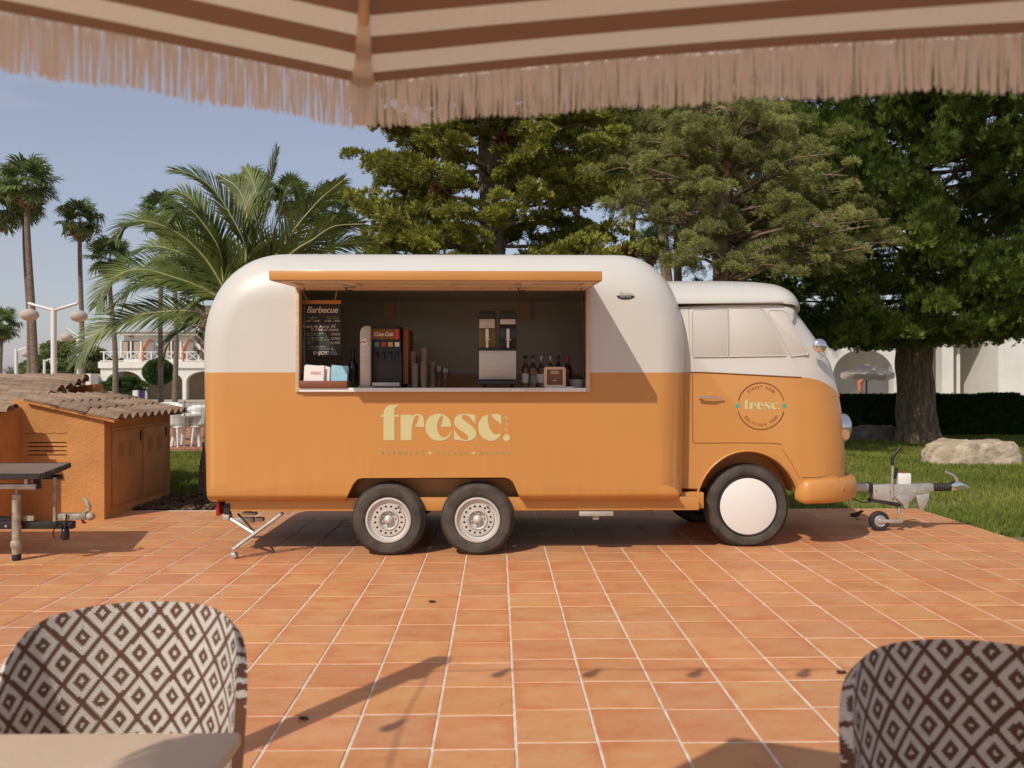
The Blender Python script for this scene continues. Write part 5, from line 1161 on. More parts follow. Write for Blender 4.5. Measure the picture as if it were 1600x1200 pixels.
for k in range(NS):
    a_, b2 = cor[k], cor[(k + 1) % NS]; n_, m_ = 24, 26; vs = []; tt = []
    mid = (a_ + b2) / 2; sl_len = (apex - mid).length
    for j in range(m_ + 1):
        for i in range(n_ + 1):
            u = i / n_; v = j / m_; e = a_.lerp(b2, u); p = e.lerp(apex, v * .985)
            sag = math.sin(math.pi * u); p.z -= .035 * math.sin(math.pi * v) * sag; p.z += .016 * sag * (1 - v) ** 2
            vs.append(p); tt.append(v * .985 * sl_len)
    b_ = MB(); b_.add(vs, [(j * (n_ + 1) + i, j * (n_ + 1) + i + 1, (j + 1) * (n_ + 1) + i + 1, (j + 1) * (n_ + 1) + i) for j in range(m_) for i in range(n_)])
    o_ = b_.build('canopy_panel', M_stripe, par, 180); at = o_.data.attributes.new('tint', 'FLOAT', 'POINT'); at.data.foreach_set('value', tt)
    ft = []; L = (b2 - a_).length; N = int(L / .0021)
    outv = Vector((mid.x - ctr.x, mid.y - ctr.y, 0)).normalized()
    V = []; Fc = []; T = []
    for i in range(N):
        u = (i + random.random()) / N; e = a_.lerp(b2, u); e.z += .016 * math.sin(math.pi * u) + .0005; t_ = (b2 - a_).normalized()
        ln = .090 * random.uniform(.94, 1.03) * (1 + .04 * math.sin(u * 37 + k)); w_ = random.uniform(.0012, .0022); sw = random.gauss(0, .002) + .0025 * math.sin(u * 160); so = random.gauss(0, .006); o0 = random.uniform(-.004, .004)
        base = len(V)
        for q_, (s0, hh) in enumerate(((0, 0), (.4, .5), (1, 1))):
            c_ = e + t_ * (sw * s0) + outv * (o0 + so * s0) - Vector((0, 0, ln * hh)); ww = w_ * (1 - .25 * s0); V += [c_ - t_ * ww, c_ + t_ * ww]
        Fc += [(base, base + 1, base + 3, base + 2), (base + 2, base + 3, base + 5, base + 4)]; T += [random.random()] * 6
    fo = np_mesh('fringe', np.array([tuple(v) for v in V]), np.array(Fc), M_fringe, T, par); fo['kind'] = 'stuff'
    rv = Vector((cor[k].x - ctr.x, cor[k].y - ctr.y, 0)).normalized(); tg = Vector((-rv.y, rv.x, 0)); c0 = cor[k]; inn_ = (apex - c0).normalized()
    MB().tube([apex + Vector((0, 0, -.05)), c0 + inn_ * .24 - Vector((0, 0, .02))], .009, 8).build('rib', M_wood, par, 60)
    c1 = c0 + inn_ * .26 - Vector((0, 0, .014)); dn = Vector((0, 0, 1))
    pk = MB(); pk.add([c1 - tg * .010, c1 + tg * .010, c0 + inn_ * .10 + tg * .016 - dn * .014, c0 + tg * .026 - dn * .010 + rv * .003, c0 + tg * .019 - dn * .082 + rv * .004, c0 - tg * .019 - dn * .082 + rv * .004, c0 - tg * .026 - dn * .010 + rv * .003, c0 + inn_ * .10 - tg * .016 - dn * .014], [(0, 1, 2, 7), (7, 2, 3, 6), (6, 3, 4, 5)]); pk.build('corner_pocket', M_pocket, par, 180)
# side mast and arm behind the seats
mx_, my_ = ctr.x + .95, ctr.y - 1.75
MB().tube([(mx_, my_, .06), (mx_, my_, 2.75)], .035, 14).build('mast', M_wood, par, 60)
MB().tube(catmull([(mx_, my_, 2.70), ((mx_ + apex.x) / 2, (my_ + apex.y) / 2, 2.95), tuple(apex + Vector((0, 0, .12)))], 6), .028, 10).build('arm', M_wood, par, 60)
MB().box(mx_ - .4, my_ - .4, .002, mx_ + .4, my_ + .4, .06).build('base', M_stone_d, par, None, .01)
MB().lathe([(.02, -.08), (.06, -.06), (.06, .02), (.03, .10), (.001, .14)], tuple(apex), 'z', 16).build('hub', M_wood, par, 50)

# ================================================================ light string on a wooden post: only its shadow reaches the picture
A_ = G(690, 1030); th = 2.62; k_ = th / .97
post_top = Vector((A_.x - .585 * k_, A_.y - .82 * k_, th))
pt = thing('wooden_post', (post_top.x, post_top.y, 0), 'slim square wooden post carrying the light string beside the terrace table', 'post')
MB().box(post_top.x - .05, post_top.y - .05, 0.001, post_top.x + .05, post_top.y + .05, th).build('shaft', M_wood, pt, None, .006)
MB().tube([(post_top.x, post_top.y - .052, th - .1), (post_top.x, post_top.y - .09, th - .1)], .008, 6).build('hook', M_galv, pt)
def caster(px, py, z): g = G(px, py); kk = z / .97; return Vector((g.x - .585 * kk, g.y - .82 * kk, z))
def light_string(pts, bulbs, label):
    t = thing('light_string', tuple(pts[0]), label, 'light string', 'bulb strings tied to the wooden post')
    MB().tube(catmull(pts, 8), .005, 6).build('wire', M_black, t, 60)
    for p in bulbs:
        s_ = MB().lathe([(.018, -.055), (.02, -.05), (.02, 0), (.012, .006)], tuple(p), 'z', 10).build('socket', M_black, t, 50)
        MB().sphere((p.x, p.y, p.z - .085), .034, 12, 8, 0, 1, 1, 1.1).build('bulb', M_lantern, s_, 60)
s0 = Vector((post_top.x, post_top.y - .09, th - .1))
bz = 2.50
bl1 = [caster(px, 1046, bz) for px in (795, 935, 1095, 1262)]
light_string([s0, caster(740, 1048, bz)] + bl1 + [caster(1500, 1040, bz + .02)], bl1, 'bulb string running along the terrace towards the truck nose')
bl2 = [caster(672, 1049, bz), caster(630, 1126, bz)]
light_string([s0, bl2[0], bl2[1], caster(600, 1230, bz)], bl2, 'bulb string running back from the wooden post over the seats')

# ================================================================ small things on the terrace
def sparrow():
    p = G(1337, 812); t = thing('bird', (p.x, p.y, 0), 'small dark bird standing in the truck shadow near the jockey wheel', 'bird')
    m = bpy.data.meshes.new('body'); bm = bmesh.new()
    # body spindle from tail to head, one closed surface
    prof = [(-.075, .030, .002), (-.055, .034, .006), (-.03, .042, .016), (0, .052, .024), (.025, .062, .025), (.045, .076, .019), (.060, .088, .0165), (.074, .090, .012), (.083, .087, .005), (.094, .084, .001)]
    n = 12; vs = []
    for (x, z, r_) in prof:
        for k in range(n): a = 2 * math.pi * k / n; vs.append((x, r_ * math.cos(a) * (1. if x > -.05 else 1.6), z + r_ * math.sin(a) * (1 if x > -.05 else .4)))
    b_ = MB(); b_.add([(p.x + v[0], p.y + v[1], v[2]) for v in vs], [(i * n + k, i * n + (k + 1) % n, (i + 1) * n + (k + 1) % n, (i + 1) * n + k) for i in range(len(prof) - 1) for k in range(n)] + [tuple(range(n))[::-1], tuple(range((len(prof) - 1) * n, len(prof) * n))])
    b_.build('body', M_bird, t, 60)
    for s_ in (-1, 1):
        MB().sphere((p.x - .008, p.y + s_ * .022, .052), .034, 10, 6, 0, 1.3, .22, .5).build('wing', M_bird, t, 60)
        MB().tube([(p.x + .012, p.y + s_ * .01, .036), (p.x + .004, p.y + s_ * .011, .018), (p.x + .012, p.y + s_ * .011, .002), (p.x + .026, p.y + s_ * .012, .002)], .0022, 5).build('leg', M_bird, t, 60)
sparrow()
def dry_leaf(px, py, s_, label):
    p = G(px, py); t = MB(); n = 9; vs = []
    for k in range(n):
        a = 2 * math.pi * k / n; vs.append((p.x + s_ * math.cos(a), p.y + s_ * .5 * math.sin(a), .004 + .010 * abs(math.sin(a)) + .004 * (k % 2)))
    vs.append((p.x, p.y, .003)); t.add(vs, [(k, (k + 1) % n, n) for k in range(n)]); o = t.build('fallen_leaf', M_leafdry, None, None, 0, (p.x, p.y, 0)); return tag(o, label, 'leaf', 'dry leaves on the tiles')
dry_leaf(675, 942, .028, 'dry brown leaf on the sunny tiles before the rear wheels'); dry_leaf(473, 1126, .026, 'dry curled leaf beside the post shadow on the tiles'); dry_leaf(1315, 1053, .03, 'dry leaf on the tiles close to the shaded chair')
for (px, py) in ((671, 857), (803, 854)):
    p = G(px, py); lbp = 'pale pebble on the tiles between the two rear wheels' if px < 700 else 'pale pebble on the tiles ahead of the second rear wheel'; tag(MB().sphere((p.x, p.y, .006), .02, 8, 5, 0, 1.3, .8, .3).build('pebble', M_plastic, None, 60, 0, (p.x, p.y, 0)), lbp, 'pebble', 'pale pebbles by the wheels')
# ================================================================ left: utility sheds
YA = 8.94
shx0, shx1 = P(20, 700, YA).x, P(163, 700, YA).x; YA2 = 10.72
shed = thing('utility_shed', ((shx0 + shx1) / 2, (YA + YA2) / 2, 0), 'small orange stucco shed with a wavy clay tile roof', 'shed')
def top_z(x): return 1.067 + (shx1 - x) * .226
b_ = MB(); b_.prism([(shx0, 0), (shx1, 0), (shx1, top_z(shx1) - .0), (shx0, top_z(shx0))], YA, YA2)
slits = [MB().box(P(43, 700, YA).x, YA - .1, P(0, y + .9, YA).z, P(104, 700, YA).x, YA + .12, P(0, y - .9, YA).z) for y in (691.5, 698, 704.5, 711)]
carve(b_, slits, 'wall', [M_stucco, M_dark], shed, lambda c, nn: 1 if (YA + .005 < c.y < YA + .13 and c.x < shx1 - .02 and c.x > shx0 + .02) else 0, None)
# cracked render line
b_ = MB(); r = random.Random(3); pts = []
for k in range(22): pts.append((P(37 + k * 3.2, 0, YA).x, P(0, 678 + r.uniform(-1.6, 1.6) - .08 * k, YA).z))
stroke(b_, pts, YA - .002, .006); b_.build('crack', M_seam, shed)
# doors on the shaded side with louvre slots
dx = shx1
for (y0, y1) in ((9.10, 9.84), (9.88, 10.58)):
    d_ = bx('door', M_door, shed, (dx + .001, y0, .12), (dx + .022, y1, .93), .004)
    for yy in (y0 + .12, y0 + .38):
        for k in range(8): bx('louvre', M_door, d_, (dx + .0222, yy, .64 + k * .022), (dx + .032, yy + .13, .652 + k * .022))
    MB().tube([(dx + .03, y1 - .06, .78), (dx + .03, y1 - .06, .9)], .008, 6).build('door_handle', M_dark, d_)
bx('door_frame', M_door, shed, (dx + .0005, 9.07, .10), (dx + .012, 10.62, .118)); bx('door_frame', M_door, shed, (dx + .0005, 9.07, .935), (dx + .02, 10.62, .965))
# roof tiles: S-shaped clay tiles in three courses
rx = [P(38, 622, YA - .06).x, P(91, 633, YA - .06).x, P(134, 645, YA - .06).x, P(182, 659, YA - .06).x]
def s_tile(L, w_, amp, th=.014, n=10):
    b_ = MB(); vs = []
    for x in (0, L):
        for off in (0, th):
            for k in range(n + 1):
                v = k / n; vs.append((x, (v - .5) * w_, amp * math.cos(2 * math.pi * v + math.pi) + off))
    m_ = n + 1; fs = []
    for k in range(n): fs += [(k + m_, k + m_ + 1, k + 3 * m_ + 1, k + 3 * m_), (k + 1, k, k + 2 * m_, k + 2 * m_ + 1), (k, k + 1, k + m_ + 1, k + m_), (k + 2 * m_ + 1, k + 2 * m_, k + 3 * m_, k + 3 * m_ + 1)]
    b_.add(vs, fs); me = bpy.data.meshes.new('roof_tile'); me.from_pydata(b_.v, [], b_.f); finish(me, M_terracotta_roof, 50); return me
slope = math.atan(.226); NW = 10; wv = (YA2 + .16 - YA + .06) / NW
roof = bx('roof_deck', M_stucco_d, shed, (rx[0], YA + .02, .9), (rx[0] + .01, YA + .03, .91))
roof.data.clear_geometry(); b_ = MB(); zz = lambda x: top_z(x) + .002
b_.add([(rx[0], YA - .05, zz(rx[0])), (rx[3] - .05, YA - .05, zz(rx[3] - .05)), (rx[3] - .05, YA2 + .15, zz(rx[3] - .05)), (rx[0], YA2 + .15, zz(rx[0])), (rx[0], YA - .05, zz(rx[0]) + .02), (rx[3] - .05, YA - .05, zz(rx[3] - .05) + .02), (rx[3] - .05, YA2 + .15, zz(rx[3] - .05) + .02), (rx[0], YA2 + .15, zz(rx[0]) + .02)], [(3, 2, 1, 0), (4, 5, 6, 7), (0, 1, 5, 4), (1, 2, 6, 5), (2, 3, 7, 6), (3, 0, 4, 7)])
ol = shed.location; roof.data.from_pydata([(v[0] - ol.x, v[1] - ol.y, v[2] - ol.z) for v in b_.v], [], b_.f)
for c in range(3):
    L = rx[c + 1] - rx[c] + (.08 if c else .0); xs = rx[c] - (.08 if c else .0); me = s_tile(L / math.cos(slope), wv * 1.0, .030)
    for k in range(NW):
        o_ = link('roof_tile', me, roof); y = YA - .06 + wv * (k + .5); o_.location = Vector((xs, y, zz(xs) + .040 + .024 * (2 - c) * 0 + (.012 if c == 0 else .006 if c == 1 else 0) + random.uniform(-.003, .003))) - ol
        o_.rotation_euler = (random.uniform(-.02, .02), slope - .03 + random.uniform(-.008, .008), random.uniform(-.012, .012))
# stepped mortar verge along the gable
for c in range(3):
    xa, xb = rx[c] + .0, rx[c + 1] - .03; b_ = MB(); b_.add([(xa, YA - .052, zz(xa) - .004), (xb, YA - .052, zz(xb) - .004), (xb, YA - .052, zz(xb) + .028), (xa, YA - .052, zz(xa) + .040), (xa, YA + .02, zz(xa) - .004), (xb, YA + .02, zz(xb) - .004), (xb, YA + .02, zz(xb) + .028), (xa, YA + .02, zz(xa) + .040)], [(0, 1, 2, 3), (7, 6, 5, 4), (0, 4, 5, 1), (2, 6, 7, 3), (1, 5, 6, 2), (0, 3, 7, 4)])
    b_.build('mortar_verge', M_stucco_d, shed)
# the larger block behind and to the left with barrel tiles
xb1 = P(34, 700, YA).x - .005
big = thing('pump_house', (xb1 - 1.6, 10.2, 0), 'low orange pump house under old rounded clay barrel tiles', 'pump house')
b_ = MB(); b_.add([(xb1 - 3.2, 8.35, 0), (xb1, 8.35, 0), (xb1, YA - .001, 0), (xb1 - 3.2, YA - .001, 0), (xb1 - 3.2, 8.35, 1.12), (xb1, 8.35, 1.12), (xb1, YA - .001, 1.2), (xb1 - 3.2, YA - .001, 1.2)], [(3, 2, 1, 0), (4, 5, 6, 7), (0, 1, 5, 4), (1, 2, 6, 5), (2, 3, 7, 6), (3, 0, 4, 7)]); b_.build('front_wall', M_stucco_d, big)
b_ = MB(); b_.prismz([(xb1 - 3.2, YA), (shx0 - .002, YA), (shx0 - .002, 12.3), (xb1 - 3.2, 12.3)], 0, 1.19); b_.build('wall', M_stucco_d, big)
def barrel(L, r0, r1, n=7, th=.012):
    b_ = MB(); vs = []
    for (x, rr) in ((0, r0), (L, r1)):
        for t_ in (0, th):
            for k in range(n + 1): a = math.pi * k / n; vs.append((x, (rr - t_) * math.cos(a), (rr - t_) * math.sin(a) * .8))
    m_ = n + 1; fs = []
    for k in range(n): fs += [(k, k + 1, k + 2 * m_ + 1, k + 2 * m_), (k + m_ + 1, k + m_, k + 3 * m_, k + 3 * m_ + 1), (k + 1, k, k + m_, k + m_ + 1), (k + 2 * m_, k + 2 * m_ + 1, k + 3 * m_ + 1, k + 3 * m_)]
    b_.add(vs, fs); me = bpy.data.meshes.new('barrel_tile'); me.from_pydata(b_.v, [], b_.f); finish(me, M_terracotta_roof, 50); return me
bt_me = barrel(.46, .105, .088); bt_me2 = barrel(.46, .098, .08); ol2 = big.location
broof = bx('roof_deck', M_stucco_d, big, (0, 0, 0), (1, 1, 1)); broof.data.clear_geometry(); b_ = MB()
def bz_(y): return 1.155 + (y - 8.5) * .098
def bxr(y): return xb1 - .02 - max(0, min(1, (y - 8.7) / 3.3)) * .82
b_.add([(xb1 - 3.2, 8.33, bz_(8.33)), (bxr(8.33), 8.33, bz_(8.33)), (bxr(12.2), 12.2, bz_(12.2)), (xb1 - 3.2, 12.2, bz_(12.2))], [(0, 1, 2, 3)]); b_.add([(v[0], v[1], v[2] - .03) for v in b_.v], [(3, 2, 1, 0)])
broof.data.from_pydata([(v[0] - ol2.x, v[1] - ol2.y, v[2] - ol2.z) for v in b_.v], [], b_.f)
for j in range(17):
    y = 8.42 + j * .222
    for i in range(8):
        x = bxr(y) - .02 - (i + 1) * .40 + (j % 2) * .05
        if x < xb1 - 3.1: continue
        o_ = link('barrel_tile', random.choice((bt_me, bt_me2)), broof); o_.location = Vector((x, y, bz_(y) + .006 + (i % 2) * .004 + random.uniform(-.006, .006))) - ol2
        o_.rotation_euler = (random.uniform(-.04, .04), random.uniform(.01, .06), random.uniform(-.05, .05))
a_ = P(112, 617, 12.1); b2 = P(156, 600, 12.1)
MB().prism([(a_.x, a_.z - .1), (b2.x + .03, a_.z - .1), (b2.x - .04, b2.z), (a_.x, b2.z - .05)], 12.0, 12.28).build('parapet', M_stucco_d, big, None, .01)

# ================================================================ flatbed trailer at the left edge
ft = thing('flatbed_trailer', (-4.9, 7.2, 0), 'black flatbed trailer with a plywood deck and rusty jockey leg', 'trailer')
zdk = .735
b_ = MB(); b_.prismz([(-6.6, 6.76), (-3.68, 6.76), (-3.72, 7.0), (-3.89, 7.62), (-6.6, 7.62)], zdk - .012, zdk); b_.build('deck', M_ply, ft)
for (pa, pb) in (((-6.6, 6.755), (-3.68, 6.755)), ((-3.67, 6.755), (-3.885, 7.625)), ((-6.6, 7.628), (-3.90, 7.628))):
    a_, c_ = Vector((*pa, 0)), Vector((*pb, 0)); t_ = (c_ - a_).normalized(); n_ = Vector((t_.y, -t_.x, 0)) * .008
    q = [a_ + n_, c_ + n_, c_ - n_, a_ - n_]; MB().prismz([(v.x, v.y) for v in q], zdk - .040, zdk + .004).build('deck_edge', M_blackmetal, ft)
MB().tube([(-6.5, 7.2, zdk - .075), (-3.74, 7.2, zdk - .075)], .022, 8).build('deck_beam', M_blackmetal, ft, 60)
bx('white_rail', M_galv, ft, (-6.6, 6.86, .60), (P(56, 745, 6.86).x, 6.92, .64), .004)
bx('rail_end', M_blackmetal, ft, (P(56, 745, 6.86).x + .001, 6.855, .598), (P(58.5, 745, 6.86).x, 6.925, .642))
bx('rail_hanger', M_galv, ft, (P(41, 0, 6.9).x, 6.87, .641), (P(46, 0, 6.9).x, 6.91, zdk - .056))
YD2 = 7.02
a_ = P(0, 816, YD2)
bx('drawbar', M_blackmetal, ft, (-6.2, YD2 - .03, P(0, 826, YD2).z), (P(116, 820, YD2).x, YD2 + .03, P(0, 814.5, YD2).z), .004)
MB().prism([(-6.2, .42), (P(0, 800, 7.5).x, .37), (P(88, 812, 7.1).x, .29), (P(88, 812, 7.1).x, .255), (P(0, 808, 7.5).x, .31), (-6.2, .36)], YD2 + .031, YD2 + .09).build('drawbar_brace', M_blackmetal, ft)
for px in (13, 37): 
    q = P(px, 821, YD2); MB().lathe([(.010, -.006), (.010, .004)], (q.x, YD2 - .031, q.z), 'y', 8).build('bolt', M_galv, ft)
bx('plug_plate', M_black, ft, (P(93, 0, YD2).x, YD2 - .045, P(0, 822, YD2).z), (P(115.5, 0, YD2).x, YD2 - .0305, P(0, 816, YD2).z), .003)
# coupling
zc_ = P(0, 806, YD2).z
cpl = MB().box(P(92, 0, YD2).x, YD2 - .035, P(0, 812.5, YD2).z, P(136, 0, YD2).x, YD2 + .035, P(0, 802, YD2).z).build('coupling', M_galv_old, ft, None, .008)
MB().sphere(tuple(P(141, 807, YD2)), .034, 14, 9, 0, 1.2, 1, 1).build('coupling_nose', M_galv_old, cpl, 60)
MB().tube([P(130, 803, YD2), P(139, 796, YD2), P(139.5, 791, YD2), P(135, 783, YD2), P(128, 778, YD2)], [.012, .018, .019, .017, .013], 8).build('coupling_handle', M_galv_old, cpl, 60)
MB().tube([P(128, 812, YD2), P(131, 817, YD2), P(134, 816, YD2)], .010, 6).build('coupling_latch', M_redlens, cpl, 60)
# jockey leg
jx_, jy_ = P(28, 870, 6.96).x, 6.94
jl = MB().tube([(jx_, jy_, P(0, 845, jy_).z), (jx_, jy_, P(0, 772, jy_).z)], .034, 14).build('jockey_leg', M_galv_old, ft, 50)
MB().tube([(jx_, jy_, .10), (jx_, jy_, P(0, 845, jy_).z - .001)], .026, 12).build('inner_tube', M_galv_old, jl, 50)
MB().lathe([(.036, 0), (.038, .05), (.045, .06), (.045, .10), (.03, .12)], (jx_, jy_, .055), 'z', 14).build('ankle', M_galv_old, jl, 50)
MB().lathe([(.030, 0), (.034, .01), (.036, .06), (.030, .068)], (jx_, jy_, .001), 'z', 14).build('rubber_foot', M_rubber_d, jl, 50)
MB().tube([(jx_, jy_, P(0, 773, jy_).z), (jx_, jy_, P(0, 765, jy_).z), (jx_ + .03, jy_, P(0, 763.5, jy_).z), (P(55, 0, jy_).x, jy_, P(0, 764, jy_).z), (P(57.5, 0, jy_).x, jy_, P(0, 759, jy_).z)], .0085, 8).build('crank_handle', M_galv, jl, 60)
MB().lathe([(.018, -.03), (.024, -.02), (.02, .0), (.03, .02), (.022, .045)], (P(58, 0, jy_).x, jy_, P(0, 757, jy_).z), 'z', 10).build('crank_knob', M_black, jl, 50)
bx('leg_clamp', M_galv_old, ft, (jx_ - .06, jy_ + .035, P(0, 815, jy_).z), (jx_ + .12, YD2 - .0305, P(0, 813, jy_).z + .03))
sx_ = P(88, 0, 7.0).x
MB().tube([(sx_, 6.98, P(0, 814, 7.0).z), (sx_, 6.98, zdk - .056)], .015, 10).build('deck_support', M_galv_old, ft, 60)
MB().tube(catmull([P(104, 803, YD2 - .05), P(103, 815, YD2 - .05), P(101, 828, YD2 - .05)], 5), .007, 6).build('cable', M_black, ft, 60)
MB().tube(catmull([P(92, 815, YD2 - .05), P(84, 828, YD2 - .05), P(85, 840, YD2 - .05), P(95, 838, YD2 - .05), P(97, 826, YD2 - .05), P(94, 816, YD2 - .05)], 5), .005, 6).build('cable', M_black, ft, 60)
MB().lathe([(.012, .05), (.030, .03), (.034, -.03), (.026, -.05), (.012, -.052)], tuple(P(102, 834, YD2 - .05)), 'z', 12).build('plug', M_blackgloss, ft, 50)
for yy in (6.72, 7.62):
    b_ = MB(); tyre_mesh(b_, (-6.1, 0, .28), .29, .17, .15, yy, 28); b_.lathe([(.17, 0), (.17, .02)], (-6.1, yy + .06, .28), 'y', 20); b_.build('wheel', M_rubber, ft, 40)

# ================================================================ white garden furniture and fence beyond the lawn strip
fn = thing('wire_fence', (-6.3, 16.9, 0), 'thin wire mesh fence between lawn strip and white patio furniture', 'fence')
b_ = MB()
for k in range(34): b_.tube([(-8.2 + k * .11, 16.95, .0), (-8.2 + k * .11, 16.95, 1.02)], .0035, 4, False)
for k in range(8): b_.tube([(-8.25, 16.95, .05 + k * .135), (-4.5, 16.95, .05 + k * .135)], .0035, 4, False)
b_.build('mesh', M_galv_old, fn)['kind'] = 'stuff'
for k in range(3): MB().tube([(-8.2 + k * 1.85, 16.97, -.03), (-8.2 + k * 1.85, 16.97, 1.06)], .018, 8).build('fence_post', M_galv_old, fn, 60)
def resin_chair(x, y, rz, label):
    t = thing('resin_chair', (0, 0, 0), label, 'plastic chair', 'white resin chairs on the far patio')
    n = 14; vs = []
    for j in range(7):
        for i in range(n + 1):
            ph = R(-100 + 200 * i / n); z = .43 + (.46 - .16 * abs(ph / 1.75) ** 3) * j / 6; vs.append(((.27 + .04 * j / 6) * math.sin(ph), (.24 + .10 * j / 6) * math.cos(ph), z))
    b_ = MB(); b_.add(vs, [(j * (n + 1) + i, j * (n + 1) + i + 1, (j + 1) * (n + 1) + i + 1, (j + 1) * (n + 1) + i) for j in range(6) for i in range(n)]); bk_ = b_.build('backrest', M_plastic, t, 180)
    md = bk_.modifiers.new('s', 'SOLIDIFY'); md.thickness = .02
    MB().box(-.26, -.26, .41, .26, .24, .44).build('seat', M_plastic, t, None, .012)
    for (lx, ly) in ((-.24, -.24), (.24, -.24), (-.22, .22), (.22, .22)): MB().tube([(lx * .9, ly * .9, .41), (lx * 1.1, ly * 1.1, 0)], [.035, .022], 6).build('leg', M_plastic, t, 60)
    t.location = (x, y, .06); t.rotation_euler = (0, 0, rz); return t
def far(px, D, z=0): q = P(px, 592, D); return (q.x, D, z)
resin_chair(far(276, 17.8)[0], 17.8, R(160), 'white resin chair standing closest to the orange shed')
resin_chair(far(318, 18.0)[0], 18.0, R(200), 'white resin chair partly behind the truck tail')
resin_chair(far(262, 19.6)[0], 19.6, R(20), 'white resin chair tucked behind the round table')
q = far(298, 18.1); ftb = thing('resin_table', (q[0], q[1], .06), 'round white resin table between the patio chairs', 'table')
MB().lathe([(.52, .64), (.55, .66), (.55, .70), (.52, .71), (.001, .71)], (q[0], q[1], .06), 'z', 28).build('table_top', M_plastic, ftb, 50)
for k in range(4):
    a = R(45 + 90 * k); b_ = MB(); b_.tube([(q[0] + .40 * math.cos(a), q[1] + .40 * math.sin(a), .70), (q[0] + .34 * math.cos(a), q[1] + .34 * math.sin(a), .40), (q[0] + .42 * math.cos(a), q[1] + .42 * math.sin(a), .061)], [.09, .05, .04], 8); b_.build('leg', M_plastic, ftb, 60)

# ================================================================ hotel wing on the left
HD = 60.
def hpt(px, py, Y=HD): q = P(px, py, Y); return q
hot = thing('hotel', (hpt(250, 592).x, HD + 5, 0), 'two storey white hotel wing with arches and lattice balcony', 'building')
zsl0, zsl1, zrf = hpt(0, 575).z, hpt(0, 565).z, hpt(0, 522).z
hx0, hx1 = hpt(157, 592).x, hpt(600, 592).x
# ground floor front with arches, thick wall cut by arches
cols = [(161, 166), (221, 226.5), (285, 291), (350, 356), (415, 421)]
fa = MB().box(hx0, HD, 0, hx1, HD + .5, zsl0 - .002); arcs = []
zsp = hpt(0, 596).z
for i in range(len(cols) - 1):
    xa, xb = hpt(cols[i][1], 0).x, hpt(cols[i + 1][0], 0).x; rr = (xb - xa) / 2; pl = [(xa, -.5), (xb, -.5)] + [(xa + rr + rr * math.cos(R(180 * k / 14)), zsp + (zsl0 - .22 - zsp) * math.sin(R(180 * k / 14))) for k in range(15)]
    arcs.append(MB().prism(pl, HD - 1, HD + 1.5))
carve(fa, arcs, 'arcade', [M_wall], hot, None, None)
bx('ground_floor', M_curtain, hot, (hx0 + .1, HD + 3.2, 0), (hx1, HD + 3.5, zsl0 - .002)); bx('side_wall', M_wall, hot, (hx0, HD + .51, 0), (hx0 + .25, HD + 9, zsl0 - .004))
bx('balcony_slab', M_wall, hot, (hx0 - .1, HD - .15, zsl0), (hx1, HD + 9, zsl1))
# upper storey
ux0 = hpt(178, 592).x
bx('upper_wall', M_wall, hot, (ux0, HD + 1.6, zsl1 + .001), (hx1, HD + 9, zrf))
ro = bx('roof', M_wall, hot, (ux0 - .3, HD + 1.1, zrf + .001), (hx1, HD + 9.3, zrf + .16)); 
bx('roof_tiles', M_terracotta_roof, ro, (ux0 - .35, HD + 1.0, zrf + .162), (hx1, HD + 9.4, zrf + .24))
for (pa, pb) in ((190, 221), (254, 283), (313, 340), (372, 400)):
    a_, c_ = P(pa, 559, HD + 1.6), P(pb, 533, HD + 1.6); w_ = bx('window', M_window, hot, (a_.x, HD + 1.52, a_.z), (c_.x, HD + 1.59, c_.z))
    for (xa, xb) in ((a_.x - .06, a_.x + .06), ((a_.x + c_.x) / 2 - .05, (a_.x + c_.x) / 2 + .05), (c_.x - .06, c_.x + .06)): bx('window_frame', M_wall, w_, (xa, HD + 1.47, a_.z), (xb, HD + 1.515, c_.z + .05))
    for (xa, xb) in ((a_.x + .1, a_.x + .5), (c_.x - .5, c_.x - .1)): bx('curtain', M_curtain, w_, (xa, HD + 1.49, a_.z + .02), (xb, HD + 1.517, c_.z - .05))
for pa in (223, 286, 348):
    xa, xb = P(pa, 0, HD + .2).x, P(pa + 14, 0, HD + 1.5).x; zt_ = P(0, 533, HD).z; zb2 = zsl1 + .002
    b_ = MB(); b_.add([(xa, HD + .1, zb2), (xa, HD + 1.58, zb2), (xa, HD + 1.58, zt_), (xa, HD + .9, zt_), (xa, HD + .1, zb2 + .9)], [(0, 1, 2, 3, 4)]); vs = [(v[0] + .25, v[1], v[2]) for v in b_.v]; b_.add(vs, [(4, 3, 2, 1, 0)])
    n_ = 5; b_.f += [(i, i + 5, (i + 1) % 5 + 5, (i + 1) % 5) for i in range(5)]; b_.mi += [0] * 5
    dv = b_.build('divider_wall', M_wall, hot)
    MB().tube([(xa + .12, HD + .08, zb2), (xa + .12, HD + .08, zb2 + .92), (xa + .12, HD + .88, zt_ + .03), (xa + .12, HD + 1.4, zt_ + .04)], .17, 4).build('clay_coping', M_terra_trim, dv)
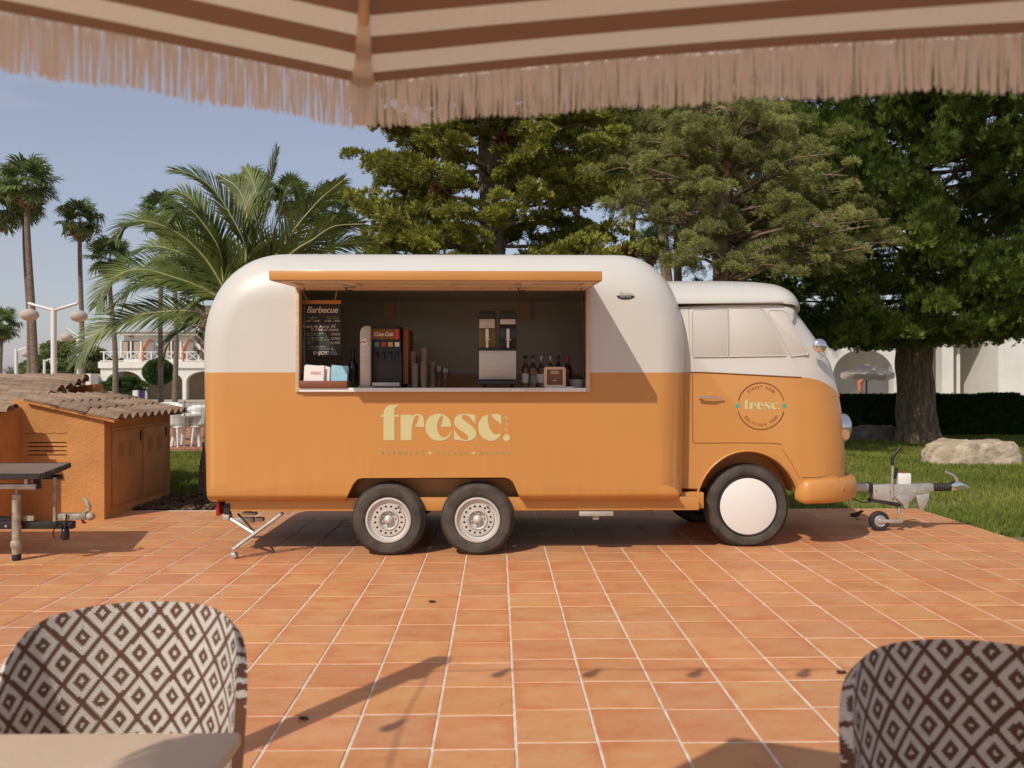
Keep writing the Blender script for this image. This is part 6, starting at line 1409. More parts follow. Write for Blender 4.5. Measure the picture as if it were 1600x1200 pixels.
# balustrade: posts, rails, crosses
zb0_, zb1_ = zsl1 + .03, hpt(0, 549).z
bal = bx('balustrade', M_white, hot, (hx0, HD - .05, zb1_ - .06), (hx1, HD + .03, zb1_)); bx('bottom_rail', M_white, bal, (hx0, HD - .04, zb0_), (hx1, HD + .02, zb0_ + .06))
nb = 24
for k in range(nb):
    x = hx0 + .2 + (hx1 - hx0) * k / nb; bx('baluster', M_white, bal, (x, HD - .045, zb0_ + .061), (x + .09, HD + .025, zb1_ - .061)); x2 = hx0 + .2 + (hx1 - hx0) * (k + 1) / nb
    b_ = MB(); b_.tube([(x + .1, HD - .01, zb0_ + .06), (x2, HD - .01, zb1_ - .06)], .028, 4); b_.tube([(x + .1, HD - .02, zb1_ - .06), (x2, HD - .02, zb0_ + .06)], .028, 4); b_.build('cross_brace', M_white, bal)
bx('garden_wall', M_wall, hot, (hpt(136, 0).x, HD - 1.2, 0), (hx0 - .12, HD + .4, hpt(0, 584).z))
for px in (205, 268): 
    q = P(px, 524, HD + 1.5); bx('wall_lamp', M_terra_trim, hot, (q.x - .12, HD + 1.40, q.z - .15), (q.x + .12, HD + 1.59, q.z + .15))
# round lamp posts
def lamp(px, pytop, D, arms, pole_w, label):
    q = P(px, pytop, D); t = thing('lamp_post', (q.x, D, 0), label, 'lamp post', 'white lamp posts with lantern shades')
    MB().tube([(q.x, D, -.03), (q.x, D, q.z)], pole_w, 10).build('pole', M_white, t, 60)
    for (ex, ey, dd, gx, gy, gr) in arms:
        e = P(ex, ey, D + dd); g_ = P(gx, gy, D + dd); ar = MB().tube([(q.x, D, q.z - .1), e], pole_w * .55, 6).build('arm', M_white, t, 60)
        r_ = gr * D / F_PX
        n = 16; m_ = 12; vs = []
        b_ = MB(); prof = [(max(.02, math.sin(math.pi * i / m_)) * r_ * (1 + (.03 if i % 2 else 0)), -math.cos(math.pi * i / m_) * r_ * .72) for i in range(m_ + 1)]
        b_.lathe(prof, (g_.x, g_.y, g_.z), 'z', 22); gl = b_.build('lantern_shade', M_lantern, ar, 60)
        MB().tube([e, (g_.x, g_.y, g_.z + r_ * .7)], .02, 5).build('hanger', M_white, ar)
lamp(84, 480, 26, [(45, 474, .6, 46, 492, 13.5), (122, 474, -.4, 123, 494, 12.5)], .085, 'tallest white lamp post with two lantern shades, before the twin palms')
lamp(25.5, 545, 40, [(42, 543, 0, 41, 553, 7)], .08, 'white lamp post with one lantern left of the twin palms')
lamp(69.5, 562, 52, [(84, 559, 0, 84, 566, 6)], .08, 'farthest small white lamp post with one lantern')
lamp(123, 521, 30, [(104, 513, 0, 104, 527, 9)], .075, 'white lamp post with a single arm against the slim palm trunk')
# ================================================================ vegetation
def fan(n, L, w, spread, cone=0., seed=1):
    """n narrow blades from the origin; flat fan (cone=0) or a bush of needles"""
    r = random.Random(seed); vs = []; fs = []
    for k in range(n):
        if cone: a = 2 * math.pi * k / n + r.uniform(-.3, .3); t = cone * r.uniform(.3, 1); d = Vector((math.sin(t) * math.cos(a), math.sin(t) * math.sin(a), math.cos(t)))
        else: t = spread * (2 * k / (n - 1) - 1); d = Vector((math.sin(t), r.uniform(-.12, .12), math.cos(t)))
        l_ = L * r.uniform(.75, 1.1) * (1 if cone else (1 - .25 * abs(t) / spread)); sd = d.cross(Vector((r.uniform(-1, 1), r.uniform(-1, 1), .2))).normalized() * w if cone else Vector((math.cos(t), 0, -math.sin(t))) * w
        b = len(vs); vs += [tuple(d * l_ * .12), tuple(d * l_ * .55 + sd), tuple(d * l_), tuple(d * l_ * .55 - sd)]; fs.append((b, b + 1, b + 2, b + 3))
    return vs, fs
SP_M = fan(7, 1, .13, 0, .95, 3); SP_P = fan(10, 1, .055, 0, 1.15, 4); SP_C = fan(6, 1, .085, .8, 0, 5); SP_L = fan(5, 1, .22, 0, 1.2, 6)
def foliage(name, parent, lumps, per, spray, size, m_, seed, up=.5, surface=.55, tint_bias=None, m2=None, frac2=0.):
    r = np.random.default_rng(seed); C = np.array([l[0] for l in lumps], float); Rd = np.array([l[1] for l in lumps], float); Dr = np.array([l[2] for l in lumps], float)
    idx = np.repeat(np.arange(len(C)), per); N = len(idx)
    d = r.normal(0, 1, (N, 3)); d /= np.linalg.norm(d, axis=1, keepdims=True); d[:, 2] = np.where(d[:, 2] < -.35, -d[:, 2] * .6, d[:, 2])
    rad = surface + (1 - surface) * r.uniform(0, 1, N) ** .5
    # ellipsoid stretched along the branch direction
    along = (d * Dr[idx]).sum(1, keepdims=True); off = d * Rd[idx][:, 0:1] + Dr[idx] * along * (Rd[idx][:, 1:2] - Rd[idx][:, 0:1]); off[:, 2] *= Rd[idx][:, 2] / Rd[idx][:, 0]
    pos = C[idx] + off * rad[:, None]
    dirs = d * .7 + Dr[idx] * .75 + np.array([0, 0, up]) + r.normal(0, .25, (N, 3))
    lt = r.uniform(0, 1, len(C)); tint = np.clip(.45 * lt[idx] + .55 * r.uniform(0, 1, N), 0, 1)
    sc = size * r.uniform(.65, 1.25, N)
    o_ = scatter(name, spray[0], spray[1], pos, dirs, sc, m_, tint, parent); o_['kind'] = 'stuff'; return o_
def trunk_mesh(name, pts, rs, m_, parent, n=18, rough=.08, flare=True, seed=1):
    r = random.Random(seed); pts = catmull(pts, 7); k = len(pts); rr = [np.interp(i / (k - 1), np.linspace(0, 1, len(rs)), rs) for i in range(k)]; b_ = MB(); b_.tube(pts, rr, n)
    ph = [r.uniform(0, 6.28) for _ in range(6)]
    for i in range(k):
        for j in range(n):
            v = Vector(b_.v[i * n + j]); a = 2 * math.pi * j / n; c = pts[i]; f = 1 + rough * (math.sin(3 * a + ph[0] + i * .12) + .7 * math.sin(5 * a + ph[1] - i * .2) + .5 * math.sin(8 * a + ph[2] + i * .35)) * (1.0 + (.9 if i < 4 and flare else 0)); b_.v[i * n + j] = tuple(c + (v - c) * f)
    return b_.build(name, m_, parent, 60)
def branch(mb, p0, p1, r0, sag, seed):
    r = random.Random(seed); p0, p1 = Vector(p0), Vector(p1); pts = [p0]
    for t in (.3, .6, 1.): pts.append(p0.lerp(p1, t) + Vector((r.uniform(-.1, .1), r.uniform(-.1, .1), sag * math.sin(math.pi * t) + r.uniform(-.06, .06))))
    pts = catmull(pts, 4); mb.tube(pts, [r0 * (1 - .8 * i / (len(pts) - 1)) for i in range(len(pts))], 6, False)
# ---- broad yellow-green conifer behind the box body
def tree_M():
    D = 16.5; bx_ = P(765, 500, D).x; t = thing('conifer_tree', (bx_, D, 0), 'broad yellow green conifer with layered boughs behind the truck roof', 'tree')
    trunk_mesh('trunk', [(bx_, D, -.03), (bx_ + .1, D, 3), (bx_ - .05, D, 6.5), (bx_, D, 10.6)], [.34, .26, .17, .03], M_trunk, t)
    r = random.Random(21); lumps = []; bb = MB(); dead = []
    nb = 138
    for k in range(nb):
        z = 1.3 + 9.2 * (k + r.random()) / nb; W_ = 2.95 * (1 - max(0, (z - 4.2) / 7.0) ** 1.25); a = k * 2.39996 + r.uniform(-.3, .3)
        dv = Vector((math.cos(a), math.sin(a), .10 + .16 * r.random())).normalized(); L = W_ * r.uniform(.78, 1.08) + .1
        p0 = Vector((bx_, D, z)); tip = p0 + dv * L; branch(bb, p0, tip, .05, -.12, k)
        m_ = 9 if L > 1.5 else 5
        for i in range(m_):
            f = .42 + .58 * (i + .5) / m_; c = p0 + dv * L * f + Vector((r.gauss(0, .2), r.gauss(0, .2), r.gauss(0, .09) - .12 * math.sin(math.pi * f)))
            sz = .15 + .11 * r.random(); lumps.append((c, (sz, sz * 1.6, sz * .7), dv))
            if r.random() < .03: dead.append((c + Vector((0, -.2, .1)), (sz * .7, sz, sz * .5), dv))
    bb.build('branches', M_branch, t, 60); foliage('crown', t, lumps, 56, SP_M, .115, M_leafM, 31, .45, .5); foliage('dead_tufts', t, dead, 60, SP_M, .14, M_leafM_brown, 32, .2)
tree_M()
# ---- open blue-green pine left of the cypress
def tree_P():
    D = 15.2; q = P(1127, 592, D); x0 = q.x; t = thing('pine_tree', (x0, D, 0), 'open crowned blue green pine rising behind the cab roof', 'tree')
    trunk_mesh('trunk', [(x0 + .05, D, -.03), (x0 + .02, D, 2.2), (x0, D, 4.0), (x0 + .12, D, 5.6), (x0 + .25, D, 6.9)], [.20, .16, .14, .10, .03], M_branch, t, 14, .05)
    r = random.Random(5); lumps = []; bb = MB(); 
    ends = [(975, 330), (1000, 285), (1035, 345), (1060, 300), (1085, 380), (1050, 395), (1100, 330), (1150, 345), (1185, 310), (1215, 355), (1240, 300), (1265, 330), (1285, 375), (1320, 330), (1350, 350), (1385, 335), (1395, 365), (1340, 385), (1300, 300), (1245, 390), (1200, 395), (1265, 260), (1215, 250), (1170, 235), (1120, 270), (1080, 240), (1040, 235), (1000, 225), (1130, 210), (1185, 190), (1240, 205), (1290, 240), (1320, 270), (960, 260), (1090, 190), (1150, 165), (1040, 190), (1215, 165)]
    for k, (px, py) in enumerate(ends * 2):
        back = k >= len(ends); Dd = D + (r.uniform(.3, 1.9) if back else r.uniform(-1.7, .4)); e = P(px + r.uniform(-14, 14), py + r.uniform(-12, 12), Dd)
        zt_ = min(7.6, max(2.9, e.z - abs(e.x - x0) * .18 - .15)); p0 = Vector((x0 + .04 * zt_, D, zt_)); branch(bb, p0, e, .045, .12, 100 + k); dv = (e - p0).normalized()
        for i in range(7):
            f = .42 + .62 * r.random(); c = p0.lerp(e, f) + Vector((r.gauss(0, .24), r.gauss(0, .24), r.gauss(.04, .15))); sz = .10 + .09 * r.random(); lumps.append((c, (sz, sz * 1.3, sz * .9), dv))
            if i % 2 == 0: branch(bb, p0.lerp(e, f * .8), c, .016, .03, 700 + k * 9 + i)
    bb.build('branches', M_branch, t, 60); foliage('crown', t, lumps, 58, SP_P, .088, M_leafP, 33, .5, .5)
tree_P()
# ---- large dark cypress on the right
from mathutils import noise as mnoise
def tree_C():
    base = G(1433, 690); D = base.y; x0 = base.x; t = thing('cypress_tree', (x0, D, 0), 'huge dark green cypress with a thick trunk on the lawn', 'tree')
    b_ = trunk_mesh('trunk', [(x0 + .06, D, -.05), (x0 + .02, D, .35), (x0 - .03, D, 1.2), (x0 - .05, D, 2.4), (x0 + .1, D, 5), (x0, D, 9.5)], [.58, .44, .395, .38, .30, .08], M_trunk, t, 56, .05, True, 9)
    me = b_.data; r = random.Random(12)
    for v in me.vertices:                                   # deep vertical bark ridges and hollows
        a = math.atan2(v.co.y, v.co.x); rr = math.hypot(v.co.x, v.co.y); f = 1 + .055 * math.sin(a * 11 + math.sin(v.co.z * 2.1) * 1.4) + .035 * math.sin(a * 23 + v.co.z * 1.3) + .03 * math.sin(v.co.z * 7 + a * 3)
        q_ = mnoise.fractal(Vector((math.cos(a) * 2.2, math.sin(a) * 2.2, v.co.z * .8)), 1., 2., 5); f += .05 * q_; v.co.x *= f; v.co.y *= f
    for k in range(5): 
        z = .75 + .33 * k + r.uniform(-.05, .05); a = R(-90 + r.uniform(-18, 18)); MB().sphere((x0 + .41 * math.cos(a), D + .39 * math.sin(a), z), .055, 10, 6, 0, 1.1, .5, .8).build('bark_knot', M_trunk, t, 60)
    r = random.Random(44); lumps = []; bb = MB(); nb = 210
    for k in range(nb):
        u = (k + r.random()) / nb; z = 2.0 + 9.5 * u; a = k * 2.39996 + r.uniform(-.3, .3)
        W_ = 5.7 * math.sqrt(max(.02, 1 - ((z - 5.0) / 7.2) ** 2)) * (0.80 if z < 3 else 1)
        if math.cos(a) > .2: W_ *= 1.12
        dv = Vector((math.cos(a), math.sin(a), .02 + .3 * u)).normalized(); L = W_ * r.uniform(.72, 1.05); p0 = Vector((x0, D, z)); tip = p0 + dv * L
        
        if z > 3.3: branch(bb, p0, p0.lerp(tip, .72), .055, -.15, 300 + k)
        for i in range(11):
            f = .30 + .72 * (i + r.random()) / 11; c = p0 + dv * L * f + Vector((r.gauss(0, .32), r.gauss(0, .32), r.gauss(0, .25) - (.32 * f if z < 4.2 else 0))); sz = .25 + .17 * r.random(); c.z = max(c.z, 2.25 + (.16 * max(0, c.x - x0 - .8)) + r.uniform(0, .3))
            lumps.append((c, (sz, sz * 1.5, sz * .9), (dv + Vector((0, 0, .35))).normalized()))
    # low skirt of drooping sprays
    for k in range(70):
        a = r.uniform(0, 6.28); rr = r.uniform(.6, 4.6); c = Vector((x0 + rr * math.cos(a), D + rr * math.sin(a), 2.2 + r.uniform(0, .45) + (.14 * rr if math.cos(a) > 0 else -.02 * rr))); lumps.append((c, (.34, .45, .22), Vector((math.cos(a), math.sin(a), -.1)).normalized()))
    bb.build('branches', M_branch, t, 60); lumps = [l for l in lumps if l[0].y < D + 1.2 or r.random() < .3]; foliage('crown', t, lumps, 62, SP_C, .19, M_leafC, 35, .5, .4)
tree_C()
# ---- taller pines between and behind
def tree_B(px, D, tw, ytop, lab, seed, spread):
    q = P(px, 592, D); t = thing('pine_tree', (q.x, D, 0), lab, 'tree', None); zt_ = P(px, ytop, D).z; r = random.Random(seed)
    trunk_mesh('trunk', [(q.x, D, -.03), (q.x + r.uniform(-.1, .1), D, zt_ * .4), (q.x + r.uniform(-.15, .15), D, zt_ * .75), (q.x, D, zt_ + 2)], [tw, tw * .85, tw * .6, .05], M_trunk, t, 12, .05, True, seed)
    lumps = []; bb = MB()
    for k in range(46):
        z = zt_ - 2.2 + 4.4 * r.random(); a = r.uniform(0, 6.28); L = spread * r.uniform(.35, 1); dv = Vector((math.cos(a), math.sin(a), .15)).normalized(); p0 = Vector((q.x, D, z)); e = p0 + dv * L; branch(bb, p0, e, .05, .1, seed * 7 + k)
        for i in range(5):
            f = .45 + .6 * r.random(); sz = .24 + .14 * r.random(); lumps.append((p0 + dv * L * f + Vector((r.gauss(0, .3), r.gauss(0, .3), r.gauss(0, .2))), (sz, sz * 1.3, sz * .8), dv))
    bb.build('branches', M_branch, t, 60); foliage('crown', t, lumps, 32, SP_P, .19, M_leafC if seed % 2 else M_leafP, seed, .5, .35)
tree_B(988, 25, .14, 215, 'slim tall pine with bare trunk nearest the broad conifer', 61, 2.6)
tree_B(1041, 24, .22, 235, 'sturdy tall pine with thick pale trunk behind the cab', 62, 2.4)
tree_B(1061, 27, .17, 200, 'tall dark pine just right of the sturdy one', 63, 3.0)
tree_B(905, 27, .16, 190, 'dark pine half hidden behind the broad conifer', 65, 2.6)
# ---- date palm behind the tail of the truck: every frond is its own part
def frond_mesh(pts, Lmax, seed, droop=.35, n=46, roll=0.):
    """pinnate frond along a 3-D midrib; leaflets in a shallow V"""
    r = random.Random(seed); pts = catmull(pts, 10); k = len(pts); V = []; Fc = []
    seg = [0]; 
    for i in range(1, k): seg.append(seg[-1] + (pts[i] - pts[i - 1]).length)
    tot = seg[-1]
    def at(s_):
        s_ = min(max(s_, 0), tot)
        for i in range(1, k):
            if seg[i] >= s_: f = (s_ - seg[i - 1]) / max(1e-6, seg[i] - seg[i - 1]); return pts[i - 1].lerp(pts[i], f), (pts[i] - pts[i - 1]).normalized()
        return pts[-1], (pts[-1] - pts[-2]).normalized()
    for i in range(n):
        u = .07 + .93 * (i + .5) / n; p, t_ = at(u * tot); side = t_.cross(Vector((0, 0, 1)))
        if side.length < .05: side = Vector((1, 0, 0))
        side.normalize(); upv = side.cross(t_).normalized(); s1_ = side * math.cos(roll) + upv * math.sin(roll); upv = upv * math.cos(roll) - side * math.sin(roll); side = s1_; L = Lmax * (math.sin(math.pi * min(1, .16 + .80 * u)) ** .6) * r.uniform(.85, 1.08)
        for s_ in (-1, 1):
            ang = R(52 - 30 * u + r.uniform(-5, 5)); lift = (.55 if roll == 0 else .25) + r.uniform(-.25, .2)
            d = (t_ * math.cos(ang) + (side * s_ * .9 + upv * lift * .6).normalized() * math.sin(ang)).normalized(); m1 = p + d * L * .5; e = p + d * L + Vector((0, 0, -droop * L * r.uniform(.5, 1.2)))
            w_ = .012 * (1.1 - .4 * u); wv_ = d.cross(upv).normalized() * w_ if abs(d.dot(upv)) < .95 else side * w_
            b = len(V); V += [p - wv_ * .6, p + wv_ * .6, m1 + wv_, m1 - wv_, e]; Fc += [(b, b + 1, b + 2, b + 3), (b + 3, b + 2, b + 4)]
    return V, Fc, pts, tot
def date_palm():
    D = 10.9; c = P(358, 458, D); t = thing('date_palm', (c.x, D, 0), 'big date palm with arching feather fronds behind the truck tail', 'palm tree')
    crown = Vector((c.x, D, c.z - .18)); r = random.Random(8)
    tr = trunk_mesh('trunk', [(c.x + .02, D, -.03), (c.x, D, 1.2), (crown.x, D, crown.z)], [.36, .27, .30], M_palmtrunk, t, 20, .05)
    for k in range(40):
        a = k * 2.39996; z = crown.z - .75 + .7 * k / 40; p = Vector((crown.x + .27 * math.cos(a), D + .27 * math.sin(a), z)); MB().tube([p, p + Vector((.16 * math.cos(a), .16 * math.sin(a), .14))], [.05, .02], 5).build('leaf_base', M_palmtrunk, t)
    vis = [  # midrib pixels from heart to tip, depth offset at the tip, roll of the leaflet plane
        ([(385, 400), (352, 322), (316, 281), (272, 266)], -.4, 50), ([(345, 390), (310, 325), (287, 303), (264, 306)], .2, 45), ([(345, 400), (318, 350), (290, 326), (262, 346)], -.2, 40), ([(325, 410), (280, 366), (230, 346), (200, 351), (182, 372)], -.5, 50),
        ([(320, 452), (280, 436), (220, 421), (176, 436), (151, 478)], -.6, 50), ([(318, 456), (270, 438), (212, 446), (190, 486)], .3, 40), ([(325, 486), (270, 486), (200, 496), (150, 522), (119, 568)], -.6, 55), ([(398, 400), (412, 340), (421, 290), (433, 234)], .3, 50), ([(412, 400), (432, 350), (446, 300), (457, 287), (468, 306)], .6, 45),
        ([(430, 400), (465, 352), (500, 312), (536, 282)], -.2, 50), ([(450, 400), (488, 375), (522, 354), (568, 350)], -.3, 50), ([(460, 410), (520, 384), (578, 378)], .5, 45), ([(380, 390), (386, 335), (372, 295), (345, 276)], .7, 40), ([(350, 415), (320, 380), (295, 358), (266, 350)], .6, 35),
        ([(335, 425), (290, 398), (240, 385), (205, 400)], .5, 40), ([(395, 390), (402, 330), (398, 290), (385, 262)], 1.0, 35), ([(330, 440), (290, 415), (255, 405), (225, 420)], .9, 45), ([(330, 500), (300, 505), (270, 525), (255, 560)], .4, 40), ([(420, 400), (445, 365), (475, 345), (500, 345)], .9, 40)]
    for i, (pxs, dd, roll) in enumerate(vis):
        n_ = len(pxs); s0 = crown + Vector((r.uniform(-.08, .08), dd * .1, r.uniform(-.05, .12)))
        pts_ = [s0] + [P(a, b, D + dd * (k + 1) / n_) for k, (a, b) in enumerate(pxs)]
        V, Fc, pts, tot = frond_mesh(pts_, .50, i, .16, 84, R(roll))
        me = bpy.data.meshes.new('frond'); ol = t.location; me.from_pydata([tuple(q - ol) for q in V], [], Fc); finish(me, M_leafpalm); f_ = link('frond', me, t)
        MB().tube(pts, [.014 * (1 - .85 * k / (len(pts) - 1)) + .003 for k in range(len(pts))], 6, False).build('midrib', M_rachis, f_, 60)
    for k in range(5):                                     # fronds on the far side and below
        a = R(15 + 150 * k / 4); el = R(r.uniform(0, 20)); L = 2.0; d = Vector((math.cos(a) * math.cos(el), math.sin(a) * math.cos(el), math.sin(el))); v = crown + d * L * .55 + Vector((0, 0, .15)); e = crown + d * L + Vector((0, 0, -.9 * (1 - el)))
        V, Fc, pts, tot = frond_mesh([crown, crown.lerp(v, .5) + Vector((0, 0, .1)), v, e], .44, 50 + k, .28, 42); me = bpy.data.meshes.new('frond'); me.from_pydata([tuple(q - t.location) for q in V], [], Fc); finish(me, M_leafpalm); f_ = link('frond', me, t)
        MB().tube(pts, [.026 * (1 - .85 * j / (len(pts) - 1)) + .003 for j in range(len(pts))], 5, False).build('midrib', M_rachis, f_, 60)
    q = P(330, 492, D - .3); b_ = MB()
    for k in range(26): b_.tube([q + Vector((.15, .1, .05)), q + Vector((r.uniform(-.12, .1), r.uniform(-.1, .1), r.uniform(-.22, .02)))], .006, 4)
    b_.build('flower_stalk', M_deadpalm, t)
date_palm()
# ---- fan palms
def fan_leaf(seed, droop):
    r = random.Random(seed); V = []; Fc = []; n = 26; Lp = .55
    V += [(-.018, 0, 0), (.018, 0, 0), (.012, 0, Lp), (-.012, 0, Lp)]; Fc.append((0, 1, 2, 3))
    for k in range(n):
        a = R(-125 + 250 * k / (n - 1)); L = .78 * (1 - .22 * abs(a) / 2.2) * r.uniform(.9, 1.06); hw = .046
        d = Vector((math.sin(a), 0, math.cos(a))); sd = Vector((math.cos(a), 0, -math.sin(a))); c = Vector((0, 0, Lp)); fold = .05 * (1 if k % 2 else -1)
        m1 = c + d * L * .6 + Vector((0, -.10 * droop + fold * .6, 0)); e = c + d * L + Vector((r.uniform(-.03, .03), -.34 * droop * r.uniform(.3, 1.6), -.20 * droop))
        b = len(V); V += [tuple(c), tuple(m1 + sd * hw), tuple(e), tuple(m1 - sd * hw)]; Fc.append((b, b + 1, b + 2, b + 3))
    me = bpy.data.meshes.new('fan_leaf'); me.from_pydata(V, [], Fc); finish(me, M_leaffan); return me
LEAVES = [fan_leaf(k, .4 + .3 * (k % 4)) for k in range(6)]
dead_me = fan_leaf(9, 1.8).copy(); dead_me.materials.clear(); dead_me.materials.append(M_deadpalm)
def fan_palm(px, pyc, D, tw, size, label, lean=0, skirt=4, pxb=None):
    c = P(px, pyc, D); bq = P(pxb if pxb is not None else px + lean, 592, D); t = thing('fan_palm', (bq.x, D, 0), label, 'palm tree', 'tall fan palms by the hotel'); r = random.Random(int(px * 7 + pyc))
    trunk_mesh('trunk', [(bq.x, D, -.03), (bq.x * .6 + c.x * .4 + r.uniform(-.1, .1), D, c.z * .4), (c.x, D, c.z * .8), (c.x, D, c.z)], [tw * 1.05, tw * .82, tw * .7, tw * .62], M_palmtrunk, t, 12, .03)
    for k in range(20):
        a = k * 2.39996; el = R(80 - 125 * (k / 19) ** .85 + r.uniform(-8, 8)); d = Vector((math.cos(a) * math.cos(el), math.sin(a) * math.cos(el), math.sin(el)))
        o_ = link('fan_leaf', random.choice(LEAVES), t); o_.location = c - t.location + Vector((0, 0, .1)); o_.scale = (size * 1.02,) * 3
        o_.rotation_mode = 'QUATERNION'; up = Vector((0, 0, 1)); y_ = (up - d * up.dot(d)); y_ = y_.normalized() if y_.length > .05 else Vector((math.cos(a), math.sin(a), 0)); x_ = y_.cross(d); Mx = Matrix((x_, y_, d)).transposed(); o_.rotation_quaternion = Mx.to_quaternion()
    for k in range(skirt):
        a = k * 2.1; d = Vector((math.cos(a) * .45, math.sin(a) * .45, -.9)).normalized(); o_ = link('dead_leaf', dead_me, t); o_.location = c - t.location; o_.scale = (size * .8,) * 3
        y_ = Vector((math.cos(a), math.sin(a), .4)); y_ = (y_ - d * y_.dot(d)).normalized(); o_.rotation_mode = 'QUATERNION'; o_.rotation_quaternion = Matrix((y_.cross(d), y_, d)).transposed().to_quaternion()
fan_palm(43, 290, 34, .155, 1.12, 'tallest fan palm, front one of the twin trunks', 0, 3, 57)
fan_palm(-8, 325, 36, .14, 1.25, 'fan palm with only half its crown inside the picture', 0, 3, -20)
fan_palm(39, 322, 37, .13, .9, 'thinner rear fan palm of the twin trunks', 0, 2, 45)
fan_palm(125, 347, 36, .125, .92, 'slim fan palm with a reddish neck under its crown', 0, 3, 130)
fan_palm(172, 405, 38, .135, 1.05, 'lower fan palm in front of the hotel corner', 0, 3, 180)
fan_palm(252, 338, 42, .14, 1.15, 'fan palm rising in front of the hotel balcony', 0, 5, 252)
fan_palm(272, 360, 46, .15, 1.0, 'fan palm half hidden behind the big date palm', 0, 4, 273)
fan_palm(395, 300, 44, .14, 1.2, 'fan palm crown peeking out above the date palm', 0, 3)
fan_palm(455, 312, 46, .14, 1.2, 'fan palm crown showing right of the date palm heart', 0, 3)
fan_palm(520, 330, 34, .14, 1.1, 'fan palm with dry skirt beside the broad conifer', 0, 9)
fan_palm(2, 510, 44, .12, .95, 'short fan palm standing left of the small lamp post', 0, 5)
fan_palm(1018, 388, 33, .12, .8, 'small fan palm seen between the pine trunks', 0, 2)
# ---- shrubs
def leafy(name, px, py, D, rx_, rz_, m_, label, cat, n, size, ball=False, trunk=True, seed=1, group=None):
    c = P(px, py, D); t = thing(name, (c.x, D, 0), label, cat, group); r = np.random.default_rng(seed); lum = []; rr = random.Random(seed)
    if trunk: trunk_mesh('trunk', [(c.x, D, -.03), (c.x + .03, D, c.z * .5), (c.x, D, c.z)], [max(.04, rx_ * .1), max(.03, rx_ * .08), .03], M_branch, t, 8)
    if ball:
        d = r.normal(0, 1, (n, 3)); d /= np.linalg.norm(d, axis=1, keepdims=True); pos = np.array(c) + d * np.array([rx_, rx_, rz_]) * r.uniform(.82, 1.0, n)[:, None]
        o_ = scatter('crown', SP_L[0], SP_L[1], pos, d + r.normal(0, .4, (n, 3)), size * r.uniform(.7, 1.2, n), m_, r.uniform(0, 1, n), t); o_['kind'] = 'stuff'
    else:
        for k in range(max(8, n // 40)):
            a = rr.uniform(0, 6.28); f = rr.random() ** .5; z = rr.uniform(-1, 1); w_ = math.sqrt(1 - z * z * .8); lum.append((Vector((c.x + rx_ * f * w_ * math.cos(a), D + rx_ * f * w_ * math.sin(a), c.z + rz_ * z)), (rx_ * .22, rx_ * .26, rz_ * .24), Vector((math.cos(a), math.sin(a), .5)).normalized()))
        foliage('crown', t, lum, 40, SP_L, size, m_, seed, .5, .3)
    return t
leafy('topiary_tree', 248, 581, 52, .86, .74, M_topiary, 'round clipped topiary tree before the hotel arcade', 'topiary', 5200, .16, True, True, 2)
leafy('shrub', 195, 606, 40, .95, .42, M_shrub, 'bushy green shrub in front of the first hotel arch', 'shrub', 2400, .14, False, True, 3)
p = P(218, 616, 39); cl = thing('draped_towel', (p.x, 39, .06), 'white and purple towel hung on a rail beside the shrub', 'towel')
MB().box(p.x - .32, 39, .02, p.x - .28, 39.04, .95).build('rail_post', M_white, cl); MB().box(p.x + .28, 39, .02, p.x + .32, 39.04, .95).build('rail_post', M_white, cl)
MB().box(p.x - .3, 38.98, .2, p.x - .02, 39.05, .97).build('white_half', M_white, cl); MB().box(p.x - .018, 38.98, .25, p.x + .24, 39.05, .95).build('purple_half', M_purple, cl)
for k, (px, py, rx_, rz_, lb) in enumerate(((78, 580, 1.9, 1.3, 'light green bushy tree behind the twin palm trunks'), (100, 573, 2.2, 1.9, 'round light green tree far behind the lamp posts'), (118, 577, 2.0, 1.5, 'pale green tree close to the slim palm trunk far away'), (142, 575, 1.9, 1.6, 'bushy tree far away beside the hotel garden wall'), (55, 585, 1.6, .9, 'low pale bush far behind the twin palms'), (160, 582, 2.2, 1.2, 'low far tree hidden partly by the garden wall'))):
    leafy('far_tree', px, py, 72 + k, rx_, rz_, M_farleaf, lb, 'tree', 2600, .34, False, True, 20 + k, 'light green trees on the horizon')
q = P(22, 590, 45); t = thing('young_date_palm', (q.x, 45, 0), 'young date palm with low arching fronds near the horizon', 'palm tree')
trunk_mesh('trunk', [(q.x, 45, -.03), (q.x, 45, .5), (q.x, 45, 1.1)], [.22, .2, .18], M_palmtrunk, t, 10)
for k in range(16):
    a = k * 2.39996; el = R(20 + 55 * ((k * 7) % 16) / 16); d = Vector((math.cos(a) * math.cos(el), math.sin(a) * math.cos(el), math.sin(el))); s0 = Vector((q.x, 45, 1.05)); e = s0 + d * 1.6 + Vector((0, 0, -.5)); V, Fc, pts, tot = frond_mesh([s0, s0 + d * .9 + Vector((0, 0, .1)), e], .42, k, .3, 24)
    me = bpy.data.meshes.new('frond'); me.from_pydata([tuple(v - t.location) for v in V], [], Fc); finish(me, M_leafpalm); link('frond', me, t)

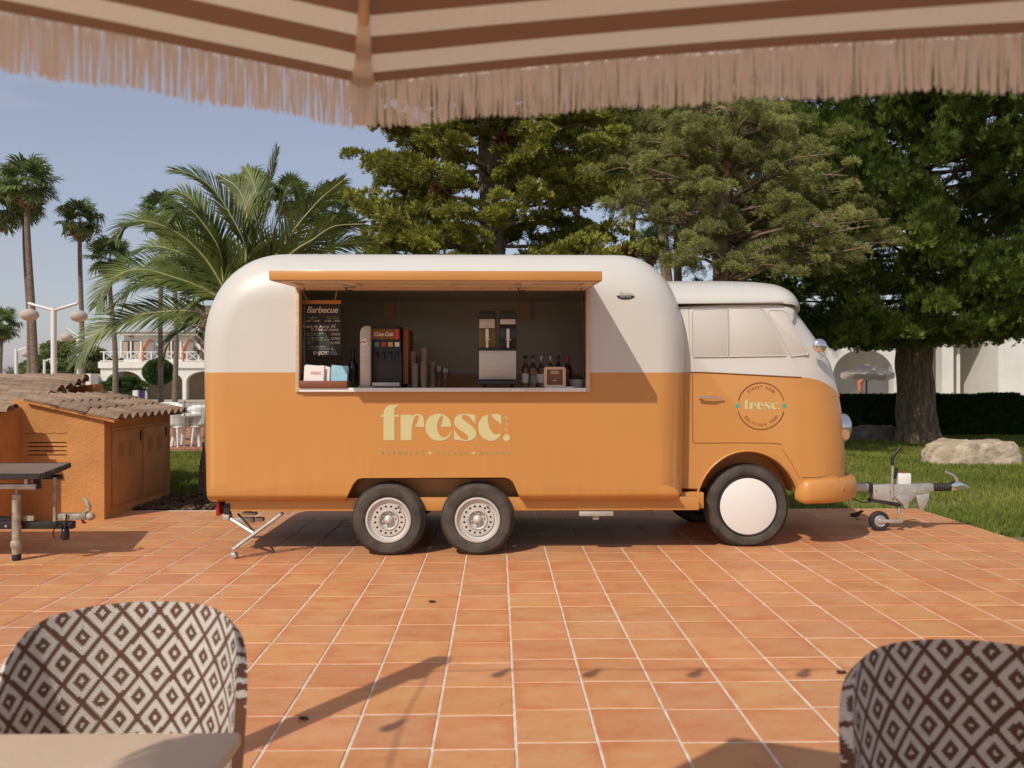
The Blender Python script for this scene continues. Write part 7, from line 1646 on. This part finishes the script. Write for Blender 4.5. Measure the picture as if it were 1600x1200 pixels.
# ================================================================ right: hedge screen, stones, villa
hd = thing('hedge_screen', (P(1460, 592, 22).x, 22, 0), 'dark green artificial hedge screen behind the cypress trunk', 'hedge')
for i, (pa, pb, yt) in enumerate(((1180, 1258, 617), (1259, 1338, 617), (1339, 1400, 617), (1401, 1470, 616), (1471, 1530, 617), (1531, 1593, 615), (1594, 1700, 619), (1701, 1830, 618))):
    D = 22 + .02 * (i % 2); a_, c_ = P(pa, yt, D), P(pb, yt, D); pn = bx('hedge_panel', M_hedge, hd, (a_.x, D + .05, -.03), (c_.x, D + .16, a_.z - .04)); N = int((c_.x - a_.x) * 2600); r = np.random.default_rng(70 + i)
    pos = np.stack([r.uniform(a_.x, c_.x, N), np.full(N, D + .05) - r.uniform(0, .03, N), r.uniform(-.02, a_.z - .02, N)], 1); topm = r.uniform(0, 1, N) < .12; pos[topm, 2] = a_.z - .04; pos[topm, 1] = D + r.uniform(.03, .17, topm.sum())
    o_ = scatter('hedge_leaves', SP_L[0], SP_L[1], pos, r.normal(0, .6, (N, 3)) + np.array([0, -1., .5]), r.uniform(.05, .10, N), M_hedge, r.uniform(0, .8, N), pn); o_['kind'] = 'stuff'
def boulder(px, py, D, L, Dp, H, m_, label, seed, shape):
    p = P(px, py, D); n, m2 = 84, 26; t = MB(); vs = []; so = Vector((seed * 7.3, seed * 3.1, seed))
    for j in range(m2 + 1):
        v = j / m2
        for i in range(n):
            a = 2 * math.pi * i / n; ca, sa = math.cos(a), math.sin(a); rr = 1 / (abs(ca) ** 4 + abs(sa) ** 4) ** .25
            if v < .6: prof, zf = 1 - .12 * (v / .6) ** 2, v / .6 * .88
            else: q = (v - .6) / .4; prof, zf = .88 * math.sqrt(max(0, 1 - q * q)) if q < .35 else .88 * .9367 * (1 - (q - .35) / .65), .88 + .12 * min(1, q / .35)
            x = L / 2 * rr * ca * prof; y = Dp / 2 * rr * sa * prof; hh = H * shape(x / L + .5); z = -.05 + (hh + .05) * zf
            c = Vector((x, y, z)); nz = mnoise.fractal(c * 3.2 + so, 1.0, 2.1, 6) * .055 + mnoise.fractal(c * 11 + so, 1., 2., 4) * .018 - .03 * max(0, mnoise.noise(c * 6 + so) - .25)
            k_ = .35 if j == m2 else 1
            vs.append((p.x + x + nz * ca, D + y + nz * sa, max(-.05, z + nz * .75 * (v > .15))))
    t.add(vs, [(j * n + i, j * n + (i + 1) % n, (j + 1) * n + (i + 1) % n, (j + 1) * n + i) for j in range(m2) for i in range(n)]); o_ = t.build('boulder', m_, None, 60, 0, (p.x, D, 0)); return tag(o_, label, 'rock', 'stones on the lawn')
boulder(1514, 720, 15.0, 1.66, .9, .38, M_stone, 'long flat pale limestone block on the sunny lawn', 3, lambda u: .50 + .45 * min(1, u * 3.2) + .05 * u)
boulder(1357, 680, 20.6, 1.5, .6, .33, M_stone_d, 'dark grey stone lying in shade beside the cypress trunk', 4, lambda u: .45 + .55 * min(1, u * 2.2))
# white villa behind the hedge
VD = 34.
def vp(px, py, Y=VD): return P(px, py, Y)
vil = thing('villa', (vp(1450, 592).x, VD + 4, 0), 'low white villa with an arched terrace behind the hedge', 'building')
za_ = vp(0, 535).z
fa = MB().box(vp(1268, 0).x, VD, 0, vp(1404, 0).x, VD + .4, vp(0, 531).z); cx_ = vp(1349, 0).x; rr = vp(1396, 0).x - cx_; zs_ = vp(0, 585).z
arch_p = [(cx_ - rr, -.5), (cx_ + rr, -.5)] + [(cx_ + rr * math.cos(R(180 * k / 18)), zs_ + (vp(0, 545).z - zs_) * math.sin(R(180 * k / 18))) for k in range(19)]
carve(fa, [MB().prism(arch_p, VD - 1, VD + 1)], 'arch_wall', [M_wall], vil, None, None)
bx('terrace_back_wall', M_wall, vil, (vp(1268, 0).x, VD + 2.8, 0), (vp(1560, 0).x + 1, VD + 3.1, vp(0, 524).z)); bx('flat_roof', M_wall, vil, (vp(1262, 0).x, VD - .1, vp(0, 531).z + .002), (vp(1412, 0).x, VD + 3.2, vp(0, 524).z + .05))
bx('left_wing', M_wall, vil, (vp(1200, 0).x, VD + .8, 0), (vp(1267, 0).x, VD + 4, vp(0, 520).z))
w_ = bx('window', M_window, vil, (vp(1268, 0).x + .1, VD + .04 - .06, vp(0, 574).z), (vp(1292, 0).x, VD - .003, vp(0, 558).z)); 
for (pa, pb, dy, yt) in ((1397, 1406, -.02, 531), (1476, 1494, .2, 520), (1512, 1517, .8, 520)): bx('pillar', M_wall, vil, (vp(pa, 0).x, VD + dy, 0), (vp(pb, 0).x, VD + dy + .5, vp(0, yt).z))
bx('terrace_roof', M_wall, vil, (vp(1413, 0).x, VD + .1, vp(0, 520).z + .002), (vp(1545, 0).x, VD + 3.2, vp(0, 505).z))
dr_ = bx('glass_door', M_window, vil, (vp(1518, 0).x, VD + 2.6, .02), (vp(1560, 0).x, VD + 2.79, vp(0, 536).z)); bx('door_frame', M_wall, dr_, (vp(1531, 0).x, VD + 2.55, .02), (vp(1535, 0).x, VD + 2.599, vp(0, 536).z))
bx('right_wing', M_wall, vil, (vp(1546, 0).x, VD - 1.0, 0), (vp(1900, 0).x, VD + 5, vp(0, 470).z))
bx('wing_trim', M_wall, vil, (vp(1538, 0).x, VD - .96, 0), (vp(1546, 0).x - .002, VD - .6, vp(0, 505).z))
bx('bench_wall', M_wall, vil, (vp(1446, 0).x, VD + 2.2, 0), (vp(1476, 0).x, VD + 2.79, vp(0, 606).z))
MB().tube([(vp(1335, 617).x, VD - .5, 0), (vp(1335, 617).x, VD - .5, vp(0, 597).z), (vp(1342, 588).x, VD - .5, vp(0, 589).z)], .10, 4).build('clay_pilaster', M_terra_trim, vil)
# parasol on the villa terrace
PD = 30.; q = P(1354, 572, PD); pr_ = thing('garden_parasol', (q.x, PD, 0), 'beige square parasol open on the villa terrace', 'parasol')
ax, az = q.x, P(0, 568, PD).z; zz_ = P(0, 582, PD).z; hw = (P(1400, 0, PD).x - P(1308, 0, PD).x) / 2; cc = [(ax - hw, PD - .3, zz_ - .03), (ax + .2, PD - 1.1, zz_ - .10), (ax + hw, PD + .1, zz_), (ax - .2, PD + 1.1, zz_)]
for k in range(4):
    a_, c_ = Vector(cc[k]), Vector(cc[(k + 1) % 4]); b_ = MB(); n = 8; vs = []; 
    for j in range(7):
        for i in range(n + 1): u = i / n; e = a_.lerp(c_, u); p = e.lerp(Vector((ax, PD, az)), j / 6); p.z += -.05 * math.sin(math.pi * u) * math.sin(math.pi * j / 6); vs.append(p)
    b_.add(vs, [(j * (n + 1) + i, j * (n + 1) + i + 1, (j + 1) * (n + 1) + i + 1, (j + 1) * (n + 1) + i) for j in range(6) for i in range(n)]); cn_ = b_.build('canopy_panel', M_shade, pr_, 60)
    vs = []; 
    for i in range(17): u = i / 16; e = a_.lerp(c_, u); vs += [e, e - Vector((0, 0, .16 + .05 * abs(math.sin(u * math.pi * 4))))]
    MB().add(vs, [(2 * i, 2 * i + 2, 2 * i + 3, 2 * i + 1) for i in range(16)]).build('valance', M_shade, cn_)
MB().tube([(ax, PD, -.01), (ax, PD, az)], .03, 8).build('pole', M_alu, pr_, 60); MB().lathe([(.3, 0), (.3, .08), (.05, .1)], (ax, PD, -.012), 'z', 20).build('base', M_stone_d, pr_, 50)
tq = P(1356, 606, PD + .4); gt = thing('garden_table', (tq.x, PD + .4, -.015), 'small folding table below the beige parasol', 'table')
MB().box(tq.x - .45, PD + .1, 1.0, tq.x + .45, PD + .7, 1.04).build('table_top', M_plastic, gt)
for s_ in (-1, 1): MB().tube([(tq.x - .4 * s_, PD + .15, 1.0), (tq.x + .35 * s_, PD + .65, -.012)], .02, 6).build('leg', M_alu, gt)
